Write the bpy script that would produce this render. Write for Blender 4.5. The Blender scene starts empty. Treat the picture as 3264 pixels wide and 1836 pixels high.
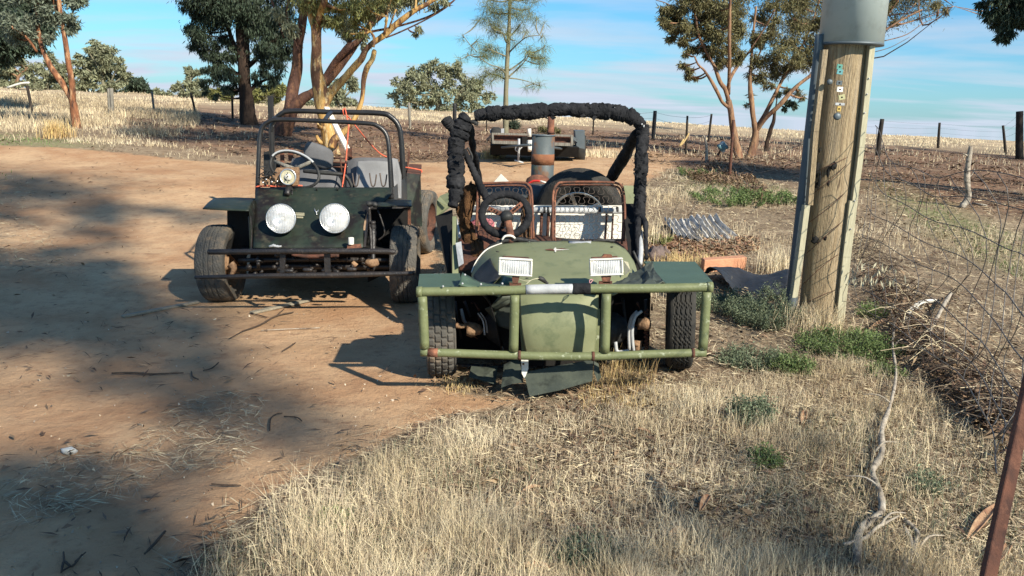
import bpy, math, random
import numpy as np
from mathutils import Vector, Matrix
R = math.radians
SC = bpy.context.scene
COL = SC.collection
random.seed(5)
RNG = np.random.default_rng(11)

# ------------------------------------------------------------------ camera
F, CX, CY, W = 2650.0, 1632.0, 918.0, 3264.0
CAMH, PITCH, ROLL = 1.5, math.atan((918 - 352) / 2650.0), R(2.8)
fwd = Vector((0, math.cos(PITCH), -math.sin(PITCH)))
r0 = Vector((1, 0, 0)); u0 = r0.cross(fwd)
rt = r0 * math.cos(ROLL) + u0 * math.sin(ROLL)
up = u0 * math.cos(ROLL) - r0 * math.sin(ROLL)
camd = bpy.data.cameras.new('camera'); cam = bpy.data.objects.new('camera', camd); COL.objects.link(cam)
mw = Matrix((rt, up, -fwd)).transposed().to_4x4(); mw.translation = (0, 0, CAMH)
cam.matrix_world = mw
camd.sensor_width = 36; camd.lens = 36 * F / W; camd.clip_end = 6000; camd.clip_start = 0.05
SC.camera = cam

# ------------------------------------------------------------------ sky, sun, exposure
SUND = Vector((0.53, -0.62, 0.575)).normalized()
wd = bpy.data.worlds.new('World'); SC.world = wd; wd.use_nodes = True
nt = wd.node_tree; nt.nodes.clear()
def WN(t, **k):
    n = nt.nodes.new(t)
    for a, b in k.items(): setattr(n, a, b)
    return n
out = WN('ShaderNodeOutputWorld'); bg = WN('ShaderNodeBackground'); bg.inputs['Strength'].default_value = 0.07
sky = WN('ShaderNodeTexSky'); sky.sky_type = 'NISHITA'; sky.sun_disc = False
sky.sun_elevation = math.asin(SUND.z); sky.sun_rotation = math.atan2(SUND.x, SUND.y)
sky.air_density = 1.0; sky.dust_density = 0.6; sky.ozone_density = 1.2; sky.altitude = 200
tc = WN('ShaderNodeTexCoord'); sep = WN('ShaderNodeSeparateXYZ'); nt.links.new(tc.outputs['Generated'], sep.inputs[0])
def WM(op, a, b=None, c=None):
    n = WN('ShaderNodeMath'); n.operation = op
    for i, v in enumerate((a, b, c)):
        if v is None: continue
        if isinstance(v, (int, float)): n.inputs[i].default_value = v
        else: nt.links.new(v, n.inputs[i])
    return n.outputs[0]
zc = WM('MAXIMUM', sep.outputs[2], 0.004)
cmb = WN('ShaderNodeCombineXYZ'); nt.links.new(sep.outputs[0], cmb.inputs[0]); nt.links.new(sep.outputs[1], cmb.inputs[1]); nt.links.new(zc, cmb.inputs[2])
nt.links.new(cmb.outputs[0], sky.inputs[0])
zz = WM('ADD', zc, 0.09)
cx_ = WM('DIVIDE', sep.outputs[0], zz); cy_ = WM('DIVIDE', sep.outputs[1], zz)
cx2 = WM('MULTIPLY', cx_, 0.55)
# long cloud streaks, slightly turned so that they dip to the right
cyr = WM('ADD', cy_, WM('MULTIPLY', cx_, 0.12))
cv = WN('ShaderNodeCombineXYZ'); nt.links.new(cx2, cv.inputs[0]); nt.links.new(cyr, cv.inputs[1])
nz = WN('ShaderNodeTexNoise'); nz.inputs['Scale'].default_value = 0.85; nz.inputs['Detail'].default_value = 6; nz.inputs['Roughness'].default_value = 0.52
nz.inputs['Distortion'].default_value = 0.25
nt.links.new(cv.outputs[0], nz.inputs['Vector'])
cr = WN('ShaderNodeValToRGB'); cr.color_ramp.elements[0].position = 0.41; cr.color_ramp.elements[1].position = 0.62
nt.links.new(nz.outputs['Fac'], cr.inputs[0])
# clouds get denser towards the horizon
hz = WM('SUBTRACT', 1.0, WM('MULTIPLY', zc, 2.6)); hzc = WM('MAXIMUM', hz, 0.22)
cf0 = WM('MULTIPLY', cr.outputs[0], WM('MULTIPLY', hzc, 0.9))
hb = WM('POWER', WM('MAXIMUM', WM('SUBTRACT', 1.0, WM('MULTIPLY', zc, 7.0)), 0.0), 1.5)
cf = WM('MINIMUM', WM('ADD', cf0, WM('MULTIPLY', hb, 0.30)), 1.0)
tint = WN('ShaderNodeMix'); tint.data_type = 'RGBA'; tint.blend_type = 'MULTIPLY'; tint.inputs[0].default_value = 1
nt.links.new(sky.outputs[0], tint.inputs[6]); tint.inputs[7].default_value = (0.42, 0.92, 1.28, 1)
nz2 = WN('ShaderNodeTexNoise'); nz2.inputs['Scale'].default_value = 2.2; nz2.inputs['Detail'].default_value = 4
nt.links.new(cv.outputs[0], nz2.inputs['Vector'])
ccol = WN('ShaderNodeMix'); ccol.data_type = 'RGBA'
ccol.inputs[6].default_value = (4.6, 5.35, 6.6, 1); ccol.inputs[7].default_value = (6.0, 6.7, 7.7, 1)
nt.links.new(nz2.outputs['Fac'], ccol.inputs[0])
mx = WN('ShaderNodeMix'); mx.data_type = 'RGBA'
nt.links.new(cf, mx.inputs[0]); nt.links.new(tint.outputs[2], mx.inputs[6]); nt.links.new(ccol.outputs[2], mx.inputs[7])
nt.links.new(mx.outputs[2], bg.inputs['Color']); nt.links.new(bg.outputs[0], out.inputs[0])
sl = bpy.data.lights.new('sun', 'SUN'); sl.energy = 5.0; sl.angle = R(0.8); sl.color = (1.0, 0.92, 0.78)
so = bpy.data.objects.new('sun', sl); COL.objects.link(so); so.location = (20, -25, 25)
so.rotation_euler = SUND.to_track_quat('Z', 'Y').to_euler()
SC.view_settings.view_transform = 'Standard'; SC.view_settings.look = 'None'
SC.view_settings.exposure = 0.8; SC.view_settings.gamma = 1.0; SC.view_settings.use_curve_mapping = False
SC.cycles.max_bounces = 6; SC.cycles.transparent_max_bounces = 4; SC.cycles.transmission_bounces = 3
SC.cycles.use_adaptive_sampling = True

# ------------------------------------------------------------------ pixel rays and terrain
FW, RT, UP = np.array(fwd), np.array(rt), np.array(up)
def ray(px, py):
    px = np.asarray(px, float); py = np.asarray(py, float)
    a = (px - CX) / F; b = -(py - CY) / F
    return FW + a[..., None] * RT + b[..., None] * UP
def proj(p):
    p = np.asarray(p, float) - np.array((0, 0, CAMH))
    z = p @ FW; zs = np.where(np.abs(z) < 1e-4, 1e-4, z)
    return CX + F * (p @ RT) / zs, CY - F * (p @ UP) / zs, z
def P(px, py, Y):
    d = ray(px, py); t = Y / d[1]
    return Vector((d[0] * t, Y, CAMH + d[2] * t))
def sm(a, b, x):
    t = np.clip((x - a) / (b - a), 0, 1); return t * t * (3 - 2 * t)
_YP = [-60, 0, 6.6, 8.5, 12, 17, 30, 45, 62, 90, 200, 500, 3000]
_ZP = [0, 0, 0.0, .05, .25, .52, .74, .94, 1.07, 1.0, 0.05, -2.2, -21]
def gz(x, y):
    x = np.asarray(x, float); y = np.asarray(y, float)
    z = np.interp(y, _YP, _ZP)
    z = z + 0.055 * 6 * np.tanh(x / 6) * (1 - sm(8, 26, y))
    amp = 0.25 + 0.75 * sm(6, 16, y) + 1.5 * sm(25, 70, y)
    z = z + amp * 0.022 * (np.sin(x * 1.3 + y * .7 + 1) + np.sin(x * .53 - y * 1.1) + np.sin(y * 2.1 + x * .2) * .5)
    z = z + 0.004 * np.sin(x * 7.1 + np.sin(y * 5.3)) * np.sin(y * 6.3 + x * 2.2)
    z = z + sm(14, 40, y) * sm(-6, -30, x) * 0.25 - sm(18, 60, y) * sm(3, 30, x) * 0.22
    return z
def G(px, py):
    d = ray(px, py); y = 8.0
    lo, hi = 0.3, 400.0
    # march outwards to the first hit
    t = 0.5; last = t
    while t < 600:
        p = d * t
        if CAMH + p[2] < gz(p[0], p[1]): break
        last = t; t *= 1.02
    lo, hi = last, t
    for _ in range(30):
        m = (lo + hi) / 2; p = d * m
        if CAMH + p[2] < gz(p[0], p[1]): hi = m
        else: lo = m
    p = d * lo
    return Vector((p[0], p[1], float(gz(p[0], p[1]))))
def onG(x, y, dz=0.0): return Vector((x, y, float(gz(x, y)) + dz))
def S(p): return float((np.array(p) - np.array((0, 0, CAMH))) @ FW) / F    # metres per photo pixel at p

# ------------------------------------------------------------------ materials
def M(name, c1, c2=None, scale=6.0, rough=0.75, metal=0.0, bump=0.3, bscale=60.0, spots=(), island=0.0, trans=0.0, thr=(0.35, 0.65), spec=0.35, stretch=None, coat=0.0, bdist=0.01):
    m = bpy.data.materials.new(name); m.use_nodes = True
    t = m.node_tree; N = t.nodes; L = t.links
    b = N['Principled BSDF']; c2 = c2 or tuple(v * 0.75 for v in c1)
    b.inputs['Roughness'].default_value = rough; b.inputs['Metallic'].default_value = metal
    b.inputs['Specular IOR Level'].default_value = spec; b.inputs['Coat Weight'].default_value = coat
    co = N.new('ShaderNodeTexCoord'); vec = co.outputs['Object']
    if stretch:
        mp = N.new('ShaderNodeMapping'); mp.inputs['Scale'].default_value = stretch; L.new(vec, mp.inputs[0]); vec = mp.outputs[0]
    def noise(sc, det=5, rg=0.6):
        n = N.new('ShaderNodeTexNoise'); n.inputs['Scale'].default_value = sc; n.inputs['Detail'].default_value = det; n.inputs['Roughness'].default_value = rg
        L.new(vec, n.inputs['Vector']); return n.outputs['Fac']
    def ramp(f, a, c):
        n = N.new('ShaderNodeMapRange'); n.inputs['From Min'].default_value = a; n.inputs['From Max'].default_value = c; L.new(f, n.inputs['Value']); return n.outputs[0]
    def mixc(f, a, c):
        n = N.new('ShaderNodeMix'); n.data_type = 'RGBA'
        if isinstance(f, float): n.inputs[0].default_value = f
        else: L.new(f, n.inputs[0])
        for i, v in ((6, a), (7, c)):
            if isinstance(v, tuple): n.inputs[i].default_value = (*v, 1)
            else: L.new(v, n.inputs[i])
        return n.outputs[2]
    col = mixc(ramp(noise(scale), *thr), tuple(c1), tuple(c2))
    for (c, sc, lo, hi) in spots:
        col = mixc(ramp(noise(sc, 6, .65), lo, hi), col, tuple(c))
    if island:
        g = N.new('ShaderNodeNewGeometry'); hs = N.new('ShaderNodeHueSaturation')
        mr = N.new('ShaderNodeMapRange'); mr.inputs['To Min'].default_value = 1 - island; mr.inputs['To Max'].default_value = 1 + island
        L.new(g.outputs['Random Per Island'], mr.inputs[0]); L.new(mr.outputs[0], hs.inputs['Value'])
        ml = N.new('ShaderNodeMath'); ml.operation = 'MULTIPLY_ADD'; ml.inputs[1].default_value = 0.03; ml.inputs[2].default_value = 0.485
        L.new(g.outputs['Random Per Island'], ml.inputs[0]); L.new(ml.outputs[0], hs.inputs['Hue'])
        L.new(col, hs.inputs['Color']); col = hs.outputs[0]
    L.new(col, b.inputs['Base Color'])
    if bump:
        bn = N.new('ShaderNodeBump'); bn.inputs['Strength'].default_value = bump; bn.inputs['Distance'].default_value = bdist
        L.new(noise(bscale, 4, .6), bn.inputs['Height']); L.new(bn.outputs[0], b.inputs['Normal'])
    if trans:
        tr = N.new('ShaderNodeBsdfTranslucent'); L.new(col, tr.inputs[0]); ms = N.new('ShaderNodeMixShader'); ms.inputs[0].default_value = trans
        L.new(b.outputs[0], ms.inputs[1]); L.new(tr.outputs[0], ms.inputs[2]); L.new(ms.outputs[0], N['Material Output'].inputs[0])
    return m
RUST = (0.17, 0.06, 0.03)
mt = {}
mt['green'] = M('green_paint', (0.185, 0.198, 0.108), (0.158, 0.172, 0.092), 5, 0.55, bump=.12, bscale=25, spots=[((0.12, 0.14, 0.075), 9, .54, .68), ((0.09, 0.06, 0.035), 13, .68, .74), ((0.32, 0.36, 0.24), 42, .70, .76), ((0.05, 0.06, 0.035), 23, .71, .78)], spec=.35)
mt['green_rail'] = M('green_rail_paint', (0.155, 0.172, 0.082), (0.118, 0.134, 0.062), 12, 0.5, bump=.2, bscale=70, spots=[((0.34, 0.37, 0.25), 24, .60, .70), ((0.05, 0.045, 0.03), 35, .70, .76)], stretch=(1, 1, 1))
mt['green_dark'] = M('green_fender_paint', (0.07, 0.11, 0.072), (0.058, 0.09, 0.058), 6, 0.5, bump=.15, spots=[((0.13, 0.19, 0.11), 20, .62, .75), ((0.6, 0.6, 0.56), 50, .76, .79)])
mt['patina'] = M('dark_green_patina', (0.012, 0.021, 0.015), (0.028, 0.036, 0.024), 4.0, 0.55, bump=.3, bscale=18, spots=[((0.010, 0.008, 0.007), 3.1, .47, .58), ((0.055, 0.05, 0.032), 12, .56, .70), ((0.09, 0.075, 0.05), 30, .68, .74)])
mt['blackpaint'] = M('black_paint', (0.012, 0.012, 0.012), (0.022, 0.02, 0.018), 9, 0.36, bump=.15, bscale=80, spots=[((0.10, 0.055, 0.03), 25, .70, .76)], spec=.5)
mt['blackrail'] = M('worn_black_steel', (0.013, 0.013, 0.014), (0.03, 0.024, 0.02), 14, 0.45, bump=.5, bscale=60, spots=[((0.12, 0.10, 0.09), 22, .66, .72)], spec=.5)
mt['wrap'] = M('black_foam_wrap', (0.011, 0.0115, 0.013), (0.022, 0.022, 0.024), 12, 0.85, bump=.9, bscale=18, spots=[((0.034, 0.034, 0.036), 10, .5, .7), ((0.30, 0.30, 0.29), 48, .73, .75)], spec=.12, bdist=.02)
mt['tyre'] = M('tyre_rubber', (0.10, 0.094, 0.082), (0.07, 0.066, 0.058), 14, 0.85, bump=.4, bscale=90, spots=[((0.19, 0.145, 0.10), 9, .50, .68)], spec=.2)
mt['tyredark'] = M('dark_tyre_rubber', (0.022, 0.022, 0.022), (0.045, 0.042, 0.036), 12, 0.8, bump=.3, bscale=90, spec=.2, spots=[((0.5, 0.5, 0.48), 30, .75, .77)])
mt['rust'] = M('rusty_steel', (0.18, 0.075, 0.045), (0.09, 0.045, 0.032), 14, 0.85, bump=.5, bscale=80, spots=[((0.30, 0.13, 0.075), 12, .55, .7)], spec=.2)
mt['rustdull'] = M('dull_rusty_steel', (0.13, 0.055, 0.035), (0.055, 0.032, 0.025), 22, 0.85, bump=.5, bscale=80, spec=.2)
mt['tanmetal'] = M('muddy_metal', (0.30, 0.19, 0.11), (0.15, 0.085, 0.05), 25, 0.85, bump=.7, bscale=60, spec=.2)
mt['blk'] = M('black_rubber', (0.014, 0.014, 0.014), (0.03, 0.03, 0.028), 12, 0.6, bump=.4, bscale=30, spec=.35, spots=[((0.07, 0.065, 0.055), 18, .64, .76)])
mt['dark'] = M('dark_underbody_and_shade', (0.008, 0.008, 0.008), (0.014, 0.013, 0.012), 8, 0.8, bump=.3, spec=.2)  # near-black for underbody parts, also for the painted shade under the trailer
mt['flap'] = M('weathered_black_sheet', (0.035, 0.043, 0.036), (0.07, 0.08, 0.06), 7, 0.6, bump=.3, bscale=25, spots=[((0.012, 0.014, 0.012), 4, .52, .62)])
mt['chrome'] = M('bright_metal', (0.72, 0.72, 0.70), (0.55, 0.55, 0.53), 20, 0.3, metal=.8, bump=.1)
mt['alu'] = M('aluminium', (0.42, 0.43, 0.43), (0.33, 0.34, 0.34), 16, 0.6, metal=.05, bump=.2, spots=[((0.6, 0.6, 0.58), 30, .6, .75)])
mt['galv'] = M('galvanised_sheet', (0.46, 0.52, 0.50), (0.40, 0.46, 0.44), 2.5, 0.5, metal=.1, bump=.08, bscale=5, spec=.5, spots=[((0.33, 0.37, 0.35), 7, .5, .7), ((0.25, 0.22, 0.17), 20, .66, .74)])
mt['galvdark'] = M('grey_steel_pipe', (0.11, 0.13, 0.14), (0.08, 0.10, 0.11), 4, 0.5, metal=.2, bump=.1, bscale=30)
mt['white'] = M('white_paint', (0.70, 0.68, 0.61), (0.55, 0.52, 0.44), 8, 0.6, bump=.1, spots=[((0.33, 0.29, 0.22), 12, .62, .8)])
mt['cream'] = M('cream_batten', (0.45, 0.42, 0.29), (0.36, 0.33, 0.22), 20, 0.8, bump=.4, bscale=50, stretch=(4, 4, .4), spots=[((0.16, 0.12, 0.07), 9, .68, .78)])
mt['seat'] = M('grey_seat_fabric', (0.13, 0.13, 0.135), (0.105, 0.105, 0.108), 10, 0.95, bump=.4, bscale=200, spec=.1)
mt['seatlight'] = M('light_grey_seat_fabric', (0.22, 0.22, 0.22), (0.18, 0.18, 0.18), 8, 0.95, bump=.4, bscale=220, spec=.1)
mt['fibre'] = M('brown_coir_padding', (0.19, 0.10, 0.045), (0.10, 0.05, 0.025), 20, 0.95, bump=1, bscale=120, spec=.1, bdist=.03)
mt['pink'] = M('faded_pink_cloth', (0.36, 0.13, 0.14), (0.24, 0.07, 0.09), 6, 0.9, bump=.5, bscale=12, spec=.1)
mt['orange'] = M('orange_rope', (0.75, 0.16, 0.08), (0.6, 0.11, 0.06), 60, 0.7, bump=.6, bscale=200)
mt['spring'] = M('spring_wire', (0.055, 0.045, 0.04), (0.10, 0.07, 0.05), 60, 0.6, bump=.2)
mt['timber'] = M('weathered_pole_timber', (0.41, 0.32, 0.195), (0.27, 0.20, 0.12), 22, 0.85, bump=1.0, bscale=50, stretch=(3.2, 3.2, .16), spots=[((0.10, 0.07, 0.045), 34, .58, .64), ((0.09, 0.06, 0.035), 12, .62, .70), ((0.44, 0.36, 0.25), 6, .5, .75)], spec=.15, bdist=.02)
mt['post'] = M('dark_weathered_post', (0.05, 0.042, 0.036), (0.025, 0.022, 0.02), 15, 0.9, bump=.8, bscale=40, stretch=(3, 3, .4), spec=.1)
mt['postgrey'] = M('grey_weathered_post', (0.25, 0.235, 0.20), (0.13, 0.12, 0.10), 18, 0.9, bump=.8, bscale=40, stretch=(4, 4, .3), spec=.1)
mt['postblack'] = M('black_steel_post', (0.012, 0.012, 0.013), (0.02, 0.02, 0.02), 10, .6, bump=.2)
mt['wire'] = M('fence_wire', (0.16, 0.15, 0.14), (0.07, 0.055, 0.045), 30, 0.6, metal=.3, bump=0)
mt['brick'] = M('orange_clay_block', (0.52, 0.26, 0.15), (0.44, 0.21, 0.12), 9, 0.9, bump=.6, bscale=50, spots=[((0.25, 0.10, 0.06), 20, .62, .74), ((0.55, 0.38, 0.26), 15, .66, .8)])
mt['tin'] = M('corrugated_tin', (0.52, 0.50, 0.46), (0.36, 0.34, 0.31), 7, 0.7, metal=0, bump=.25, bscale=20, spots=[((0.18, 0.12, 0.08), 9, .62, .75)])
mt['plastic'] = M('black_plastic_sheet', (0.016, 0.017, 0.019), (0.026, 0.027, 0.03), 4, 0.55, bump=.5, bscale=9, bdist=.04, spec=.5)
mt['rock'] = M('brown_stone', (0.16, 0.12, 0.105), (0.10, 0.075, 0.07), 9, .9, bump=.8, bscale=25, bdist=.03)
mt['plank'] = M('grey_plank', (0.30, 0.26, 0.19), (0.2, 0.175, 0.13), 14, .85, bump=.5, bscale=40, stretch=(.5, 4, 4))
mt['stick'] = M('dark_twig', (0.09, 0.06, 0.04), (0.05, 0.035, 0.025), 20, .9, bump=.5, bscale=60, island=.4)
mt['palestick'] = M('pale_dead_branch', (0.40, 0.35, 0.28), (0.20, 0.17, 0.13), 9, .85, bump=.8, bscale=40, spots=[((0.09, 0.075, 0.06), 14, .50, .62), ((0.52, 0.48, 0.40), 9, .55, .7)])
mt['drum'] = M('painted_steel_drum', (0.06, 0.075, 0.08), (0.085, 0.10, 0.10), 5, .55, bump=.2, spots=[((0.14, 0.075, 0.04), 7, .50, .62), ((0.10, 0.125, 0.07), 6, .58, .66), ((0.65, 0.64, 0.6), 16, .745, .76)])
mt['drumrust'] = M('rust_drum_band', (0.24, 0.10, 0.045), (0.17, 0.065, 0.03), 12, .8, bump=.4, spots=[((0.7, 0.68, 0.62), 11, .73, .75)])
mt['bark_red'] = M('reddish_gum_bark', (0.30, 0.125, 0.06), (0.10, 0.05, 0.033), 7, .85, bump=.9, bscale=22, stretch=(2, 2, .5), spots=[((0.42, 0.24, 0.13), 5, .52, .6), ((0.07, 0.04, 0.03), 7, .56, .64)], spec=.15, bdist=.03)
mt['bark_yel'] = M('golden_gum_bark', (0.46, 0.30, 0.11), (0.36, 0.20, 0.06), 4, .65, bump=.7, bscale=12, stretch=(2.4, 2.4, .7), spots=[((0.13, 0.065, 0.035), 2.2, .50, .56), ((0.56, 0.44, 0.24), 5, .56, .66), ((0.10, 0.05, 0.03), 9, .62, .68)], spec=.25, bdist=.03)
mt['bark_dark'] = M('dark_rough_bark', (0.035, 0.026, 0.022), (0.075, 0.05, 0.036), 10, .95, bump=1, bscale=20, stretch=(3, 3, .5), spec=.1, bdist=.05)
mt['bark_brown'] = M('brown_gum_bark', (0.12, 0.06, 0.042), (0.06, 0.034, 0.026), 6, .85, bump=.8, bscale=22, stretch=(2, 2, .5), spots=[((0.22, 0.11, 0.06), 4, .5, .62), ((0.05, 0.03, 0.025), 8, .55, .66)], spec=.15, bdist=.03)
mt['bark_pale'] = M('pale_gum_bark', (0.33, 0.20, 0.11), (0.12, 0.07, 0.05), 6, .8, bump=.7, bscale=22, stretch=(2, 2, .5), spots=[((0.12, 0.06, 0.04), 5, .53, .62), ((0.26, 0.13, 0.07), 9, .55, .65)], spec=.15, bdist=.02)
mt['bark_grey'] = M('grey_green_bark', (0.22, 0.20, 0.13), (0.15, 0.14, 0.095), 7, .85, bump=.5, bscale=30, spec=.15)
def leafm(n, c, isl=.4, tr=.25): return M(n, c, tuple(v * .72 for v in c), 1.6, .6, bump=0, island=isl, trans=tr, spec=.25, thr=(.3, .7))
mt['lf_dark'] = leafm('dark_leaves', (0.062, 0.086, 0.054), .55, .25)
mt['lf_olive'] = leafm('olive_leaves', (0.25, 0.25, 0.09), .45, .3)
mt['lf_gum'] = leafm('grey_green_leaves', (0.30, 0.31, 0.19), .4, .35)
mt['lf_blue'] = leafm('blue_grey_leaves', (0.20, 0.23, 0.165), .35, .3)
mt['lf_right'] = leafm('brown_green_leaves', (0.20, 0.18, 0.085), .5, .3)
mt['lf_needle'] = leafm('yellow_green_needles', (0.27, 0.29, 0.13), .4, .4)
mt['lf_weed'] = leafm('green_weed_leaves', (0.18, 0.24, 0.085), .55, .35)
mt['lf_weedgrey'] = leafm('grey_weed_leaves', (0.18, 0.215, 0.13), .5, .3)
mt['lf_dead'] = M('dead_leaves', (0.13, 0.08, 0.05), (0.24, 0.165, 0.105), 3, .8, bump=0, island=.5, spec=.2)
mt['lf_bark'] = M('peeled_bark', (0.38, 0.25, 0.15), (0.19, 0.09, 0.055), 14, .85, bump=.8, island=.35, spec=.2)
mt['straw'] = M('dry_grass_straw', (0.72, 0.62, 0.44), (0.50, 0.395, 0.245), 1.2, .7, bump=0, island=.38, trans=.2, spec=.2)
mt['strawgrey'] = M('grey_flat_straw', (0.56, 0.46, 0.31), (0.27, 0.21, 0.135), 1.5, .8, bump=0, island=.45, spec=.15)
mt['gold'] = M('golden_dry_grass', (0.66, 0.50, 0.25), (0.52, 0.36, 0.16), 2, .7, bump=0, island=.3, trans=.25, spec=.2)
mt['stone'] = M('small_pale_stone', (0.55, 0.48, 0.38), (0.36, 0.27, 0.18), 9, .9, bump=.3, island=.3)
def lensmat(lo=.10, hi=.62, k=.35, nm='ribbed_lamp_glass'):
    m = bpy.data.materials.new(nm); m.use_nodes = True; t = m.node_tree; b = t.nodes['Principled BSDF']
    b.inputs['Base Color'].default_value = (0.82, 0.84, 0.85, 1); b.inputs['Roughness'].default_value = .22; b.inputs['Metallic'].default_value = .35
    b.inputs['Coat Weight'].default_value = .6
    co = t.nodes.new('ShaderNodeTexCoord'); wv = t.nodes.new('ShaderNodeTexWave'); wv.bands_direction = 'X'; wv.inputs['Scale'].default_value = 28; wv.inputs['Distortion'].default_value = 2.6; wv.inputs['Detail'].default_value = 3
    t.links.new(co.outputs['Object'], wv.inputs['Vector'])
    cr = t.nodes.new('ShaderNodeValToRGB'); cr.color_ramp.elements[0].color = (lo, lo, lo, 1); cr.color_ramp.elements[1].color = (hi, hi, hi * .985, 1); cr.color_ramp.elements[1].position = .5
    nz = t.nodes.new('ShaderNodeTexNoise'); nz.inputs['Scale'].default_value = 16; t.links.new(co.outputs['Object'], nz.inputs['Vector'])
    ad = t.nodes.new('ShaderNodeMath'); ad.operation = 'MULTIPLY_ADD'; ad.inputs[1].default_value = k; t.links.new(wv.outputs['Fac'], ad.inputs[0]); t.links.new(nz.outputs['Fac'], ad.inputs[2])
    sb = t.nodes.new('ShaderNodeMath'); sb.operation = 'SUBTRACT'; sb.inputs[1].default_value = .22; t.links.new(ad.outputs[0], sb.inputs[0])
    t.links.new(sb.outputs[0], cr.inputs[0]); t.links.new(cr.outputs[0], b.inputs['Base Color'])
    bn = t.nodes.new('ShaderNodeBump'); bn.inputs['Strength'].default_value = .5; bn.inputs['Distance'].default_value = .004; t.links.new(wv.outputs['Fac'], bn.inputs['Height']); t.links.new(bn.outputs[0], b.inputs['Normal'])
    return m
mt['lens'] = lensmat(); mt['roundlens'] = lensmat(.48, .78, .18, 'round_lamp_glass')

# ------------------------------------------------------------------ mesh helpers
def cat(pts, n=6):
    """Catmull-Rom through a list of tuples (any dimension)."""
    a = [np.array(p, float) for p in pts]
    if len(a) < 3:
        return [a[0] + (a[-1] - a[0]) * i / n for i in range(n + 1)]
    o = []
    for i in range(len(a) - 1):
        p0 = a[max(i - 1, 0)]; p1 = a[i]; p2 = a[i + 1]; p3 = a[min(i + 2, len(a) - 1)]
        for k in range(n):
            t = k / n
            o.append(.5 * ((2 * p1) + (-p0 + p2) * t + (2 * p0 - 5 * p1 + 4 * p2 - p3) * t * t + (-p0 + 3 * p1 - 3 * p2 + p3) * t ** 3))
    o.append(a[-1]); return o
SPLIT = {'side_wall', 'headlamp_bowl', 'rear_mudguard', 'stub_axle', 'lamp_bracket', 'inner_guard', 'bulkhead', 'wheel_arch', 'inner_panel', 'rusty_frame', 'mudguard', 'vent_slot', 'panel_peg', 'spoke', 'control_arm', 'jockey_stand', 'coupling', 'panel_strap', 'tape_band', 'folded_edge', 'seat_padding', 'foil_patch', 'rivet', 'nail', 'knot_hole', 'switch_knob', 'torn_lining', 'steel_post', 'drawbar', 'inner_sill', 'suspension_linkage', 'hook_wire', 'brake_backing', 'front_subframe', 'lamp_wire'}
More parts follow.
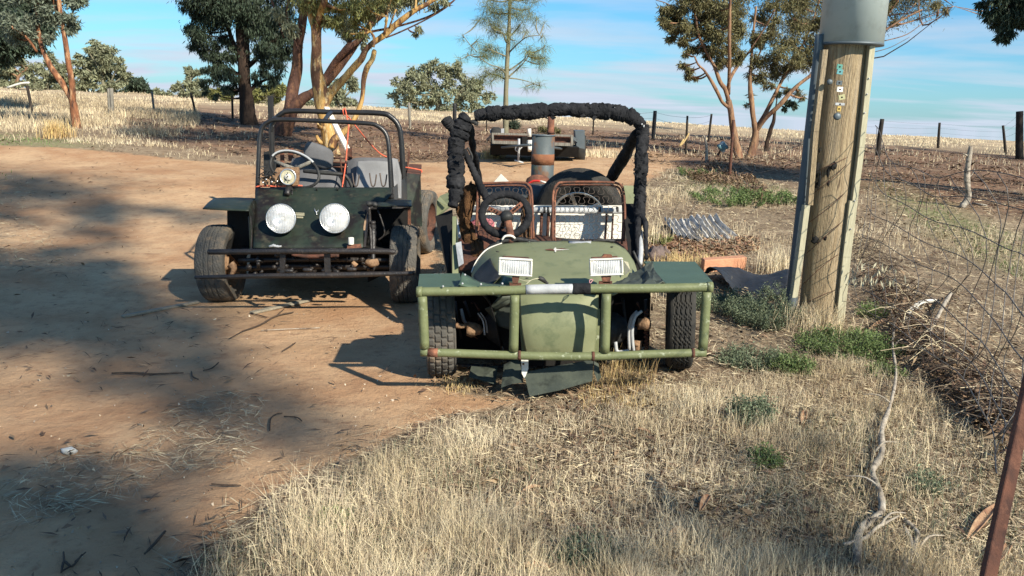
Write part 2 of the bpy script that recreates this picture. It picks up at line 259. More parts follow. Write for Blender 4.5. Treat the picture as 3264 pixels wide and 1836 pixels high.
class MB:
    def __init__(s): s.v = []; s.f = []; s.sm = []; s.g = []
    def add(s, vs, fs, smooth=False):
        s.g.append((len(s.v), len(s.f))); o = len(s.v); s.v += [tuple(map(float, v)) for v in vs]; s.f += [tuple(i + o for i in f) for f in fs]; s.sm += [smooth] * len(fs); return s
    def tube(s, pts, radii, seg=8, n=1, cap=True, fn=None, flat=1.0):
        """pts: world points; radii: number or list; n: smoothing steps."""
        if isinstance(radii, (int, float)): radii = [radii] * len(pts)
        q = [(*p, r) for p, r in zip(pts, radii)]
        if n > 1: q = cat(q, n)
        P_ = [Vector(x[:3]) for x in q]; Rr = [x[3] for x in q]
        vs = []; fs = []; N = len(P_)
        t0 = (P_[1] - P_[0]).normalized(); a = t0.orthogonal().normalized()
        for i in range(N):
            t = (P_[min(i + 1, N - 1)] - P_[max(i - 1, 0)])
            t = t.normalized() if t.length > 1e-9 else t0
            a = (a - t * a.dot(t)); a = a.normalized() if a.length > 1e-6 else t.orthogonal().normalized()
            b = t.cross(a)
            for k in range(seg):
                th = 2 * math.pi * k / seg; r = max(Rr[i], 1e-4)
                if fn: r *= fn(i / (N - 1), th, i)
                vs.append(P_[i] + a * (math.cos(th) * r) + b * (math.sin(th) * r * flat))
        for i in range(N - 1):
            for k in range(seg):
                k2 = (k + 1) % seg; fs.append((i * seg + k, i * seg + k2, (i + 1) * seg + k2, (i + 1) * seg + k))
        if cap:
            fs.append(tuple(reversed(range(seg)))); fs.append(tuple((N - 1) * seg + k for k in range(seg)))
        return s.add(vs, fs, True)
    def tp(s, pts, seg=8, n=1, fn=None, cap=True):
        """tube through photo points (px, py, Y, radius px)."""
        w = [P(a, b, y) for a, b, y, r in pts]
        return s.tube(w, [r * S(p) for p, (_, _, _, r) in zip(w, pts)], seg, n, cap, fn)
    def box(s, c, ax, ay, az, bev=0.0):
        """centre and three half vectors; bevel by chamfering the edges."""
        c = Vector(c); ax, ay, az = Vector(ax), Vector(ay), Vector(az)
        if bev <= 0:
            vs = [c + ax * i + ay * j + az * k for i in (-1, 1) for j in (-1, 1) for k in (-1, 1)]
            return s.add(vs, [(0, 1, 3, 2), (4, 6, 7, 5), (0, 4, 5, 1), (2, 3, 7, 6), (0, 2, 6, 4), (1, 5, 7, 3)])
        L = [ax.length, ay.length, az.length]; U = [ax.normalized(), ay.normalized(), az.normalized()]
        bev = min(bev, min(L) * .9); vs = []; idx = {}
        for i in (-1, 1):
            for j in (-1, 1):
                for k in (-1, 1):
                    for m in range(3):
                        d = [L[0] - (bev if m != 0 else 0), L[1] - (bev if m != 1 else 0), L[2] - (bev if m != 2 else 0)]
                        idx[(i, j, k, m)] = len(vs); vs.append(c + U[0] * d[0] * i + U[1] * d[1] * j + U[2] * d[2] * k)
        fs = []
        for m in range(3):
            o = [x for x in range(3) if x != m]
            for sgn in (-1, 1):
                q = []
                for a, b in ((-1, -1), (1, -1), (1, 1), (-1, 1)):
                    t = [0, 0, 0]; t[m] = sgn; t[o[0]] = a; t[o[1]] = b; q.append(idx[(*t, m)])
                fs.append(tuple(q))
        for m in range(3):
            o = [x for x in range(3) if x != m]
            for a in (-1, 1):
                for b in (-1, 1):
                    q = []
                    for e, mm in ((-1, o[0]), (1, o[0]), (1, o[1]), (-1, o[1])):
                        t = [0, 0, 0]; t[m] = e; t[o[0]] = a; t[o[1]] = b; q.append(idx[(*t, mm)])
                    fs.append(tuple(q))
        for i in (-1, 1):
            for j in (-1, 1):
                for k in (-1, 1): fs.append((idx[(i, j, k, 0)], idx[(i, j, k, 1)], idx[(i, j, k, 2)]))
        return s.add(vs, fs)
    def bar(s, a, b, w, h, upv=(0, 0, 1), bev=0.0):
        a, b = Vector(a), Vector(b); t = b - a; L = t.length / 2; t.normalize()
        sd = t.cross(Vector(upv)); sd = sd.normalized() if sd.length > 1e-5 else t.orthogonal().normalized(); uu = sd.cross(t)
        return s.box((a + b) / 2, t * L, sd * w / 2, uu * h / 2, bev)
    def lathe(s, c, axis, prof, seg=32, fn=None, close=False, smooth=True):
        """prof: list of (radius, along axis)."""
        c = Vector(c); ax = Vector(axis).normalized(); u = ax.orthogonal().normalized() if abs(ax.z) > .9 else ax.cross(Vector((0, 0, 1))).normalized(); v = ax.cross(u)
        vs = []; fs = []; n = len(prof)
        for k in range(seg):
            th = 2 * math.pi * k / seg
            for j, (r, h) in enumerate(prof):
                rr = r + (fn(th, h, j) if fn else 0)
                vs.append(c + ax * h + (u * math.cos(th) + v * math.sin(th)) * rr)
        for k in range(seg):
            k2 = (k + 1) % seg
            for j in range(n - 1 + (1 if close else 0)):
                j2 = (j + 1) % n; fs.append((k * n + j, k2 * n + j, k2 * n + j2, k * n + j2))
        return s.add(vs, fs, smooth)
    def sheet(s, rows, nu=6, nv=6, th=0.004, noise=0.0, smooth=True):
        """rows of world points, smoothed both ways, with a real thickness."""
        rr = [cat([tuple(p) for p in r], nu) for r in rows]
        cols = [cat([tuple(r[i]) for r in rr], nv) for i in range(len(rr[0]))]
        A = np.array(cols); nI, nJ = A.shape[:2]
        if noise: A = A + RNG.normal(0, noise, A.shape)
        du = np.gradient(A, axis=0); dv = np.gradient(A, axis=1); nn = np.cross(du, dv); nn /= (np.linalg.norm(nn, axis=2, keepdims=True) + 1e-9)
        B = A + nn * th
        vs = list(A.reshape(-1, 3)) + list(B.reshape(-1, 3)); o = nI * nJ; fs = []
        for i in range(nI - 1):
            for j in range(nJ - 1):
                a, b, c, d = i * nJ + j, i * nJ + j + 1, (i + 1) * nJ + j + 1, (i + 1) * nJ + j
                fs += [(a, b, c, d), (o + d, o + c, o + b, o + a)]
        edge = [(i, 0, i + 1, 0) for i in range(nI - 1)] + [(i + 1, nJ - 1, i, nJ - 1) for i in range(nI - 1)] + [(0, j + 1, 0, j) for j in range(nJ - 1)] + [(nI - 1, j, nI - 1, j + 1) for j in range(nJ - 1)]
        for i, j, k, l in edge:
            a, b = i * nJ + j, k * nJ + l; fs.append((a, b, o + b, o + a))
        return s.add(vs, fs, smooth)
    def prism(s, pts, off):
        """a plate: outline of world points, pushed by the vector off."""
        n = len(pts); off = Vector(off); vs = [Vector(p) for p in pts] + [Vector(p) + off for p in pts]
        return s.add(vs, [tuple(range(n)), tuple(reversed(range(n, 2 * n)))] + [(i, n + i, n + (i + 1) % n, (i + 1) % n) for i in range(n)])
    def blob(s, c, rx, ry, rz, nz=0.15, seg=14, rings=9, fl=2.0, seed=0):
        rnd = np.random.default_rng(seed); ph = rnd.uniform(0, 6, 6); vs = []; fs = []
        for i in range(rings + 1):
            for k in range(seg):
                a = math.pi * i / rings; t = 2 * math.pi * k / seg; d = np.array([math.sin(a) * math.cos(t), math.sin(a) * math.sin(t), math.cos(a)])
                w = 1 + nz * (math.sin(d[0] * fl * 2 + ph[0]) * math.sin(d[1] * fl * 2 + ph[1]) + .6 * math.sin(d[2] * fl * 3 + d[0] * 5 + ph[2]))
                vs.append((c[0] + d[0] * rx * w, c[1] + d[1] * ry * w, c[2] + d[2] * rz * w))
        for i in range(rings):
            for k in range(seg): fs.append((i * seg + k, (i + 1) * seg + k, (i + 1) * seg + (k + 1) % seg, i * seg + (k + 1) % seg))
        return s.add(vs, fs, True)
    def build(s, name, m, parent=None, auto=False):
        if name in SPLIT and len(s.g) > 1 and parent is not None:
            r = None; gg = s.g + [(len(s.v), len(s.f))]
            for (a, b), (c, d) in zip(gg[:-1], gg[1:]):
                q = MB(); q.v = s.v[a:c]; q.f = [tuple(i - a for i in f) for f in s.f[b:d]]; q.sm = s.sm[b:d]; r = q.build(name, m, parent)
            return r
        org = Vector((0, 0, 0)); q = parent
        while q is not None: org += q.location; q = q.parent
        me = bpy.data.meshes.new(name); o3 = tuple(org)
        if parent is None:
            a = np.array(s.v); org = Vector(((a[:, 0].min() + a[:, 0].max()) / 2, (a[:, 1].min() + a[:, 1].max()) / 2, a[:, 2].min())); o3 = tuple(org)
        me.from_pydata([(v[0] - o3[0], v[1] - o3[1], v[2] - o3[2]) for v in s.v], [], s.f)
        me.polygons.foreach_set('use_smooth', s.sm); me.materials.append(m); me.update()
        ob = bpy.data.objects.new(name, me); COL.objects.link(ob)
        if parent is None: ob.location = org
        else: ob.parent = parent
        return ob
def thing(name, loc, label, catg, group=None):
    o = bpy.data.objects.new(name, None); COL.objects.link(o); o.location = loc; o.empty_display_size = .2
    o['label'] = label; o['category'] = catg
    if group: o['group'] = group
    return o
def tag(o, label, catg, group=None, kind=None):
    o['label'] = label; o['category'] = catg
    if group: o['group'] = group
    if kind: o['kind'] = kind
    return o
def fast_mesh(name, V, nper, m, parent=None, smooth=False):
    """V: (N, nper, 3) array of separate polygons."""
    N = len(V); org = np.zeros(3); q = parent
    while q is not None: org += np.array(q.location); q = q.parent
    me = bpy.data.meshes.new(name); me.vertices.add(N * nper); me.vertices.foreach_set('co', (V.reshape(-1, 3) - org).astype(np.float32).ravel())
    me.loops.add(N * nper); me.loops.foreach_set('vertex_index', np.arange(N * nper, dtype=np.int32))
    me.polygons.add(N); me.polygons.foreach_set('loop_start', np.arange(0, N * nper, nper, dtype=np.int32)); me.polygons.foreach_set('loop_total', np.full(N, nper, dtype=np.int32))
    me.materials.append(m); me.update(); me.validate()
    ob = bpy.data.objects.new(name, me); COL.objects.link(ob)
    if parent is not None: ob.parent = parent
    return ob
def leafquads(c, L, Wd, droop=0.5, spread=1.0):
    """rhombic leaves at points c."""
    N = len(c); d = RNG.normal(0, 1, (N, 3)) * spread; d[:, 2] -= droop * 2; d /= np.linalg.norm(d, axis=1, keepdims=True)
    s = np.cross(d, RNG.normal(0, 1, (N, 3))); s /= np.linalg.norm(s, axis=1, keepdims=True)
    l = L * RNG.uniform(.6, 1.3, (N, 1)); w = Wd * RNG.uniform(.7, 1.3, (N, 1)); mid = c + d * l * .45
    return np.stack([c, mid + s * w / 2, c + d * l, mid - s * w / 2], 1)

def coverglass():
    m = bpy.data.materials.new('clear_lamp_glass'); m.use_nodes = True; t = m.node_tree; N = t.nodes; L = t.links; b = N['Principled BSDF']
    b.inputs['Base Color'].default_value = (.8, .81, .8, 1); b.inputs['Roughness'].default_value = .12; b.inputs['Specular IOR Level'].default_value = .8
    co = N.new('ShaderNodeTexCoord'); wv = N.new('ShaderNodeTexWave'); wv.bands_direction = 'X'; wv.inputs['Scale'].default_value = 26; wv.inputs['Distortion'].default_value = 1.5; L.new(co.outputs['Object'], wv.inputs[0])
    bn = N.new('ShaderNodeBump'); bn.inputs['Strength'].default_value = .6; bn.inputs['Distance'].default_value = .004; L.new(wv.outputs['Fac'], bn.inputs['Height']); L.new(bn.outputs[0], b.inputs['Normal'])
    nz = N.new('ShaderNodeTexNoise'); nz.inputs['Scale'].default_value = 22; nz.inputs['Detail'].default_value = 5; L.new(co.outputs['Object'], nz.inputs['Vector'])
    mr = N.new('ShaderNodeMapRange'); mr.inputs[1].default_value = .3; mr.inputs[2].default_value = .75; mr.inputs[3].default_value = .28; mr.inputs[4].default_value = .62; L.new(nz.outputs['Fac'], mr.inputs[0])
    tr = N.new('ShaderNodeBsdfTransparent'); ms = N.new('ShaderNodeMixShader'); L.new(mr.outputs[0], ms.inputs[0]); L.new(tr.outputs[0], ms.inputs[1]); L.new(b.outputs[0], ms.inputs[2]); L.new(ms.outputs[0], N['Material Output'].inputs[0]); return m
mt['glass'] = coverglass()
mt['reflector'] = M('lamp_reflector', (0.85, 0.85, 0.84), (0.7, 0.7, 0.69), 20, .28, metal=.9, bump=.25, bscale=60)

# ------------------------------------------------------------------ ground
def inpoly(px, py, poly):
    px = np.asarray(px); py = np.asarray(py); r = np.zeros(px.shape, bool); n = len(poly); j = n - 1
    for i in range(n):
        xi, yi = poly[i]; xj, yj = poly[j]
        c = ((yi > py) != (yj > py)) & (px < (xj - xi) * (py - yi) / ((yj - yi) or 1e-9) + xi)
        r ^= c; j = i
    return r
def wpoly(pp):     # photo outline -> outline on the ground in metres
    return [tuple(G(x, y)[:2]) for x, y in pp]
DIRT = [wpoly([(-900, 470), (-300, 462), (0, 462), (300, 478), (560, 505), (760, 520), (1000, 560), (1340, 640), (1420, 900), (1400, 1245), (1600, 1270), (1830, 1240), (1700, 1285), (1450, 1320), (1290, 1360), (1190, 1440), (1000, 1490), (860, 1570), (760, 1660), (660, 1740), (560, 1835)]) + [(-.75, 1.2), (-1.0, -6), (-30, -6), (-30, 9)],
        wpoly([(1000, 520), (1330, 520), (1600, 500), (1960, 470), (2200, 500), (2120, 545), (2020, 600), (1960, 640), (1500, 640), (1280, 640)])]
LITTER = [wpoly([(560, 1300), (700, 1250), (850, 1270), (830, 1420), (760, 1500), (560, 1520), (380, 1600), (60, 1700), (0, 1560), (220, 1430), (430, 1420)]),
          wpoly([(-300, 560), (60, 560), (130, 620), (60, 680), (180, 760), (230, 850), (100, 870), (-300, 860)])]
GREENP = [wpoly([(-300, 420), (60, 425), (330, 462), (260, 476), (0, 462), (-300, 462)]), wpoly([(-300, 545), (30, 548), (110, 572), (60, 585), (-300, 590)]),
          wpoly([(2180, 560), (2300, 545), (2480, 600), (2500, 640), (2330, 655), (2200, 610)]), wpoly([(2760, 560), (3264, 760), (3264, 900), (2900, 700)])]
BROWNP = [wpoly([(1280, 1390), (1500, 1370), (1880, 1330), (2120, 1235), (2300, 1200), (2500, 1180), (2760, 1150), (2900, 1230), (3100, 1400), (3400, 1500), (3400, 2000), (560, 2000), (600, 1840), (760, 1700), (900, 1580), (1180, 1480)]), wpoly([(420, 325), (900, 345), (1300, 385), (1560, 400), (1980, 400), (2000, 470), (1300, 520), (1000, 520), (700, 490), (520, 460), (400, 400)]), wpoly([(1900, 412), (2500, 445), (2900, 468), (3400, 505), (3900, 540), (3900, 760), (3264, 700), (2600, 600), (2500, 560), (2000, 520), (1850, 470)])]
def mask(x, y, polys, soft=0.0):
    a = np.zeros(np.shape(x))
    offs = [(0, 0)] if not soft else [(dx, dy) for dx in (-1, 0, 1) for dy in (-1, 0, 1)]
    for dx, dy in offs:
        k = np.zeros(np.shape(x), bool); s = soft * np.maximum(np.hypot(x, y), 2) / 6
        for p in polys: k |= inpoly(x + dx * s, y + dy * s, p)
        a += k
    return a / len(offs)
def build_ground():
    n = 620; u = np.linspace(-1, 1, n); gx = 2.2 * np.sinh(u * 7.6); v = np.linspace(-1.35, 7.6, 680); gy = 4.2 + 2.2 * np.sinh(v)
    gx = gx[(gx > -2200) & (gx < 2200)]
    X, Y = np.meshgrid(gx, gy); Z = gz(X, Y); ny, nx = X.shape
    me = bpy.data.meshes.new('ground'); V = np.stack([X, Y, Z], 2).reshape(-1, 3)
    i = np.arange(ny - 1)[:, None] * nx + np.arange(nx - 1)[None]; q = np.stack([i, i + 1, i + nx + 1, i + nx], 2).reshape(-1, 4)
    me.vertices.add(len(V)); me.vertices.foreach_set('co', V.astype(np.float32).ravel()); me.loops.add(q.size); me.loops.foreach_set('vertex_index', q.astype(np.int32).ravel())
    me.polygons.add(len(q)); me.polygons.foreach_set('loop_start', np.arange(0, q.size, 4, dtype=np.int32)); me.polygons.foreach_set('loop_total', np.full(len(q), 4, dtype=np.int32))
    me.polygons.foreach_set('use_smooth', np.ones(len(q), bool)); me.update()
    c = np.zeros((len(V), 4), np.float32); x, y = V[:, 0], V[:, 1]
    c[:, 0] = mask(x, y, DIRT, .12) * (1 - .45 * mask(x, y, LITTER, .15)); c[:, 1] = mask(x, y, GREENP, .12); c[:, 2] = mask(x, y, BROWNP, .2); c[:, 3] = 1
    a = me.color_attributes.new('kind', 'FLOAT_COLOR', 'POINT'); a.data.foreach_set('color', c.ravel())
    m = bpy.data.materials.new('earth_and_dry_grass'); m.use_nodes = True; t = m.node_tree; N = t.nodes; L = t.links; b = N['Principled BSDF']
    b.inputs['Roughness'].default_value = .95; b.inputs['Specular IOR Level'].default_value = .12
    co = N.new('ShaderNodeTexCoord')
    def noise(sc, det=6, rg=.6, st=None):
        nn = N.new('ShaderNodeTexNoise'); nn.inputs['Scale'].default_value = sc; nn.inputs['Detail'].default_value = det; nn.inputs['Roughness'].default_value = rg
        if st:
            mp = N.new('ShaderNodeMapping'); mp.inputs['Scale'].default_value = st; L.new(co.outputs['Object'], mp.inputs[0]); L.new(mp.outputs[0], nn.inputs['Vector'])
        else: L.new(co.outputs['Object'], nn.inputs['Vector'])
        return nn.outputs['Fac']
    def rng(f, a, c2, o0=0., o1=1.):
        q2 = N.new('ShaderNodeMapRange'); q2.inputs[1].default_value = a; q2.inputs[2].default_value = c2; q2.inputs[3].default_value = o0; q2.inputs[4].default_value = o1; L.new(f, q2.inputs[0]); return q2.outputs[0]
    def mth(op, a, c2):
        q2 = N.new('ShaderNodeMath'); q2.operation = op
        for k, vv in ((0, a), (1, c2)):
            if isinstance(vv, (int, float)): q2.inputs[k].default_value = vv
            else: L.new(vv, q2.inputs[k])
        return q2.outputs[0]
    def mix(f, a, c2):
        q2 = N.new('ShaderNodeMix'); q2.data_type = 'RGBA'; L.new(f, q2.inputs[0])
        for k, vv in ((6, a), (7, c2)):
            if isinstance(vv, tuple): q2.inputs[k].default_value = (*vv, 1)
            else: L.new(vv, q2.inputs[k])
        return q2.outputs[2]
    at = N.new('ShaderNodeAttribute'); at.attribute_name = 'kind'; sp = N.new('ShaderNodeSeparateColor'); L.new(at.outputs['Color'], sp.inputs[0])
    big = noise(.35, 4); mid = noise(2.2, 6); fine = noise(14, 7, .7); vf = noise(70, 5, .7)
    dirt = mix(rng(mid, .3, .7), (0.46, 0.295, 0.17), (0.36, 0.22, 0.12))
    dirt = mix(rng(big, .4, .65), dirt, (0.52, 0.36, 0.215))
    dirt = mix(rng(noise(.9, 7, .65), .46, .62, 0, .75), dirt, (0.345, 0.19, 0.10))
    dirt = mix(rng(noise(5.5, 8, .7), .52, .68, 0, .55), dirt, (0.27, 0.15, 0.085))
    dirt = mix(rng(fine, .55, .70, 0, .7), dirt, (0.24, 0.13, 0.075))
    dirt = mix(rng(vf, .66, .74, 0, .5), dirt, (0.55, 0.42, 0.29))
    far = mix(rng(noise(1.1, 7, .7, (.6, 1.6, 1)), .38, .62), (0.29, 0.22, 0.145), (0.17, 0.125, 0.082))
    far = mix(rng(noise(9, 6, .7, (.6, 1.5, 1)), .5, .62, 0, .75), far, (0.13, 0.085, 0.055))
    far = mix(rng(fine, .55, .7, 0, .8), far, (0.50, 0.41, 0.26))
    brown = mix(rng(noise(3.2, 7, .7, (.5, 1.6, 1)), .38, .6), (0.25, 0.14, 0.085), (0.12, 0.072, 0.048))
    brown = mix(rng(fine, .56, .7, 0, .7), brown, (0.36, 0.27, 0.17))
    far = mix(mth('MULTIPLY', sp.outputs[2], rng(mid, .3, .6, .4, 1)), far, brown)
    grn = mix(rng(fine, .4, .6), (0.17, 0.20, 0.08), (0.27, 0.24, 0.13))
    far = mix(mth('MULTIPLY', sp.outputs[1], rng(mid, .35, .6, .15, .85)), far, grn)
    sep2 = N.new('ShaderNodeSeparateXYZ'); L.new(co.outputs['Object'], sep2.inputs[0])
    bright = mix(rng(noise(.6, 6, .7, (.3, 1.5, 1)), .35, .65), (0.47, 0.37, 0.24), (0.36, 0.27, 0.17))
    bf = mth('MULTIPLY', rng(sep2.outputs[1], 32, 56), 1.0)
    far = mix(bf, far, bright)
    dm = mth('ADD', sp.outputs[0], mth('MULTIPLY', mth('SUBTRACT', noise(3.5, 7, .72), .5), .8))
    col = mix(rng(dm, .42, .6), far, dirt); L.new(col, b.inputs['Base Color'])
    bn = N.new('ShaderNodeBump'); bn.inputs['Strength'].default_value = .75; bn.inputs['Distance'].default_value = .025
    hh = mth('ADD', mth('ADD', fine, mth('MULTIPLY', vf, .35)), mth('MULTIPLY', mid, 2.0)); L.new(hh, bn.inputs['Height']); L.new(bn.outputs[0], b.inputs['Normal'])
    me.materials.append(m); o = bpy.data.objects.new('ground', me); COL.objects.link(o)
    o['kind'] = 'structure'; o['label'] = 'sandy red dirt track and dry straw covered paddock'; o['category'] = 'ground'
build_ground()

# ------------------------------------------------------------------ wheels
def tri(x): x = x % 1.0; return abs(2 * x - 1)
def tread_road(th, w):     # three grooves round the tyre and slanted sipes
    d = 0.0
    for g in (-.42, 0, .42):
        if abs(w - g) < .06: d = -.007
    if abs(((th * 60 / 6.283 + w * 2.2) % 1) - .5) < .10 and abs(w) > .12: d -= .004
    return d
def tread_hex(th, w):
    u = th * 34 / 6.283; v = w * 2.0; row = int(math.floor(v + 50)); uu = u + (.5 if row % 2 else 0)
    fx = abs((uu % 1) - .5); fy = abs((v % 1) - .5)
    return -.009 if (fx > .40 or fy + .25 * fx > .49) else 0.0
def tread_zig(th, w):
    z = (tri(th * 62 / 6.283) - .5) * .22; d = 0
    for g in (-.6, -.2, .2, .6):
        if abs(w - g - z) < .07: d = -.008
    return d
def wheel(parent, c, axis, r, wd, rim, tread, mtyre, mrim, hubdepth=.4, spokes=0, seg=150):
    """rim (part) carrying its tyre (sub-part)."""
    ax = Vector(axis).normalized(); h = wd / 2
    rm = MB(); k = rim
    prof = [(k * .99, -h * .80), (k * 1.04, -h * .84), (k * 1.04, -h * .78), (k * .93, -h * .70), (k * .90, -h * .2), (k * .55, -h * hubdepth * .6), (k * .28, -h * hubdepth * .8), (k * .26, -h * .55), (0.001, -h * .58)]
    if spokes:
        rm.lathe(c, ax, [(k * .99, -h * .80), (k * 1.04, -h * .84), (k * .97, -h * .88), (k * .9, -h * .75), (k * .9, 0)], 48)
        u = ax.cross(Vector((0, 0, 1))).normalized(); v = ax.cross(u)
        for i in range(spokes):
            a = 6.283 * (i + .5) / spokes; d = u * math.cos(a) + v * math.sin(a)
            rm.bar(Vector(c) - ax * h * .60 + d * k * .15, Vector(c) - ax * h * .80 + d * k * .95, .028, .014, ax, .003)
        rm.lathe(c, ax, [(k * .22, -h * .3), (k * .22, -h * .7), (0.001, -h * .72)], 20)
    else:
        rm.lathe(c, ax, prof, 40); rm.lathe(c, ax, [(k * .99, h * .80), (k * 1.04, h * .84), (k * .93, h * .70), (k * .88, h * .1), (k * .5, h * .0), (k * .3, h * .1), (k * .28, h * .4), (0.001, h * .42)], 40)
    o = rm.build('wheel', mrim, parent)
    if spokes:
        bk = MB(); bk.lathe(c, ax, [(k * .93, .0), (.001, .01)], 40); bk.build('wheel_back', mt['dark'], o)
    t = MB(); tp = []; nw = 21
    side = [(k * .98, .80), (k * 1.06, .90), (k + (r - k) * .45, 1.02), (k + (r - k) * .78, .99), (r - .016, .92)]
    for q, (rr, w) in enumerate(side): tp.append((rr, -w * h))
    for i in range(nw):
        w = -1 + 2 * i / (nw - 1); tp.append((r - .010 * abs(w) ** 3, w * h * .84))
    for rr, w in reversed(side): tp.append((rr, w * h))
    n0 = len(side)
    def fn(th, hh, j):
        if n0 <= j < n0 + nw: return tread(th, -1 + 2 * (j - n0) / (nw - 1))
        return 0
    t.lathe(c, ax, tp, seg, fn, smooth=False); t.build('tyre', mtyre, o); return o

# ------------------------------------------------------------------ the green buggy
def P3(lst, Y=None): return [P(a[0], a[1], a[2] if len(a) > 2 else Y) for a in lst]
gb = thing('beach_buggy', onG(0.15, 5.3), 'derelict olive green buggy with tube bull bar, padded roll bar and bare spring seats', 'buggy')
YB = 4.12
def rail(name, pts, mat='green_rail', seg=20, n=6):
    m = MB(); m.tp(pts, seg, n, fn=lambda t, th, i: 1 + .012 * math.sin(i * 3.1)); return m.build(name, mt[mat], gb)
rail('bull_bar_rail', [(1333, 930, YB, 14.5), (1500, 928, YB, 14.5), (1640, 925, YB, 14.5), (1754, 921, YB, 14.5), (1900, 920, YB, 14.5), (2080, 919, YB, 14.5), (2266, 915, YB, 14.5)])
rail('bull_bar_rail', [(1341, 1122, YB, 13.5), (1480, 1127, YB, 13.5), (1649, 1133, YB, 13.5), (1882, 1136, YB, 13.5), (2076, 1129, YB, 13.5), (2250, 1124, YB, 13.5)])
for a, b, c, d in ((1346, 944, 1354, 1110), (1641, 940, 1637, 1118), (1933, 936, 1928, 1122), (2253, 930, 2240, 1112)):
    rail('bull_bar_post', [(a, b, YB, 15), ((a + c) / 2, (b + d) / 2, YB, 15.3), (c, d, YB, 15)], n=3)
# end caps, worn bands
for a, b in ((1337, 930), (2262, 915)):
    m = MB(); m.tp([(a - 9, b, YB, 17), (a + 9, b, YB, 17)], 20); m.build('rail_collar', mt['green_rail'], gb)
m = MB(); m.tp([(1676, 923.5, YB, 15.8), (1750, 921.4, YB, 15.9), (1832, 920.4, YB, 15.7)], 20, 3); m.build('bare_metal_sleeve', mt['alu'], gb)
m = MB(); m.tp([(1826, 920.4, YB, 17.5), (1836, 920.4, YB, 18.5), (1850, 920.4, YB, 17), (1866, 920, YB, 18.5), (1882, 920, YB, 17.2)], 16, 3, fn=lambda t, th, i: 1 + .04 * math.sin(th * 3 + i)); m.build('tape_wrap', mt['wrap'], gb)
m = MB(); m.tp([(1364, 1123, YB, 14.4), (1396, 1124.5, YB, 14.4)], 20); m.build('rust_band', mt['rust'], gb)
for a, b in ((1655, 1133), (1890, 1136), (2208, 1125)):
    m = MB(); m.tp([(a - 4, b, YB, 15.2), (a + 5, b, YB, 15.0)], 16, fn=lambda t, th, i: 1 + .05 * math.sin(th * 5)); m.build('weld_bead', mt['rustdull'], gb)
# bonnet and nose
rows = [P3([(1503, 872, 5.18), (1520, 832, 5.24), (1552, 797, 5.28), (1600, 777, 5.3), (1680, 770, 5.3), (1770, 768, 5.3), (1870, 767, 5.3), (1945, 772, 5.3), (1985, 788, 5.28), (2014, 820, 5.24), (2030, 858, 5.18)]),
        P3([(1505, 905, 4.9), (1540, 858, 4.93), (1578, 826, 4.95), (1625, 812, 4.96), (1690, 809, 4.96), (1770, 808, 4.96), (1860, 808, 4.96), (1930, 812, 4.95), (1975, 828, 4.93), (2008, 850, 4.88), (2030, 888, 4.84)]),
        P3([(1530, 925, 4.62), (1568, 895, 4.64), (1600, 872, 4.65), (1640, 862, 4.66), (1700, 860, 4.66), (1770, 860, 4.66), (1850, 860, 4.66), (1905, 862, 4.65), (1945, 874, 4.63), (1980, 893, 4.6), (2004, 915, 4.58)]),
        P3([(1590, 945, 4.42), (1612, 925, 4.42), (1636, 915, 4.42), (1668, 911, 4.42), (1715, 910, 4.42), (1770, 910, 4.42), (1835, 910, 4.42), (1880, 911, 4.42), (1910, 916, 4.42), (1935, 926, 4.42), (1955, 942, 4.42)])]
m = MB(); m.sheet(rows, 4, 5, .006, .0012); m.build('bonnet', mt['green'], gb)
m = MB()
for x, y in ((1762, 855), (1797, 866), (1788, 876), (1585, 805), (1950, 790), (1680, 890)): m.blob(P(x, y, 5.3 - (y - 768) * .0063) - Vector((0, .012, -.008)), .010, .004, .004, .3, 7, 5, seed=x)
m.build('rivet', mt['blk'], gb)
rows = [P3([(1656, 940, 4.36), (1700, 938, 4.34), (1775, 938, 4.33), (1850, 938, 4.34), (1908, 940, 4.36)]),
        P3([(1658, 985, 4.30), (1700, 980, 4.28), (1775, 978, 4.27), (1850, 980, 4.28), (1908, 985, 4.34)]),
        P3([(1662, 1040, 4.27), (1700, 1040, 4.25), (1780, 1040, 4.24), (1850, 1040, 4.25), (1904, 1045, 4.31)]),
        P3([(1670, 1090, 4.27), (1705, 1092, 4.25), (1780, 1094, 4.245), (1848, 1094, 4.26), (1899, 1092, 4.31)]),
        P3([(1680, 1136, 4.28), (1710, 1138, 4.27), (1780, 1140, 4.265), (1845, 1140, 4.27), (1893, 1137, 4.30)])]
m = MB(); m.sheet(rows, 5, 4, .005); m.build('nose_panel', mt['green'], gb)
m = MB(); m.prism(P3([(1650, 955, 4.38), (1662, 955, 4.38), (1684, 1134, 4.33), (1664, 1134, 4.33)]), (0, .01, 0)); m.prism(P3([(1902, 985, 4.4), (1913, 985, 4.4), (1908, 1130, 4.36), (1892, 1134, 4.36)]), (0, .01, 0))
m.build('folded_edge', mt['green_rail'], gb)
for i in range(9):
    a = (1668 + 3 * i, 1000 + 15 * i) if i < 8 else (1802, 1122)
# patched black corner of the bonnet
m = MB(); m.sheet([P3([(1508, 880, 4.93), (1530, 850, 5.0), (1562, 822, 4.93)]), P3([(1524, 904, 4.66), (1560, 872, 4.70), (1574, 850, 4.76)]), P3([(1566, 906, 4.50), (1585, 890, 4.54), (1596, 876, 4.58)])], 4, 4, .004); o = m.build('black_patch', mt['blk'], gb)
m = MB(); m.sheet([P3([(1612, 868, 4.60), (1632, 855, 4.6)]), P3([(1596, 905, 4.38), (1640, 905, 4.38)])], 3, 3, .004); m.build('black_patch', mt['green_dark'], gb)
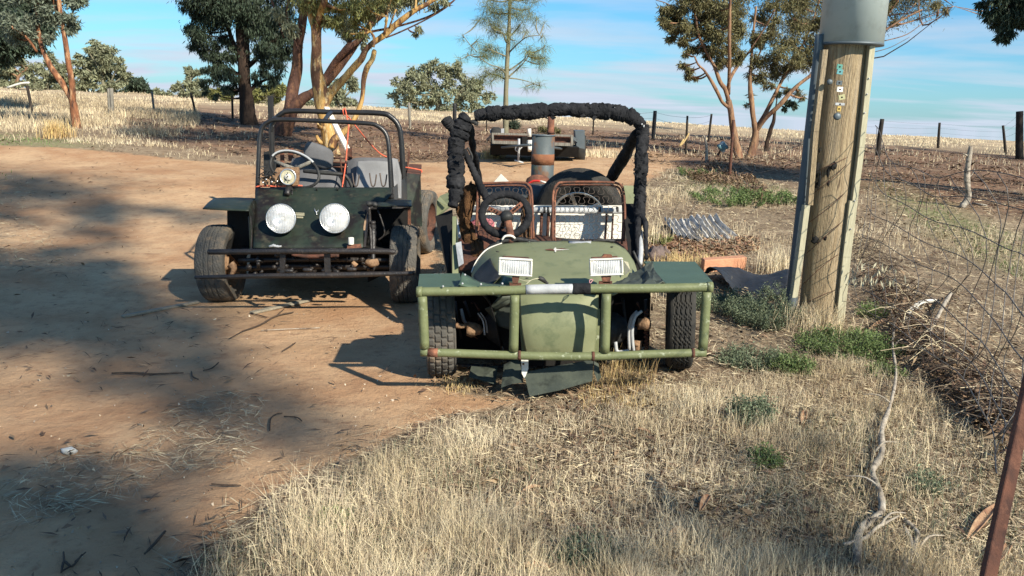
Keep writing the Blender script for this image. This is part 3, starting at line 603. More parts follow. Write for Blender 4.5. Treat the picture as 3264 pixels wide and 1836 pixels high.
# torn scuttle edge
m = MB(); m.tp([(1503, 868, 5.17, 2), (1520, 830, 5.23, 2), (1552, 795, 5.27, 2.5), (1600, 775, 5.29, 2)], 6, 5); m.build('edge_trim', mt['white'], gb)
m = MB()
m.tp([(1540, 805, 5.3, 5), (1575, 782, 5.32, 8), (1610, 768, 5.33, 9), (1660, 764, 5.33, 8), (1715, 771, 5.33, 4)], 8, 5, fn=lambda t, th, i: 1 + .3 * math.sin(i * 1.7 + th * 2))
m.tp([(1790, 766, 5.3, 4), (1815, 767, 5.3, 7), (1850, 769, 5.3, 3)], 8, 5); m.tp([(1884, 776, 5.3, 3), (1900, 766, 5.3, 6), (1960, 768, 5.3, 4)], 8, 5, fn=lambda t, th, i: 1 + .3 * math.sin(i * 2.3))
m.tp([(2018, 800, 5.25, 4), (2040, 850, 5.2, 5), (2060, 900, 4.9, 4)], 8, 4); m.build('torn_lining', mt['blk'], gb)
m = MB(); m.sheet([P3([(1812, 768, 5.27), (1885, 768, 5.27)]), P3([(1816, 781, 5.2), (1882, 780, 5.2)])], 3, 3, .003); m.build('bare_metal_patch', mt['alu'], gb)
# small winged emblem
def onbonnet(x, y): return P(x, y, 5.3 - (y - 768) * .0083)
em = MB(); em.prism([onbonnet(x, y) - Vector((0, .012, -.006)) for x, y in ((1737, 798), (1752, 795), (1768, 796), (1768, 801), (1750, 800))], (0, .006, 0)); em.prism([onbonnet(x, y) - Vector((0, .012, -.006)) for x, y in ((1773, 796), (1790, 793), (1806, 796), (1790, 800), (1773, 801))], (0, .006, 0))
o = em.build('emblem', mt['rust'], gb)
e2 = MB(); e2.prism([onbonnet(x, y) - Vector((0, .016, -.006)) for x, y in ((1768, 791), (1772, 791), (1773, 796), (1813, 797), (1773, 799.5), (1772, 805), (1768, 805), (1767, 799), (1764, 797))], (0, .006, 0)); e2.build('emblem_cross', mt['white'], o)
# rear bulkhead of the nose and dark floor/liner below it
m = MB()
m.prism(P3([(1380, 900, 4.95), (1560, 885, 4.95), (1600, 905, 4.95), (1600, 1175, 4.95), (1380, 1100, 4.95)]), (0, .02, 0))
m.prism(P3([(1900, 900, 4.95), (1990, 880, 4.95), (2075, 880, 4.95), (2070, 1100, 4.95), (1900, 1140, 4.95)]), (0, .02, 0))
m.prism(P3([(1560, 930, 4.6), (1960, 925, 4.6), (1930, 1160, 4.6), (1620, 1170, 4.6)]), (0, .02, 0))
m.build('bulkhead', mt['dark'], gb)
m = MB(); m.sheet([P3([(1590, 945, 4.44), (1560, 990, 4.5), (1590, 1040, 4.5)]), P3([(1655, 940, 4.5), (1655, 1000, 4.5), (1655, 1060, 4.5)])], 4, 4, .004); m.sheet([P3([(1545, 985, 4.5), (1618, 955, 4.42)]), P3([(1560, 1002, 4.52), (1640, 962, 4.4)])], 3, 3, .004); m.build('inner_panel', mt['flap'], gb)
# suspension: axles, brake plates, dark cone
m = MB(); m.tp([(1425, 1052, 4.62, 7), (1440, 1036, 4.6, 11), (1470, 1040, 4.6, 8), (1490, 1038, 4.6, 9)], 10, 3, fn=lambda t, th, i: 1 + .15 * math.sin(i * 2 + th * 2)); m.tp([(1488, 1048, 4.6, 22), (1505, 1050, 4.6, 24), (1524, 1053, 4.6, 18), (1535, 1060, 4.6, 10)], 14, 2, fn=lambda t, th, i: 1 + .1 * math.sin(th * 5 + i)); m.build('stub_axle', mt['tanmetal'], gb)
m = MB(); m.tp([(1418, 1060, 4.66, 14), (1424, 1090, 4.66, 17), (1420, 1110, 4.66, 16), (1426, 1150, 4.66, 10)], 9, 3); m.build('brake_backing', mt['rust'], gb)
m = MB(); m.tp([(1523, 998, 4.55, 2.5), (1540, 1025, 4.55, 2.5), (1545, 1068, 4.55, 3)], 6, 4); m.tp([(1531, 996, 4.6, 2.5), (1548, 1022, 4.6, 2.5), (1553, 1060, 4.6, 3)], 6, 4); m.tp([(1470, 985, 4.7, 5), (1478, 1020, 4.7, 6), (1488, 1032, 4.7, 5)], 8, 2); m.build('control_arm', mt['alu'], gb)
m = MB(); m.tp([(2046, 992, 4.56, 5), (2024, 1010, 4.55, 6), (2015, 1050, 4.55, 6), (2016, 1090, 4.55, 6), (2020, 1118, 4.55, 5)], 8, 4); m.tp([(2032, 992, 4.6, 5), (2012, 1015, 4.6, 5), (2004, 1060, 4.6, 5), (2006, 1115, 4.6, 5)], 8, 4); m.build('control_arm', mt['alu'], gb)
m = MB(); m.tp([(2034, 1033, 4.6, 18), (2052, 1033, 4.6, 17), (2056, 1033, 4.6, 22), (2070, 1033, 4.6, 20), (2074, 1033, 4.6, 12)], 14, 1, fn=lambda t, th, i: 1 + .06 * math.sin(th * 5)); m.tp([(2026, 1100, 4.62, 15), (2034, 1085, 4.62, 14), (2030, 1125, 4.62, 12)], 8, 2); m.build('stub_axle', mt['tanmetal'], gb)
m = MB(); m.lathe(P(1950, 1048, 4.75), (1, -.35, .05), [(.10, 0), (.098, .02), (.07, .07), (.028, .10), (.022, .15)], 26); m.lathe(P(1600, 1040, 4.8), (-1, -.3, .05), [(.12, 0), (.118, .02), (.08, .08), (.03, .12)], 26); m.build('headlamp_bowl', M('grey_bowl', (.035, .036, .036), rough=.55), gb)
m = MB()
for a in ((1480, 960, 1500, 1010), (1960, 1000, 1990, 1120), (1985, 950, 2010, 1140), (1450, 960, 1470, 1080)): m.tp([(a[0], a[1], 4.75, 5), (a[2], a[3], 4.72, 4)], 7)
m.tp([(1440, 1165, 4.7, 8), (1700, 1170, 4.75, 9), (2080, 1140, 4.7, 8)], 8, 3); m.tp([(2058, 955, 4.7, 6), (2062, 1120, 4.7, 6)], 7); m.build('front_subframe', mt['blackrail'], gb)
m = MB(); r9 = random.Random(12)
for i in range(16):
    x = r9.choice((r9.uniform(1450, 1620), r9.uniform(1950, 2085))); y = r9.uniform(960, 1120); m.tp([(x, y, 4.74, r9.uniform(1, 4)), (x + r9.uniform(-30, 30), y + r9.uniform(-40, 40), 4.72, r9.uniform(2, 5))], 7)
m.build('suspension_linkage', mt['rustdull'], gb)
m = MB(); m.tp([(2060 + 7 * math.sin(i * 1.05), 985 + i * 2.2, 4.66, 2.6) for i in range(60)], 6, 2); m.build('coil_spring', mt['rustdull'], gb)
m = MB(); m.tp([(1962, 1090, 4.5, 6), (1966, 1120, 4.5, 7), (1985, 1122, 4.5, 7), (2004, 1116, 4.5, 5)], 7, 3); m.build('link_arm', mt['alu'], gb)
# wheels
rg = .30
cl = P(1396, 1243, 4.62); wheel(gb, (cl.x, 4.66, float(gz(cl.x, 4.66)) + rg - .012), (.995, .10, .06), rg, .165, .19, tread_hex, mt['tyre'], mt['rustdull'])
cr_ = P(2154, 1232, 4.66); wheel(gb, (cr_.x, 4.72, float(gz(cr_.x, 4.72)) + rg + .01), (.985, -.15, .05), rg, .15, .19, tread_zig, mt['tyredark'], mt['rustdull'])
for x in (1480, 1965):
    c = P(x, 900, 6.75); wheel(gb, (c.x, 6.75, float(gz(c.x, 6.75)) + .31), (1, 0, .05), .31, .2, .19, tread_road, mt['tyredark'], mt['rustdull'], seg=80)
# fenders with their loose rubber skirts
m = MB(); m.prism(P3([(1337, 873, 4.62), (1466, 871, 4.62), (1472, 914, 4.18), (1332, 917, 4.18)]), (0, 0, -.012)); m.build('front_fender', mt['green_dark'], gb)
m = MB(); m.prism(P3([(2052, 833, 4.82), (2216, 834, 4.82), (2270, 896, 4.2), (2264, 902, 4.16), (2122, 902, 4.16)]), (0, 0, -.012)); m.build('front_fender', mt['green_dark'], gb)
m = MB(); m.sheet([P3([(1474, 868, 4.30), (1520, 893, 4.32), (1560, 902, 4.36), (1612, 907, 4.4)]), P3([(1463, 908, 4.12), (1510, 914, 4.12), (1555, 916, 4.14), (1612, 912, 4.2)])], 5, 4, .006, .001); o = m.build('skirt_flap', mt['green_dark'], gb)
b2 = MB()
for a, b in ((1474, 904), (1533, 906), (1601, 904), (1482, 876), (1412, 913)): b2.blob(P(a, b, 4.10), .006, .006, .006, 0, 6, 4)
b2.build('rivet', mt['alu'], o)
m = MB(); m.sheet([P3([(2076, 836, 4.56), (2084, 850, 4.50), (2096, 872, 4.36), (2126, 901, 4.17)]), P3([(2050, 846, 4.50), (2058, 862, 4.43), (2070, 884, 4.30), (2092, 903, 4.14)]), P3([(2026, 862, 4.52), (2036, 876, 4.42), (2044, 892, 4.30), (2054, 907, 4.13)]), P3([(1996, 882, 4.46), (2004, 890, 4.38), (2012, 900, 4.28), (2018, 906, 4.14)]), P3([(1948, 904, 4.36), (1960, 905, 4.30), (1966, 908, 4.24), (1976, 910, 4.16)])], 2, 2, .006, .006); m.sm = [False] * len(m.sm); m.build('skirt_flap', mt['flap'], gb)
m = MB(); m.prism(P3([(1988, 832, 4.7), (2002, 836, 4.7), (2010, 862, 4.6), (1992, 878, 4.6)]), (0, .01, 0)); m.build('pale_bracket', mt['cream'], gb)
# wheel arches (dark inner walls)
m = MB()
m.prism(P3([(1360, 905, 4.75), (1560, 900, 4.9), (1560, 1130, 4.95), (1540, 1150, 4.95), (1480, 940, 4.9)]), (0, .01, 0))
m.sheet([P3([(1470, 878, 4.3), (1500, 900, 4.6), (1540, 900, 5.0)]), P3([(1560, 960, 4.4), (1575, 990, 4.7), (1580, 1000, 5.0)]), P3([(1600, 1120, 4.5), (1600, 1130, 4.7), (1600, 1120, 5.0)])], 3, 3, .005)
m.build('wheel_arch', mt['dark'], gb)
# plates hanging under the nose
m = MB(); m.prism(P3([(1670, 1190, 4.24), (1780, 1168, 4.25), (1891, 1149, 4.26), (1888, 1215, 4.14), (1785, 1244, 4.125), (1688, 1264, 4.11)]), (0, .008, .003)); m.build('hanging_plate', mt['flap'], gb)
m = MB(); m.prism(P3([(1502, 1170, 4.5), (1545, 1173, 4.5), (1586, 1168, 4.5), (1580, 1226, 4.32), (1536, 1212, 4.33), (1494, 1202, 4.34)]), (0, .008, .003)); m.build('hanging_flap', mt['flap'], gb)
m = MB(); m.prism(P3([(1606, 1165, 4.36), (1630, 1152, 4.37), (1655, 1150, 4.37), (1668, 1220, 4.22), (1630, 1224, 4.22), (1597, 1236, 4.21)]), (0, .008, .003)); m.build('hanging_flap', mt['flap'], gb)
m = MB(); m.prism(P3([(1894, 1152, 4.28), (1908, 1160, 4.3), (1916, 1202, 4.22), (1905, 1218, 4.2), (1893, 1185, 4.2)]), (0, .006, 0)); m.build('hanging_flap', mt['flap'], gb)
m = MB(); m.prism(P3([(1661, 1147, 4.22), (1684, 1147, 4.22), (1684, 1176, 4.22), (1672, 1208, 4.22), (1663, 1190, 4.22)]), (0, .008, 0)); o = m.build('white_bracket', mt['white'], gb)
b2 = MB(); b2.blob(P(1668, 1160, 4.21), .006, .004, .006, 0, 6, 4); b2.build('bolt', mt['rustdull'], o)
# head lamps
def rectlamp(pts, Yc, brk):
    a, b, c, d = P3(pts, Yc); ctr = (a + b + c + d) / 4; ex = ((b - a) + (c - d)) / 4; ez = ((a - d) + (b - c)) / 4; n = ex.cross(ez).normalized(); ey = n if n.y > 0 else -n
    hs = MB(); hs.box(ctr + ey * .085, ex * .9, ez * .85, ey * .02, .012); o = hs.build('headlight', mt['rustdull'], gb)
    fr = MB()
    for sx, sz, hx, hz in ((0, 1, 1, .11), (0, -1, 1, .11), (1, 0, .07, .78), (-1, 0, .07, .78)):
        fr.box(ctr + ex * sx * (1 - .07) + ez * sz * (1 - .11), ex * hx, ez * hz, ey * .014, .004)
    fr.build('bezel', mt['white'], o)
    g = MB(); rows = []; rf = []
    for j in range(7):
        rows.append([ctr + ex * (i / 3 - 1) * .87 + ez * (j / 3 - 1) * .80 - ey * (.008 * (1 - (i / 3 - 1) ** 2) * (1 - (j / 3 - 1) ** 2) + .004) for i in range(7)])
        rf.append([ctr + ex * (i / 4 - 1) * .90 + ez * (j / 3 - 1) * .84 + ey * (.058 * (1 - abs(i / 4 - 1) ** 2.5) * (1 - abs(j / 3 - 1) ** 2.5) - .004) for i in range(9)])
    k = MB(); k.sheet(rf, 2, 2, .002); k.build('reflector', mt['reflector'], o)
    k = MB(); k.tube([ctr + ey * .05, ctr + ey * .012], [.012, .009], 10); k.build('bulb', mt['white'], o)
    g.sheet(rows, 3, 3, .002); g.build('lens', mt['glass'], o)
    bm = MB()
    for q in brk: bm.prism(P3(q, Yc), (0, .02, 0))
    bm.build('lamp_bracket', mt['rust'], gb)
rectlamp([(1590, 820), (1698, 826), (1696, 882), (1588, 876)], 4.26, [[(1632, 880), (1656, 882), (1650, 905), (1634, 904)], [(1624, 902), (1662, 904), (1658, 921), (1626, 918)]])
rectlamp([(1878, 825), (1985, 821), (1987, 876), (1880, 881)], 4.26, [[(1916, 880), (1948, 880), (1944, 902), (1922, 902)], [(1910, 898), (1952, 898), (1948, 914), (1908, 912)], [(1918, 820), (1925, 811), (1950, 813), (1953, 821)]])
m = MB(); m.tp([(1655, 890, 4.2, 1.2), (1680, 896, 4.2, 1.2), (1708, 888, 4.25, 1.2), (1722, 888, 4.28, 1.2)], 5, 6); m.tp([(1716, 888, 4.2, 1.2), (1695, 892, 4.15, 1.2), (1678, 905, 4.1, 1.2)], 5, 6); m.build('lamp_wire', mt['cream'], gb)
m = MB(); m.tp([(1716, 886, 4.28, 6), (1728, 890, 4.28, 8), (1740, 900, 4.3, 5), (1748, 904, 4.3, 3)], 9, 3); m.build('plug', mt['blk'], gb)
m = MB(); m.tp([(1879, 902, 4.15, 1.5), (1880, 893, 4.18, 1.5), (1889, 891, 4.2, 1.5), (1886, 898, 4.15, 1.5), (1880, 904, 4.12, 1.5)], 5, 5); m.build('pink_wire_loop', M('pink_wire', (.6, .3, .3), rough=.6), gb)
# body tub
m = MB(); m.prism(P3([(1387, 690, 5.9), (1442, 668, 5.9), (1446, 905, 5.4), (1425, 880, 5.4)]), (.0, .02, 0)); m.prism(P3([(1986, 650, 6.0), (2030, 650, 6.0), (2052, 880, 5.3), (2010, 870, 5.3)]), (0, .02, 0)); m.build('side_wall', mt['dark'], gb)
m = MB(); m.prism(P3([(1392, 640, 6.4), (1402, 625, 6.6), (1432, 612, 6.6), (1436, 660, 6.4), (1392, 694, 6.4)]), (0, .02, 0)); m.prism(P3([(1988, 592, 6.9), (2022, 592, 6.9), (2034, 660, 6.8), (1998, 668, 6.8)]), (0, .02, 0)); m.build('rear_mudguard', mt['green'], gb)
m = MB(); m.prism(P3([(1442, 690, 5.7), (1455, 690, 5.7), (1460, 780, 5.5), (1462, 880, 5.35), (1442, 880, 5.35)]), (0, .02, 0)); m.build('door_sill', mt['green'], gb)
m = MB(); m.prism(P3([(1452, 775, 5.5), (1470, 770, 5.5), (1478, 840, 5.35), (1462, 850, 5.35)]), (0, .01, 0)); m.tp([(1452, 700, 5.8, 7), (1462, 760, 5.7, 8)], 8); m.build('inner_sill', mt['alu'], gb)
m = MB(); m.sheet([P3([(1462, 720, 6.0), (1560, 720, 6.0), (1800, 760, 6.0), (2010, 760, 6.0)]), P3([(1465, 860, 5.4), (1600, 850, 5.4), (1800, 850, 5.4), (2030, 850, 5.4)])], 4, 4, .01); m.build('floor_pan', mt['rustdull'], gb)
m = MB(); m.prism(P3([(1496, 655, 6.25), (1988, 655, 6.25), (1990, 775, 6.2), (1500, 790, 6.2)]), (0, .02, 0)); o = m.build('rear_panel', mt['white'], gb)
m = MB()
for x in (1728, 1750, 1762, 1935, 1955): m.tp([(x, 664, 6.19, 3 if x % 2 else 5), (x - 6, 775, 6.14, 3 if x % 2 else 5)], 6)
m.build('panel_strap', mt['rustdull'], gb)
m = MB(); m.tp([(1498, 668, 6.15, 10), (1985, 672, 6.15, 10)], 14); o = m.build('cross_tube', mt['alu'], gb)
m = MB()
for a in (1736, 1748, 1912, 1968): m.tp([(a - 4, 669.5, 6.15, 10.8), (a + 3, 669.5, 6.15, 10.8)], 14)
m.build('tape_band', mt['blk'], o)
# tank behind the seats
m = MB(); m.tp([(1540, 625, 6.75, 34), (1560, 623, 6.75, 40), (1700, 625, 6.75, 40), (1760, 625, 6.75, 38)], 18, 2); m.build('fuel_tank', M('grey_tank', (.045, .05, .052), (.075, .08, .08), 9, .5, spots=[((.62, .6, .56), 14, .68, .70)]), gb)
m = MB(); m.prism(P3([(1574, 580, 6.9), (1596, 555, 6.9), (1622, 580, 6.9)]), (0, .05, 0)); m.build('white_scrap', mt['white'], gb)
m = MB(); m.lathe(P(1716, 583, 6.9), (0, -.25, 1), [(.105, 0), (.10, .025), (.07, .05), (.02, .062), (.001, .063)], 22); o = m.build('rusty_dome', mt['rust'], gb)
m = MB(); m.tp([(1684, 586, 6.78, 3.5), (1700, 577, 6.77, 3.5), (1722, 577, 6.76, 3.5)], 8, 4); m.build('red_handle', M('red_plastic', (.6, .04, .03), rough=.4), gb)
m = MB(); m.tp([(1722, 577, 6.76, 3), (1748, 585, 6.76, 3)], 8, 2); m.build('white_handle', mt['white'], gb)
# spare wheel lying against the back
wheel(gb, P(1845, 672, 6.62), (.10, .88, .34), .345, .2, .205, tread_road, mt['tyredark'], mt['chrome'], spokes=5, seg=110)
# seats of bare wire
def wseat(fr, Yt, Yb, rows, cols, loops):
    t = MB(); pts = [(x, y, Yt + (Yb - Yt) * (y - 580) / 190, r) for x, y, r in fr]; t.tp(pts, 8, 5); pts2 = [(x + (6 if x < (fr[0][0] + fr[-1][0]) / 2 else -6), y + 9, Y + .05, r * .8) for x, y, Y, r in pts]; t.tp(pts2, 8, 5)
    o = t.build('seat_frame', mt['rust'], gb)
    w = MB(); xs0, xs1 = min(f[0] for f in fr) + 8, max(f[0] for f in fr) - 8; y0, y1 = min(f[1] for f in fr), max(f[1] for f in fr)
    for r in range(rows):
        y = y0 + 28 + (y1 - y0 - 40) * r / (rows - 1); line = []; sp_ = (xs1 - xs0) / cols; w_ = sp_ / .56
        for i in range(cols):
            sg = 1 if i % 2 else -1; xi = xs0 + sp_ * (i + .5); j_ = random.uniform(-1.5, 1.5)
            for dx, dy in ((-.28, 0), (-.40, .45), (-.30, .85), (0, 1), (.30, .85), (.40, .45)):
                yy = y + dy * sg * loops + j_; line.append((xi + dx * w_ * .92, yy, Yt + (Yb - Yt) * (yy - 580) / 190 - .01, .85))
        w.tp(line, 4, 3)
    w.build('seat_spring', mt['spring'], o)
    v = MB()
    for i in range(cols + 1):
        x = xs0 + (xs1 - xs0) * i / cols; v.tp([(x, y0 + 3, Yt, .8), (x, y0 + 18, Yt + .01, .8)], 4)
    v.build('hook_wire', mt['spring'], o)
    return o
wseat([(1517, 760, 4), (1521, 660, 4), (1524, 600, 4), (1534, 587, 4), (1560, 584, 4), (1660, 582, 4), (1684, 590, 4), (1695, 620, 4), (1700, 760, 4)], 6.0, 5.75, 5, 12, 12)
wseat([(1762, 768, 4), (1762, 680, 4), (1764, 615, 4), (1776, 588, 4), (1800, 581, 4), (1900, 580, 4), (1965, 584, 4), (1986, 605, 4), (1992, 680, 4), (1988, 768, 4)], 6.0, 5.75, 6, 14, 11)
m = MB(); m.sheet([P3([(1470, 598, 6.08), (1500, 586, 6.05), (1534, 590, 6.03)]), P3([(1462, 680, 6.0), (1484, 680, 5.92), (1502, 690, 5.92)]), P3([(1464, 745, 5.9), (1490, 740, 5.82), (1518, 750, 5.78)]), P3([(1474, 838, 5.6), (1512, 820, 5.55), (1540, 800, 5.5)])], 5, 5, .03, .008)
m.sheet([P3([(1660, 640, 6.06), (1690, 620, 6.05)]), P3([(1660, 700, 5.95), (1698, 690, 5.95)]), P3([(1650, 762, 5.85), (1706, 766, 5.85)])], 5, 5, .03, .004); m.build('seat_padding', mt['fibre'], gb)
m = MB(); m.sheet([P3([(1498, 708, 6.1), (1530, 690, 6.08), (1570, 700, 6.08)]), P3([(1505, 740, 6.0), (1545, 730, 6.0), (1580, 738, 6.0)]), P3([(1535, 785, 5.8), (1565, 775, 5.8), (1592, 770, 5.8)])], 5, 5, .008, .004); m.build('pink_cloth', mt['pink'], gb)
# steering
ctr = P(1611, 684, 5.45); hx = P(1694, 684, 5.45) - ctr; vy = P(1611, 610, 5.50) - ctr
m = MB(); ring = []; 
for i in range(73):
    a = 2 * math.pi * i / 72; ring.append(ctr + hx * math.cos(a) * .90 + vy * math.sin(a) * .88)
m.tube(ring, .0235, 10, 1, cap=False, fn=lambda t, th, i: 1 + .16 * abs(math.sin(i * math.pi / 3.6)) + .05 * math.sin(th * 3 + i)); sw = m.build('steering_wheel', mt['wrap'], gb)
m = MB(); hc = P(1615, 690, 5.43)
for ex, ey in ((1556, 664), (1664, 648), (1592, 745)):
    e = P(ex, ey, 5.46); d = (e - hc); m.bar(hc + d * .1 + Vector((0, -.004, 0)), e, .032, .006, (0, -1, .2), .002)
o = m.build('spoke', mt['rust'], sw)
m = MB()
for ex, ey in ((1556, 664), (1664, 648), (1592, 745)):
    e = P(ex, ey, 5.45); d = (e - hc)
    for k in (.5, .66, .82): m.lathe(hc + d * k + Vector((0, -.012, .003)), (0, -1, .1), [(.007, 0), (.007, .002), (.0001, .002)], 10)
m.build('spoke_hole', mt['dark'], sw)
m = MB(); m.tp([(1614, 684, 5.44, 15), (1614, 688, 5.42, 20), (1616, 698, 5.38, 20), (1617, 702, 5.37, 15)], 18, 1); m.build('hub_boss', mt['blk'], sw)
m = MB(); m.tp([(1619, 706, 5.36, 13), (1625, 735, 5.34, 12), (1630, 775, 5.34, 14)], 12, 3); m.build('steering_column', mt['rust'], gb)
m = MB(); m.tp([(1600, 765, 5.3, 3), (1610, 753, 5.3, 4), (1630, 752, 5.3, 4), (1642, 760, 5.3, 3)], 6, 4); m.build('column_gaiter', mt['white'], gb)
# padded roll cage
def pad(name, pts, k=.12, per=5.0, seg=14, n=7, ph=0., mat='wrap'):
    m = MB(); rr = random.Random(name + str(pts[0])); N_ = (len(pts) - 1) * n + 1; f_ = []; nxt = 0; off = 1; sk = 0
    bd = [0]
    while bd[-1] < N_ + 12: bd.append(bd[-1] + per * rr.uniform(.75, 1.45))
    offs = [rr.uniform(-.09, .09) for _ in bd]; ph_ = [rr.uniform(0, 6) for _ in bd]; sags = [rr.uniform(.02, .12) for _ in bd]
    def fn(t, th, i):
        k = 0
        while bd[k + 1] < i: k += 1
        d = min(i - bd[k], bd[k + 1] - i)
        return (1.03 + offs[k] * 1.3) * (1 - 1.5 * k_ * math.exp(-(d / .75) ** 2)) + sags[k] * math.sin(th + ph_[k]) + .07 * math.sin(th * 3 + ph_[k] + i * .6) + .045 * math.sin(th * 6 + i * 1.9 + ph_[k]) + .03 * math.sin(th * 2 + i * 2.9)
    k_ = k
    m.tp(pts, max(seg, 16), n, fn=fn); m.sm = [rr.random() < .55 for _ in m.sm]
    return m.build(name, mt[mat], gb)
YH = 6.0
pad('roll_bar_padding', [(1512, 369, YH, 17), (1560, 364, YH, 23), (1603, 361, YH, 21), (1676, 359, YH, 23), (1748, 353, YH, 21.5), (1821, 349, YH, 21), (1893, 353, YH, 22), (1955, 356, YH, 25), (1993, 366, YH, 25), (2025, 383, YH, 22), (2048, 405, YH, 20)], .12, 10, n=11)
pad('roll_bar_padding', [(2052, 396, YH, 18), (2050, 424, YH, 22), (2045, 478, YH - .03, 21), (2043, 548, YH - .08, 20), (2041, 610, YH - .12, 20), (2039, 673, YH - .16, 19), (2037, 714, YH - .2, 18)], .08, 9, n=10)
pad('roll_bar_padding', [(1492, 368, YH, 12), (1482, 380, YH, 24), (1470, 415, YH, 34), (1457, 452, YH - .02, 30), (1454, 500, YH - .05, 28), (1453, 560, YH - .1, 27), (1451, 610, YH - .13, 25), (1443, 660, YH - .17, 14)], .17, 9.5, n=10)
pad('lower_post_padding', [(2038, 690, YH - .2, 12), (2056, 710, YH - .3, 9), (2060, 770, YH - .45, 7), (2059, 825, YH - .6, 6)], .1, 4); pad('lower_post_padding', [(2036, 700, YH - .25, 14), (2032, 760, YH - .4, 9), (2036, 815, YH - .6, 6)], .1, 4)
m = MB(); m.tp([(2040, 740, YH - .3, 9), (2042, 790, YH - .5, 9), (2040, 840, YH - .7, 8)], 10, 3); m.build('bare_post', mt['alu'], gb)
pad('rear_stay_padding', [(2032, 424, YH + .05, 18), (2000, 480, YH + .35, 19), (1962, 545, YH + .7, 18), (1938, 585, YH + .95, 16)], .1, 7)
pad('rear_stay_padding', [(1496, 400, YH + .05, 14), (1505, 460, YH + .35, 12), (1520, 530, YH + .7, 11), (1532, 590, YH + .95, 10)], .2, 4)
m = MB(); m.tp([(1478, 478, YH + .05, 10), (1500, 525, YH + .02, 11), (1525, 580, YH - .02, 12), (1555, 640, YH - .1, 13)], 14, 16, fn=lambda t, th, i: 1 + .10 * math.sin(i * 1.6)); m.build('ribbed_hose', mt['wrap'], gb)
m = MB(); m.tp([(1421, 379, YH - .04, 17), (1424, 384, YH - .04, 18), (1432, 396, YH - .02, 17), (1448, 412, YH, 16)], 16, 8, fn=lambda t, th, i: 1 + .07 * math.sin(i * 1.6), cap=False)
m.tp([(1424, 383, YH - .04, 14), (1440, 402, YH - .0, 13)], 16, 2, cap=True); m.build('ribbed_elbow', mt['wrap'], gb)
m = MB(); m.tp([(1500, 388, YH, 5), (1516, 390, YH, 8), (1518, 400, YH, 6)], 8, 4); m.tp([(1490, 470, YH + .1, 4), (1505, 500, YH + .1, 4), (1500, 530, YH + .1, 4), (1524, 560, YH + .1, 4)], 6, 5); m.build('strap_end', mt['blk'], gb)
m = MB(); r3 = random.Random(3)
for i in range(26):
    t = r3.random(); x = 1550 + 440 * t; y = 342 - 8 * math.sin(t * 3) + (10 if t > .9 else 0)
    m.tp([(x, y, YH, 2), (x + r3.uniform(-4, 4), y - r3.uniform(3, 9), YH + r3.uniform(-.02, .02), .6)], 4)
m.build('frayed_foam', mt['wrap'], gb)
m = MB()
for i in range(70):      # torn edges and loose tape ends
    q = r3.choice(((1540, 1980, 362, 352), (1453, 1458, 440, 640), (2040, 2046, 450, 700))); t = r3.random(); x = q[0] + (q[1] - q[0]) * t + r3.uniform(-20, 20) * (q[1] - q[0] < 50); y = q[2] + (q[3] - q[2]) * t + r3.uniform(-20, 20) * (q[1] - q[0] > 50)
    c0 = P(x, y, YH - .045 - (.12 if y > 420 else 0)); d = Vector((r3.gauss(0, 1), r3.gauss(0, .3) - .4, r3.gauss(0, 1))).normalized(); e = d.cross(Vector((0, 1, .2))).normalized(); L1, W1 = r3.uniform(.012, .035), r3.uniform(.006, .016)
    m.prism([c0 - d * L1 - e * W1, c0 + d * L1 - e * W1 * .5, c0 + d * L1 * .8 + e * W1, c0 - d * L1 * .7 + e * W1 * 1.2], Vector((0, .003, 0)))
m.build('torn_tape', mt['wrap'], gb)
m = MB()
for a, b, r in ((1640, 347, 2.5), (1846, 355, 3), (1960, 345, 3), (1975, 347, 3), (1900, 352, 2), (2052, 402, 4), (2046, 396, 3)): m.blob(P(a, b, YH - .045), .006, .004, .006 * r / 2.5, .3, 7, 5, seed=int(a))
m.build('foil_patch', mt['alu'], gb)

# drum and flue standing behind the buggy
b0 = onG(P(1732, 600, 7.6).x, 7.6); dr = thing('steel_drum', b0, 'narrow grey and rust banded steel drum standing upright behind the green buggy', 'drum')
tp_, bt = P(1732.5, 431, 7.6), P(1728, 573, 7.6); rad = 36.5 * S(tp_); ax = (tp_ - bt).normalized(); base = bt - ax * (.35)
def dseg(n, f0, f1, mat, nm):
    m = MB(); a = P(1732.5 + (1728 - 1732.5) * f0, 431 + 142 * f0, 7.6); b = P(1732.5 + (1728 - 1732.5) * f1, 431 + 142 * f1, 7.6) if f1 <= 1 else base
    m.tube([a, b], rad * (1 + n), 36); m.build(nm, mt[mat], dr)
dseg(0, 0, 1.5, 'drum', 'drum_shell'); dseg(.012, .42, .66, 'drumrust', 'rust_band')
m = MB(); m.tube([tp_ + ax * .004, tp_ - ax * .008], rad * 1.04, 36); m.build('drum_rim', mt['galvdark'], dr)
m = MB(); q = P(1757, 372, 7.72); q2 = P(1755, 428, 7.72); m.tube([q, q2, q2 - ax * .15], 11 * S(q), 18); o = m.build('flue_pipe', mt['rust'], dr)
m = MB(); z = P(1756, 420, 7.72); m.tube([z, z - ax * .012], 14 * S(q), 18); m.build('pipe_clamp', mt['rustdull'], o)
m = MB(); m.lathe(base, (0, 0, -1), [(rad * 1.3, 0), (rad * 1.35, .02), (rad * 1.5, max(.05, base.z - b0.z)), (rad * 1.45, max(.05, base.z - b0.z) + .01)], 24); m.build('drum_stand', mt['rustdull'], dr)

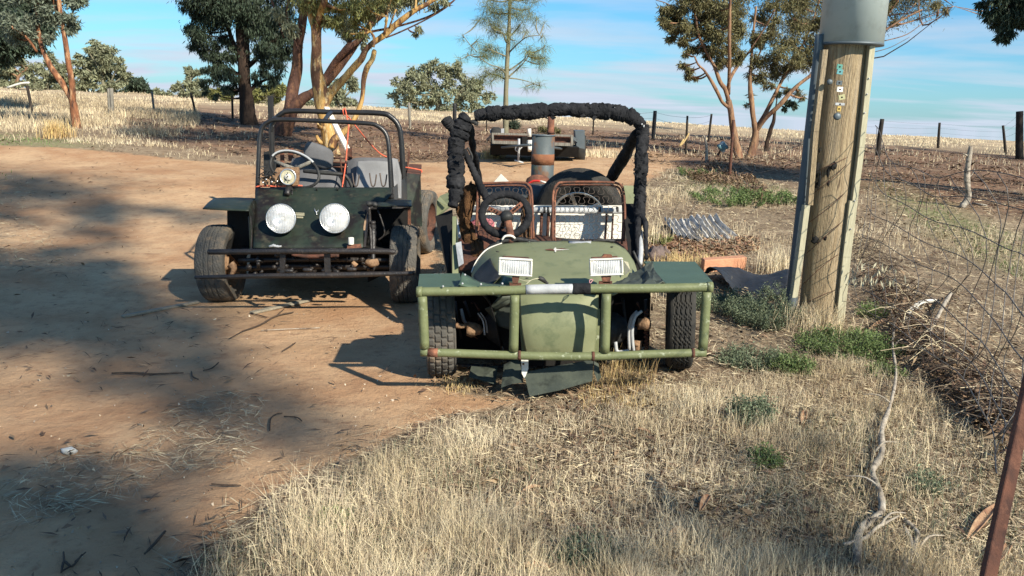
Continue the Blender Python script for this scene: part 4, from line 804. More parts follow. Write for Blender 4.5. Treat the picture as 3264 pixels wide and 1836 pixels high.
# ------------------------------------------------------------------ the black buggy
kb = thing('dune_buggy', onG(-1.6, 7.2), 'dark green and black home built buggy with two round headlights and bare hoops', 'buggy')
def kt(name, pts, mat='blackpaint', seg=14, n=6, fn=None, par=None):
    m = MB(); m.tp(pts, seg, n, fn); return m.build(name, mt[mat], par or kb)
def kp(name, plates, mat, off=(0, .012, 0), par=None):
    m = MB()
    for q in plates: m.prism(P3(q), off)
    return m.build(name, mt[mat], par or kb)
# sloping front panel
rows = [P3([(814, 598, 6.85), (1000, 597, 6.85), (1249, 597, 6.85)]),
        P3([(812, 640, 6.66), (1000, 640, 6.66), (1170, 641, 6.66), (1236, 636, 6.66)][:2] + [(1236, 634, 6.68)]),
        P3([(810, 700, 6.45), (990, 700, 6.45), (1168, 680, 6.50)]),
        P3([(808, 789, 6.18), (985, 790, 6.18), (1157, 788, 6.18)])]
m = MB(); m.sheet(rows, 8, 5, .006, .0008); pan = m.build('bonnet_panel', mt['patina'], kb)
def onpan(x, y): return P(x, y, np.interp(y, [598, 640, 700, 790], [6.85, 6.66, 6.45, 6.18]))
kp('side_plate', [[(806, 640, 6.6), (820, 632, 6.8), (818, 700, 6.5), (810, 800, 6.2), (796, 795, 6.2), (794, 670, 6.4)]], 'patina')
kp('side_plate', [[(1172, 660, 6.5), (1178, 655, 6.5), (1166, 788, 6.2), (1158, 788, 6.2)]], 'blackrail')
# vents, dents
m = MB(); m.bar(onpan(930, 677) - Vector((0, .02, 0)), onpan(972, 679) - Vector((0, .02, 0)), .008, .006); m.bar(onpan(946, 683) - Vector((0, .02, 0)), onpan(972, 684) - Vector((0, .02, 0)), .008, .014); m.bar(onpan(944, 691) - Vector((0, .02, 0)), onpan(968, 692) - Vector((0, .02, 0)), .008, .012); m.build('vent_slot', mt['cream'], kb)
m = MB()
for x, y in ((1010, 608), (1076, 608), (932, 612)): m.tube([onpan(x, y), onpan(x, y) + Vector((0, -.02, .03))], .006, 7)
m.tube([onpan(932, 606) + Vector((0, -.01, .01)), onpan(932, 620) + Vector((0, -.012, .0))], .006, 6); m.build('panel_peg', mt['blk'], kb)
m = MB(); m.tube([onpan(1003, 665) + Vector((0, -.01, 0)), onpan(1010, 676) + Vector((0, -.02, .0)), onpan(1016, 669) + Vector((0, -.01, .0))], .005, 6, 3); m.tube([onpan(1010, 676) + Vector((0, -.02, .0)), onpan(1011, 684) + Vector((0, -.012, .0))], .004, 6); m.build('wire_hook', mt['chrome'], kb)
# round head lamps
for x, y in ((896, 697), (1067, 696)):
    c = P(x, y, 6.27); ax = Vector((.02, -.98, .16)); r = 47 * S(c)
    m = MB(); m.lathe(c, ax, [(r * 1.0, -.004), (r * .99, -.03), (r * .78, -.085), (r * .4, -.11), (.001, -.115)], 40); o = m.build('headlight', mt['blackpaint'], kb)
    m = MB(); m.lathe(c, ax, [(r * .95, .004), (r * .97, .012), (r * 1.01, .010), (r * 1.02, -.004), (r * .98, -.012)], 48); m.build('chrome_rim', mt['chrome'], o)
    m = MB(); m.lathe(c, ax, [(r * .96, .000), (r * .86, -.028), (r * .66, -.052), (r * .4, -.068), (.0005, -.075)], 48); m.build('reflector', mt['reflector'], o)
    m = MB(); m.tube([c - ax * .07, c - ax * .02], [.014, .011], 12); m.build('bulb', mt['white'], o)
    m = MB(); m.lathe(c, ax, [(r * .96, .002), (r * .93, .010), (r * .8, .022), (r * .55, .034), (r * .3, .040), (.0005, .042)], 48); m.build('lens', mt['glass'], o)
    m = MB(); m.tube([c - ax * .09, onpan(x - 6, y + 6) + Vector((0, .02, -.02))], .015, 8); m.build('lamp_stalk', mt['blackrail'], o)
# front fenders
m = MB(); m.sheet([P3([(683, 631, 6.86), (750, 629, 6.86), (822, 632, 6.86)]), P3([(664, 645, 6.6), (740, 645, 6.6), (808, 648, 6.6)]), P3([(646, 664, 6.40), (720, 668, 6.40), (794, 671, 6.40)])], 4, 4, .008); m.build('front_fender', mt['patina'], kb)
m = MB(); m.prism(P3([(724, 672, 6.62), (796, 675, 6.62), (794, 800, 6.62), (770, 850, 6.62), (724, 800, 6.62)]), (0, .015, 0)); m.prism(P3([(1172, 668, 6.75), (1300, 664, 6.8), (1300, 840, 6.8), (1172, 900, 6.7)]), (0, .015, 0)); m.build('inner_guard', mt['dark'], kb)
m = MB(); m.sheet([P3([(1212, 634, 6.86), (1262, 636, 6.86), (1311, 638, 6.86)]), P3([(1205, 645, 6.6), (1260, 646, 6.6), (1312, 647, 6.6)]), P3([(1198, 656, 6.42), (1255, 656, 6.42), (1312, 657, 6.42)])], 4, 4, .008); m.build('front_fender', mt['patina'], kb)
kp('rusty_side_plate', [[(1284, 662, 6.8), (1309, 660, 6.8), (1310, 716, 6.8), (1283, 714, 6.8)]], 'rust', (0, .005, 0))
kt('fender_roll', [(1170, 652, 6.42, 7), (1176, 650, 6.42, 9), (1186, 650, 6.42, 7), (1194, 652, 6.42, 9), (1202, 656, 6.42, 6)], 'blk', 10, 3)
# suspension tower
kt('suspension_strut', [(1176, 660, 6.4, 5), (1180, 720, 6.4, 5), (1184, 800, 6.3, 5)], 'blackrail'); kt('suspension_strut', [(1188, 705, 6.4, 9), (1189, 740, 6.4, 10), (1190, 790, 6.35, 8), (1188, 850, 6.3, 6)], 'blackrail', fn=lambda t, th, i: 1 + .12 * math.sin(i * 2.2))
kt('suspension_strut', [(1205, 670, 6.5, 3), (1226, 740, 6.5, 3), (1206, 765, 6.5, 3)], 'blackrail', 6)
kt('suspension_strut', [(796, 690, 6.4, 5), (800, 760, 6.3, 5), (802, 800, 6.2, 5)], 'blackrail')
m = MB(); m.lathe(P(1119, 778, 6.14), (0, -.05, 1), [(.0215, 0), (.0215, .045), (.019, .05), (.001, .051)], 18); m.build('white_cap', mt['white'], kb)
kp('rusty_bracket', [[(1108, 780, 6.14), (1150, 778, 6.14), (1152, 790, 6.12), (1106, 792, 6.12)]], 'rust')
kt('crumpled_foil', [(858, 786, 6.13, 3), (872, 783, 6.13, 5), (885, 786, 6.13, 4), (897, 785, 6.13, 3)], 'alu', 7, 3, lambda t, th, i: 1 + .3 * math.sin(i * 2 + th * 2))
# bumper bars
YK = 5.98
kt('bumper_bar', [(662, 803, YK, 6), (668, 803, YK, 8.5), (700, 803, YK, 9), (950, 801, YK, 9), (1200, 801, YK, 9), (1252, 803, YK, 9), (1258, 804, YK, 6)], 'blackrail', fn=lambda t, th, i: 1 + .03 * math.sin(i * 2.1 + th * 2))
kt('bumper_bar', [(630, 884, YK, 4), (640, 884, YK, 6), (850, 879, YK, 8), (1100, 876, YK, 9), (1300, 871, YK, 7), (1317, 870, YK, 8)], 'blackrail')
for x in (900, 1041): kp('bumper_upright', [[(x - 9, 802, YK + .03), (x + 11, 802, YK + .03), (x + (6 if x < 1000 else 12), 876, YK + .03), (x - (8 if x < 1000 else 6), 876, YK + .03)]], 'blackrail', (0, .02, 0))
for k, (x, y) in enumerate(((918, 863), (980, 860), (1040, 863), (1120, 858))): kt('bumper_lug', [(x - 14, y, YK + .05, 5), (x, y, YK + .05, 7), (x + 16, y + 1, YK + .05, 5)], 'blackrail', 8, 2)
# front axle and steering gear
kt('axle_beam', [(740, 858, 6.5, 9), (860, 850, 6.5, 10), (1000, 848, 6.5, 10), (1190, 850, 6.5, 10), (1280, 850, 6.5, 8)], 'blackrail'); kt('axle_beam', [(760, 830, 6.45, 7), (1000, 826, 6.45, 8), (1240, 830, 6.45, 7)], 'blackrail')
kt('axle_beam', [(930, 812, 6.1, 4), (1000, 818, 6.1, 7), (1080, 812, 6.1, 7)], 'rustdull')
m = MB(); r5 = random.Random(8)
for i in range(34):
    x, y = r5.uniform(790, 1200), r5.uniform(815, 872); m.tp([(x, y, 6.35, r5.uniform(3, 9)), (x + r5.uniform(-22, 22), y + r5.uniform(-14, 14), 6.3 + r5.uniform(-.1, .2), r5.uniform(3, 8))], 8)
m.build('steering_linkage', mt['blackrail'], kb)
m = MB(); m.tp([(1168, 835, 6.3, 9), (1185, 838, 6.28, 13), (1204, 836, 6.3, 11)], 10, 3, fn=lambda t, th, i: 1 + .15 * math.sin(th * 3 + i)); m.build('hub_knuckle', mt['tanmetal'], kb)
m = MB(); m.tp([(1123, 835, 6.3, 6), (1136, 848, 6.3, 8)], 8, 2, fn=lambda t, th, i: 1 + .2 * math.sin(th * 3)); m.build('hub_knuckle', mt['tanmetal'], kb)
m = MB(); m.tp([(735, 840, 6.4, 14), (745, 855, 6.4, 10), (735, 880, 6.4, 6)], 10, 3, fn=lambda t, th, i: 1 + .15 * math.sin(th * 3 + i)); m.build('hub_knuckle', mt['tanmetal'], kb)
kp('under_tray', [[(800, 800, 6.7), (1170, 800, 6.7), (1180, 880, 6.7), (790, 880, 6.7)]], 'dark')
m = MB(); m.sheet([P3([(770, 800, 6.45), (1000, 800, 6.4), (1235, 800, 6.45)]), P3([(800, 770, 7.3), (1000, 770, 7.3), (1280, 770, 7.3)]), P3([(850, 740, 8.9), (1050, 740, 8.9), (1300, 740, 8.9)])], 3, 3, .02); m.build('shading_belly_pan', mt['dark'], kb)  # added sheet that keeps the sun off the ground under the body
# wheels
rk = .315
c = P(700, 975, 6.55); wheel(kb, (c.x, 6.62, float(gz(c.x, 6.62)) + rk - .015), (-1, .0, -.05), rk, .225, .20, tread_road, mt['tyre'], mt['tanmetal'])
c = P(1283, 975, 6.55); wheel(kb, (c.x + .01, 6.60, float(gz(c.x, 6.6)) + rk - .012), (.995, .06, .03), rk, .21, .20, tread_road, mt['tyre'], mt['rustdull'])
c = P(1345, 820, 8.5); wheel(kb, (c.x, 8.6, float(gz(c.x, 8.6)) + .32), (.985, -.14, 0), .33, .2, .2, tread_road, mt['tyre'], mt['rustdull'])
c = P(690, 800, 8.6); wheel(kb, (c.x + .62, 8.6, float(gz(c.x, 8.6)) + .32), (-1, 0, 0), .33, .2, .2, tread_road, mt['tyre'], mt['rustdull'], seg=70)
# body
kp('rear_side_panel', [[(1296, 552, 7.9), (1340, 556, 8.0), (1346, 722, 8.0), (1322, 722, 7.9), (1300, 700, 7.8)]], 'patina')
kp('rear_deck', [[(1305, 522, 8.6), (1344, 524, 8.6), (1342, 556, 8.1), (1296, 553, 8.0)]], 'rustdull', (0, 0, -.02))
kp('body_side', [[(1250, 600, 7.0), (1296, 560, 7.8), (1300, 720, 7.8), (1300, 850, 7.0), (1250, 850, 6.9)]], 'blackpaint'); kp('body_side', [[(818, 598, 6.95), (830, 590, 7.6), (830, 850, 7.6), (812, 850, 6.9)]], 'blackpaint')
m = MB(); m.sheet([P3([(815, 620, 6.9), (1000, 620, 6.9), (1250, 620, 6.9)]), P3([(830, 640, 7.9), (1000, 640, 7.9), (1290, 640, 7.9)])], 3, 3, .01); m.build('floor_pan', mt['dark'], kb)
# hoops
kt('roll_hoop', [(820, 640, 6.93, 7), (821, 598, 6.93, 7), (824, 510, 6.95, 7), (828, 440, 6.97, 7), (836, 408, 6.98, 7), (856, 388, 6.98, 7), (892, 381, 6.98, 7), (1030, 386, 6.98, 7), (1168, 393, 6.98, 7), (1204, 402, 6.98, 7), (1228, 424, 6.98, 7), (1238, 458, 6.97, 7), (1243, 530, 6.95, 7), (1248, 640, 6.93, 7)])
kt('roll_hoop', [(868, 640, 7.7, 7), (868, 520, 7.7, 7), (866, 420, 7.7, 7.5), (872, 388, 7.7, 7.5), (895, 364, 7.7, 8), (930, 354, 7.7, 8), (1060, 357, 7.7, 8), (1210, 361, 7.7, 8.5), (1248, 375, 7.7, 8.5), (1270, 402, 7.7, 8.5), (1278, 440, 7.7, 8.5), (1283, 520, 7.7, 9), (1288, 640, 7.7, 9)])
kt('hoop_brace', [(1056, 359, 7.66, 7), (1046, 368, 7.4, 7), (1034, 384, 7.02, 6.5)], seg=10); kt('hoop_brace', [(858, 388, 7.0, 5), (880, 372, 7.66, 5)], seg=8)
kt('hoop_stay', [(872, 400, 7.0, 4), (815, 560, 7.6, 4)][:1] + [(866, 420, 7.0, 3)], seg=6)
# dash cluster
kp('gauge_plate', [[(882, 535, 6.80), (950, 533, 6.80), (953, 550, 6.80), (950, 590, 6.80), (930, 592, 6.80), (884, 586, 6.80), (868, 560, 6.80)]], 'tanmetal', (0, .03, 0))
c = P(919, 564, 6.77); m = MB(); m.lathe(c, (0, -1, .1), [(.066, 0), (.068, .012), (.060, .016), (.057, .010)], 30); o = m.build('gauge_dial', mt['chrome'], kb)
m = MB(); m.lathe(c, (0, -1, .1), [(.057, .006), (.03, .007), (.0005, .007)], 30); m.build('dial_face', mt['cream'], o)
m = MB(); m.lathe(c + Vector((0, -.012, 0)), (0, -1, .1), [(.030, 0), (.029, .004), (.0005, .004)], 20)
m.build('dial_centre', mt['white'], o)
m = MB()
for a, b in ((917, 552), (917, 562), (921, 576), (911, 572)): m.blob(P(a, b, 6.742), .006, .003, .006, 0, 6, 4)
m.build('dial_screw', mt['dark'], o)
m = MB(); r5 = random.Random(4)
for i in range(16):
    x, y = r5.uniform(836, 885), r5.uniform(562, 588); m.blob(P(x, y, 6.82), .014, .014, .013, .35, 8, 6, seed=i)
m.build('switch_cluster', mt['tanmetal'], kb)
m = MB()
for x, y in ((848, 572), (866, 580), (884, 578), (838, 582)): m.blob(P(x, y, 6.78), .008, .006, .008, .3, 7, 5, seed=x)
m.build('switch_knob', mt['chrome'], kb)
m = MB()
for i in range(14):
    x, y = r5.uniform(832, 890), r5.uniform(540, 590); m.tp([(x, y, 6.8, 1.6), (x + r5.uniform(-18, 18), y + r5.uniform(-15, 15), 6.78, 1.6), (x + r5.uniform(-18, 18), y + r5.uniform(-15, 15), 6.82, 1.6)], 5, 4)
m.build('loom_wire', mt['blk'], kb)
# steering wheel
c = P(939, 540, 7.05); ex = P(1016, 552, 7.0) - c; ey = P(928, 484, 7.13) - c; m = MB()
m.tube([c + ex * math.cos(a / 72 * 6.2832) + ey * math.sin(a / 72 * 6.2832) for a in range(73)], .0115, 8, 1, cap=False, fn=lambda t, th, i: 1 + (.18 if i % 2 else 0)); sw = m.build('steering_wheel', mt['blk'], kb)
m = MB(); a0 = [c + ex * 1.0 * math.cos(a) + ey * 1.0 * math.sin(a) + Vector((0, -.004, .008)) for a in np.linspace(.55, 2.6, 30)]; m.tube(a0, .0098, 7); m.build('rim_highlight', mt['alu'], sw)  # pale tube along the top arc, a highlight put into the colour
m = MB(); m.tube([c, c + ex * .80 + ey * .62], [.02, .014], 8); m.tube([c, c - ex * .8 + ey * .3], [.02, .014], 8); m.tube([c, c - ey * .95], [.02, .014], 8); m.build('spoke', mt['postgrey'], sw)
kt('steering_column', [(939, 540, 7.06, 8), (925, 580, 6.85, 9), (915, 620, 6.7, 9)], 'blackrail', 10, 3)
# seats
def cushion(name, rows, mat, th=.10, par=None):
    m = MB(); m.sheet([P3(r) for r in rows], 5, 5, th); return m.build(name, mt[mat], par or kb)
s1 = cushion('seat', [[(925, 520, 7.55), (960, 498, 7.5), (1000, 500, 7.5), (1055, 530, 7.5), (1074, 545, 7.55)], [(915, 560, 7.48), (960, 550, 7.42), (1010, 545, 7.42), (1060, 552, 7.42), (1085, 570, 7.48)], [(915, 610, 7.4), (960, 600, 7.33), (1010, 600, 7.33), (1060, 600, 7.33), (1092, 612, 7.4)]], 'seat')
m = MB(); hr = P(1016, 496, 7.42); q0 = len(m.v); m.blob((0, 0, 0), 1, 1, 1, .03, 24, 14)
vs = []
for v in m.v:
    sq = [math.copysign(abs(c) ** .62, c) for c in v]; x_, y_, z_ = sq[0] * .128, sq[1] * .05, sq[2] * .098
    vs.append((hr.x + x_ * .95 + z_ * .10, hr.y + y_ + x_ * .2, hr.z + z_ - x_ * .32))
m.v = vs; m.build('headrest', mt['seat'], s1)
kp('seat_side', [[(932, 505, 7.6), (968, 498, 7.5), (950, 560, 7.45), (915, 560, 7.5)]], 'seat', (0, .06, 0), s1)
s2 = cushion('seat', [[(1107, 515, 7.5), (1135, 503, 7.48), (1190, 502, 7.47), (1235, 504, 7.47), (1268, 512, 7.5)], [(1102, 560, 7.45), (1140, 555, 7.38), (1190, 555, 7.37), (1235, 555, 7.38), (1276, 560, 7.45)], [(1100, 632, 7.32), (1140, 632, 7.22), (1190, 632, 7.2), (1235, 632, 7.22), (1280, 634, 7.32)]], 'seat')
cushion('seat_panel', [[(1138, 514, 7.36), (1190, 512, 7.35), (1238, 515, 7.36)], [(1134, 570, 7.29), (1190, 575, 7.28), (1240, 570, 7.29)], [(1126, 620, 7.18), (1190, 622, 7.16), (1246, 620, 7.18)]], 'seatlight', .03, s2)
kp('seat_bolster', [[(1250, 504, 7.42), (1266, 508, 7.42), (1278, 560, 7.35), (1278, 632, 7.2), (1258, 632, 7.18), (1254, 560, 7.33)]], 'seatlight', (0, .04, 0), s2)
kt('seat_belt_bar', [(968, 545, 7.30, 6), (1010, 549, 7.28, 6.5), (1060, 553, 7.28, 6.5), (1100, 560, 7.3, 6), (1120, 590, 7.3, 6), (1124, 615, 7.3, 6)], 'blk', 8, 5)
for x in (1133, 1188, 1221): kt('wire_hook', [(x - 10, 552, 7.0, 2.2), (x - 5, 585, 6.98, 2.2), (x, 594, 6.97, 2.2), (x + 7, 588, 6.97, 2.2), (x + 12, 556, 6.98, 2.2)], 'spring', 7, 5)
# rusty frames behind the seats
kp('rusty_frame', [[(892, 482, 8.2), (905, 474, 8.2), (906, 530, 8.2), (894, 532, 8.2)], [(916, 473, 8.2), (934, 472, 8.2), (934, 512, 8.2), (920, 516, 8.2)]], 'rust'); kp('rusty_frame', [[(1108, 472, 8.2), (1122, 472, 8.2), (1122, 510, 8.2), (1108, 512, 8.2)]], 'rustdull')
kp('rusty_frame', [[(1299, 500, 8.1), (1304, 470, 8.1), (1306, 500, 8.1), (1302, 530, 8.1), (1298, 530, 8.1)]], 'rustdull')
for y in (504, 518, 532): kt('luggage_rack', [(1062, y, 8.1, 3), (1110, y + 1, 8.1, 3)], 'rustdull', 6, 1)
kt('luggage_rack', [(1085, 500, 8.1, 3), (1090, 560, 8.1, 3)], 'rustdull', 6, 1)
kp('rear_body', [[(880, 520, 8.3), (1300, 515, 8.3), (1300, 700, 8.3), (880, 700, 8.3)]], 'blackrail'); kp('dark_pad', [[(840, 485, 8.2), (862, 480, 8.2), (880, 505, 8.2), (878, 560, 8.2), (840, 560, 8.2)]], 'blk')
# orange rope (its own thing, tied to the hoop)
m = MB()
for q in ([(1096, 368, 7.62, 2.2), (1093, 352, 7.6, 2.2), (1099, 346, 7.7, 2.2), (1103, 360, 7.62, 2.2), (1105, 372, 7.6, 2.2), (1111, 400, 7.55, 2.2), (1107, 450, 7.45, 2.2), (1102, 520, 7.35, 2.2), (1091, 596, 7.1, 2.2)],
          [(1103, 365, 7.66, 2.2), (1116, 380, 7.72, 2.0), (1140, 410, 7.8, 2.0), (1180, 458, 8.0, 2.0), (1210, 488, 8.1, 2.0), (1232, 500, 8.15, 2.0)],
          [(1290, 533, 8.1, 2), (1316, 537, 8.1, 2), (1343, 543, 8.15, 2), (1343, 550, 8.15, 2)]): m.tp(q, 6, 8, fn=lambda t, th, i: 1 + .12 * math.sin(i * 2.5 + th))
tag(m.build('rope', mt['orange']), 'orange rope tied to the rear hoop of the black buggy', 'rope')
m = MB(); m.tp([(814, 595, 6.83, 2.5), (850, 593, 6.83, 2.8), (890, 594, 6.82, 2.8), (930, 591, 6.82, 2.8), (964, 592, 6.83, 2.5)], 6, 6); tag(m.build('cord', mt['orange']), 'short orange cord lying along the top edge of the dark bonnet panel', 'cord')

# ------------------------------------------------------------------ power pole
pb = onG(P(2604, 1035, 5.9).x, 5.9); pole = thing('power_pole', pb, 'thick weathered timber power pole with galvanised collar and side conduit', 'pole')
YP = 5.9
def plin(xt, xb, rt, rb, yt=-1500, yb=1048, Y=YP):
    """extend a line given at photo rows 152 and 1040"""
    a = (xb - xt) / (1040 - 152); b = (rb - rt) / (1040 - 152); n = 8
    return [(xt + a * (y - 152), y, Y, rt + b * (y - 152)) for y in np.linspace(yt, yb, n)]
m = MB(); pts = plin(2694, 2606, 65, 60, -1400, 1056); rr = random.Random(2); 
m.tp([(x, y, Y, max(r, 45)) for x, y, Y, r in pts], 40, 6, fn=lambda t, th, i: 1 + .018 * math.sin(th * 7) + .012 * math.sin(th * 17 + i * .1)); m.build('shaft', mt['timber'], pole)
m = MB()
cb, ct = P(2711, 146, YP), P(2728, -10, YP); ax = (ct - cb).normalized(); rc = 98 * S(cb)
m.tube([cb, cb + ax * .9, cb + ax * 2.2], [rc, rc * .99, rc * .97], 56); o = m.build('collar', mt['galv'], pole)
m = MB(); m.tube([cb - ax * .002, cb + ax * .012], rc * 1.012, 56); m.build('collar_lip', mt['galvdark'], o)

m = MB(); m.tp(plin(2610, 2514, 15, 19, 110, 1000, YP - .02), 20, 3); m.build('steel_conduit', mt['galvdark'], pole)
def batten(name, pts, w, mat):
    m = MB()
    for (x0, y0), (x1, y1) in zip(pts[:-1], pts[1:]):
        m.prism([P(x0 - w / 2, y0, YP - .15), P(x0 + w / 2, y0, YP - .15), P(x1 + w / 2, y1 - .8, YP - .15), P(x1 - w / 2, y1 - .8, YP - .15)], (0, .06, 0))
    return m.build(name, mt[mat], pole)
batten('timber_batten', [(2632, 158), (2602, 420), (2584, 655)], 16, 'timber'); batten('timber_batten', [(2574, 655), (2556, 800), (2534, 950)], 17, 'cream')
batten('pale_batten', [(2782, 146), (2748, 470), (2726, 640)], 17, 'cream'); batten('pale_batten', [(2722, 640), (2700, 820), (2676, 1056)], 25, 'cream')
m = MB()
for x, y in ((2752, 300), (2744, 360), (2712, 640), (2700, 730), (2758, 250)): m.blob(P(x + 12, y, YP - .155), .006, .006, .006, 0, 6, 4)
m.build('nail', mt['alu'], pole)
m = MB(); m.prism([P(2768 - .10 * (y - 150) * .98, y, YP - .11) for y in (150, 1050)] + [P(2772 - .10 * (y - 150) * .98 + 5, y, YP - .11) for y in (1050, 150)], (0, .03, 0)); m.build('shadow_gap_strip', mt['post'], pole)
def ptag(x, y, w, h, rot, mat, round_=False, nm='tag'):
    m = MB(); c = P(x, y, YP - .192); s_ = S(c)
    if round_: m.lathe(c, (0, -1, .05), [(w * s_ * .6, -.008), (w * s_, -.006), (w * s_ * .98, .004), (w * s_ * .6, .010), (.0005, .011)], 22)
    else:
        u = Vector((math.cos(rot), 0, math.sin(rot))) * w * s_; v = Vector((-math.sin(rot), 0, math.cos(rot))) * h * s_; m.box(c, u, v, (0, .004, 0), .001)
    o = m.build(nm, mat, pole)
    if not round_:
        k = MB(); k.blob(c + Vector((0, -.005, 0)), .007, .003, .005, 0, 6, 4); k.build('tag_nail', mt['dark'], o)
tg = M('teal_tag', (.10, .30, .24), rough=.5, bump=0)
ptag(2676, 213, 9, 8, -.1, tg); ptag(2677, 229, 9.5, 8, -.12, M('blue_tag', (.12, .33, .34), rough=.5, bump=0)); ptag(2675, 264, 9, 7, 0, mt['galvdark']); ptag(2677, 285, 9.5, 8, 0, mt['white']); ptag(2683, 310, 10, 8, .3, M('yellowed_tag', (.5, .48, .25), rough=.5, bump=0)); ptag(2677, 332, 15, 4, 0, mt['alu']); ptag(2674, 347, 6, 8, 0, M('yellow_tag', (.55, .38, .10), rough=.5, bump=0))
ptag(2645, 261, 9, 9, 0, mt['galvdark'], True, 'stud_button'); ptag(2669, 371, 12, 12, 0, mt['galvdark'], True, 'metal_disc')
m = MB(); rr = random.Random(6)
for x, y, a, b in ((2657, 530, 12, 14), (2640, 550, 6, 24), (2603, 545, 7, 30), (2612, 575, 6, 30), (2595, 520, 6, 14), (2694, 605, 5, 10), (2598, 765, 13, 14), (2630, 760, 7, 8), (2600, 590, 9, 10), (2640, 585, 5, 12), (2632, 1010, 6, 8), (2612, 480, 4, 10)):
    cx0 = 2694 - (y - 152) * .099; off = (x - cx0) / 64; Yy = YP - .147 * math.sqrt(max(0, 1 - off * off)) + .0; c = P(x, y, Yy); s_ = S(c); m.blob(c, a * s_ * .8, .008, b * s_ * .8, .35, 10, 7, seed=int(x))
m.build('knot_hole', mt['dark'], pole)

# ------------------------------------------------------------------ small things on the ground
def gthing(mb, name, mat, label, c, group=None): return tag(mb.build(name, mt[mat]), label, c, group)
def flatpoly(pts, h, base=.0):
    m = MB(); w = [G(x, y) + Vector((0, 0, base)) for x, y in pts]; m.prism(w, (0, 0, h)); return m
# clay block
a, b = G(2240, 868), G(2378, 858); m = MB(); u = (b - a); m.box((a + b) / 2 + Vector((0, .06, .055)), u / 2 * .98, Vector((0, .07, 0)), Vector((0, 0, .06)), .006); gthing(m, 'clay_block', 'brick', 'orange clay building block lying beside the black plastic sheet', 'block')
# corrugated tin, crumpled
def corr(rows, amp, nw):
    A = [P3(r) for r in rows]; rr_ = [cat([tuple(p) for p in r], 40) for r in A]; cols = [cat([tuple(r[i]) for r in rr_], 6) for i in range(len(rr_[0]))]
    V = np.array(cols); n = V.shape[0]; V[:, :, 2] += amp * np.sin(np.linspace(0, nw * 6.283, n))[:, None]; V[:, :, 1] += amp * .4 * np.cos(np.linspace(0, nw * 6.283, n))[:, None]
    V += np.random.default_rng(3).normal(0, .0035, V.shape); m = MB(); nI, nJ = V.shape[:2]; o = nI * nJ; B = V + np.array((0, .0, -.004)); fs = []
    for i in range(nI - 1):
        for j in range(nJ - 1):
            q = (i * nJ + j, i * nJ + j + 1, (i + 1) * nJ + j + 1, (i + 1) * nJ + j); fs += [q, tuple(o + k for k in reversed(q))]
    m.add(list(V.reshape(-1, 3)) + list(B.reshape(-1, 3)), fs, True); return m
def gy(x, y, up_=0.0):     # ground depth under a photo point
    p = G(x, y); return p.y
def GL(x, y, h): return (x, y, G(x, y + h).y)      # a point standing h photo pixels above the ground
m = corr([[GL(2118, 696, 24), GL(2150, 700, 22), GL(2196, 700, 24)], [GL(2132, 720, 18), GL(2170, 730, 17), GL(2210, 740, 18)], [GL(2150, 748, 11), GL(2190, 758, 10), GL(2240, 768, 9)]], .018, 4.5); gthing(m, 'tin_sheet', 'tin', 'pale flat piece of corrugated tin lying on straw', 'sheet')
m = corr([[GL(2180, 704, 16), GL(2215, 688, 28), GL(2250, 692, 22), GL(2285, 684, 26)], [GL(2205, 730, 12), GL(2240, 722, 22), GL(2272, 727, 10), GL(2305, 715, 22)], [GL(2232, 768, 2), GL(2270, 762, 6), GL(2310, 768, 4), GL(2354, 756, 3)]], .026, 5.5); gthing(m, 'tin_sheet', 'tin', 'crumpled grey sheet of corrugated tin raised in a hump', 'sheet')
# black plastic
rows = [[(2240, 886), (2330, 882), (2430, 882), (2500, 895)], [(2258, 905), (2340, 895), (2420, 900), (2505, 912)], [(2300, 930), (2350, 915), (2430, 925), (2508, 935)], [(2340, 940), (2380, 975), (2450, 955), (2500, 960)]]
m = MB(); R_ = []
for j, r in enumerate(rows):
    R_.append([G(x, y) + Vector((0, 0, (.04, .11, .09, .0)[j] + .05 * math.sin(i * 2.1 + j))) for i, (x, y) in enumerate(r)])
m.sheet(R_, 7, 7, .004, .003); gthing(m, 'plastic_sheet', 'plastic', 'crumpled black plastic sheet lying at the foot of the pole', 'sheet')
m = MB(); m.sheet([[G(x, y) + Vector((0, 0, .02)) for x, y in ((2200, 925), (2230, 930), (2262, 930))], [G(x, y) + Vector((0, 0, .02)) for x, y in ((2205, 938), (2235, 946), (2262, 944))]], 4, 4, .004); gthing(m, 'plastic_scrap', 'plastic', 'small flat scrap of black plastic behind the bull bar end', 'scrap')
# rocks
c = G(2092, 832); m = MB(); m.blob(c + Vector((0, 0, .06)), .10, .08, .09, .3, 14, 10, seed=3); gthing(m, 'rock', 'rock', 'brown rounded rock beside the roll bar foot', 'rock')
c = G(2120, 818); m = MB(); m.blob(c + Vector((0, 0, .03)), .05, .04, .06, .4, 12, 8, seed=5); gthing(m, 'rock', 'rock', 'small pointed stone touching the brown rounded rock', 'rock')
c = G(222, 1445); m = MB(); m.blob(c + Vector((0, 0, .012)), .034, .022, .016, .2, 12, 8, seed=9); gthing(m, 'rock', 'white', 'flat white stone on the shaded dirt', 'rock')
# planks on the dirt
def plank(a, b, w, label, mat='plank'):
    A, B = G(*a), G(*b); m = MB(); m.bar(A + Vector((0, 0, .012)), B + Vector((0, 0, .015)), w, .018, (0, 0, 1), .003); gthing(m, 'plank', mat, label, 'plank')
plank((390, 1014), (632, 968), .045, 'thin grey plank lying on the dirt beside the black buggy wheel'); plank((802, 1002), (985, 962), .05, 'thin grey plank lying under the front bumper of the black buggy')
# white prop leaning on the yellow tree
m = MB(); m.bar(P(1040, 342, 15.0), P(1109, 478, 14.6), .10, .03); gthing(m, 'white_board', 'white', 'narrow white board leaning against the golden gum tree', 'board')
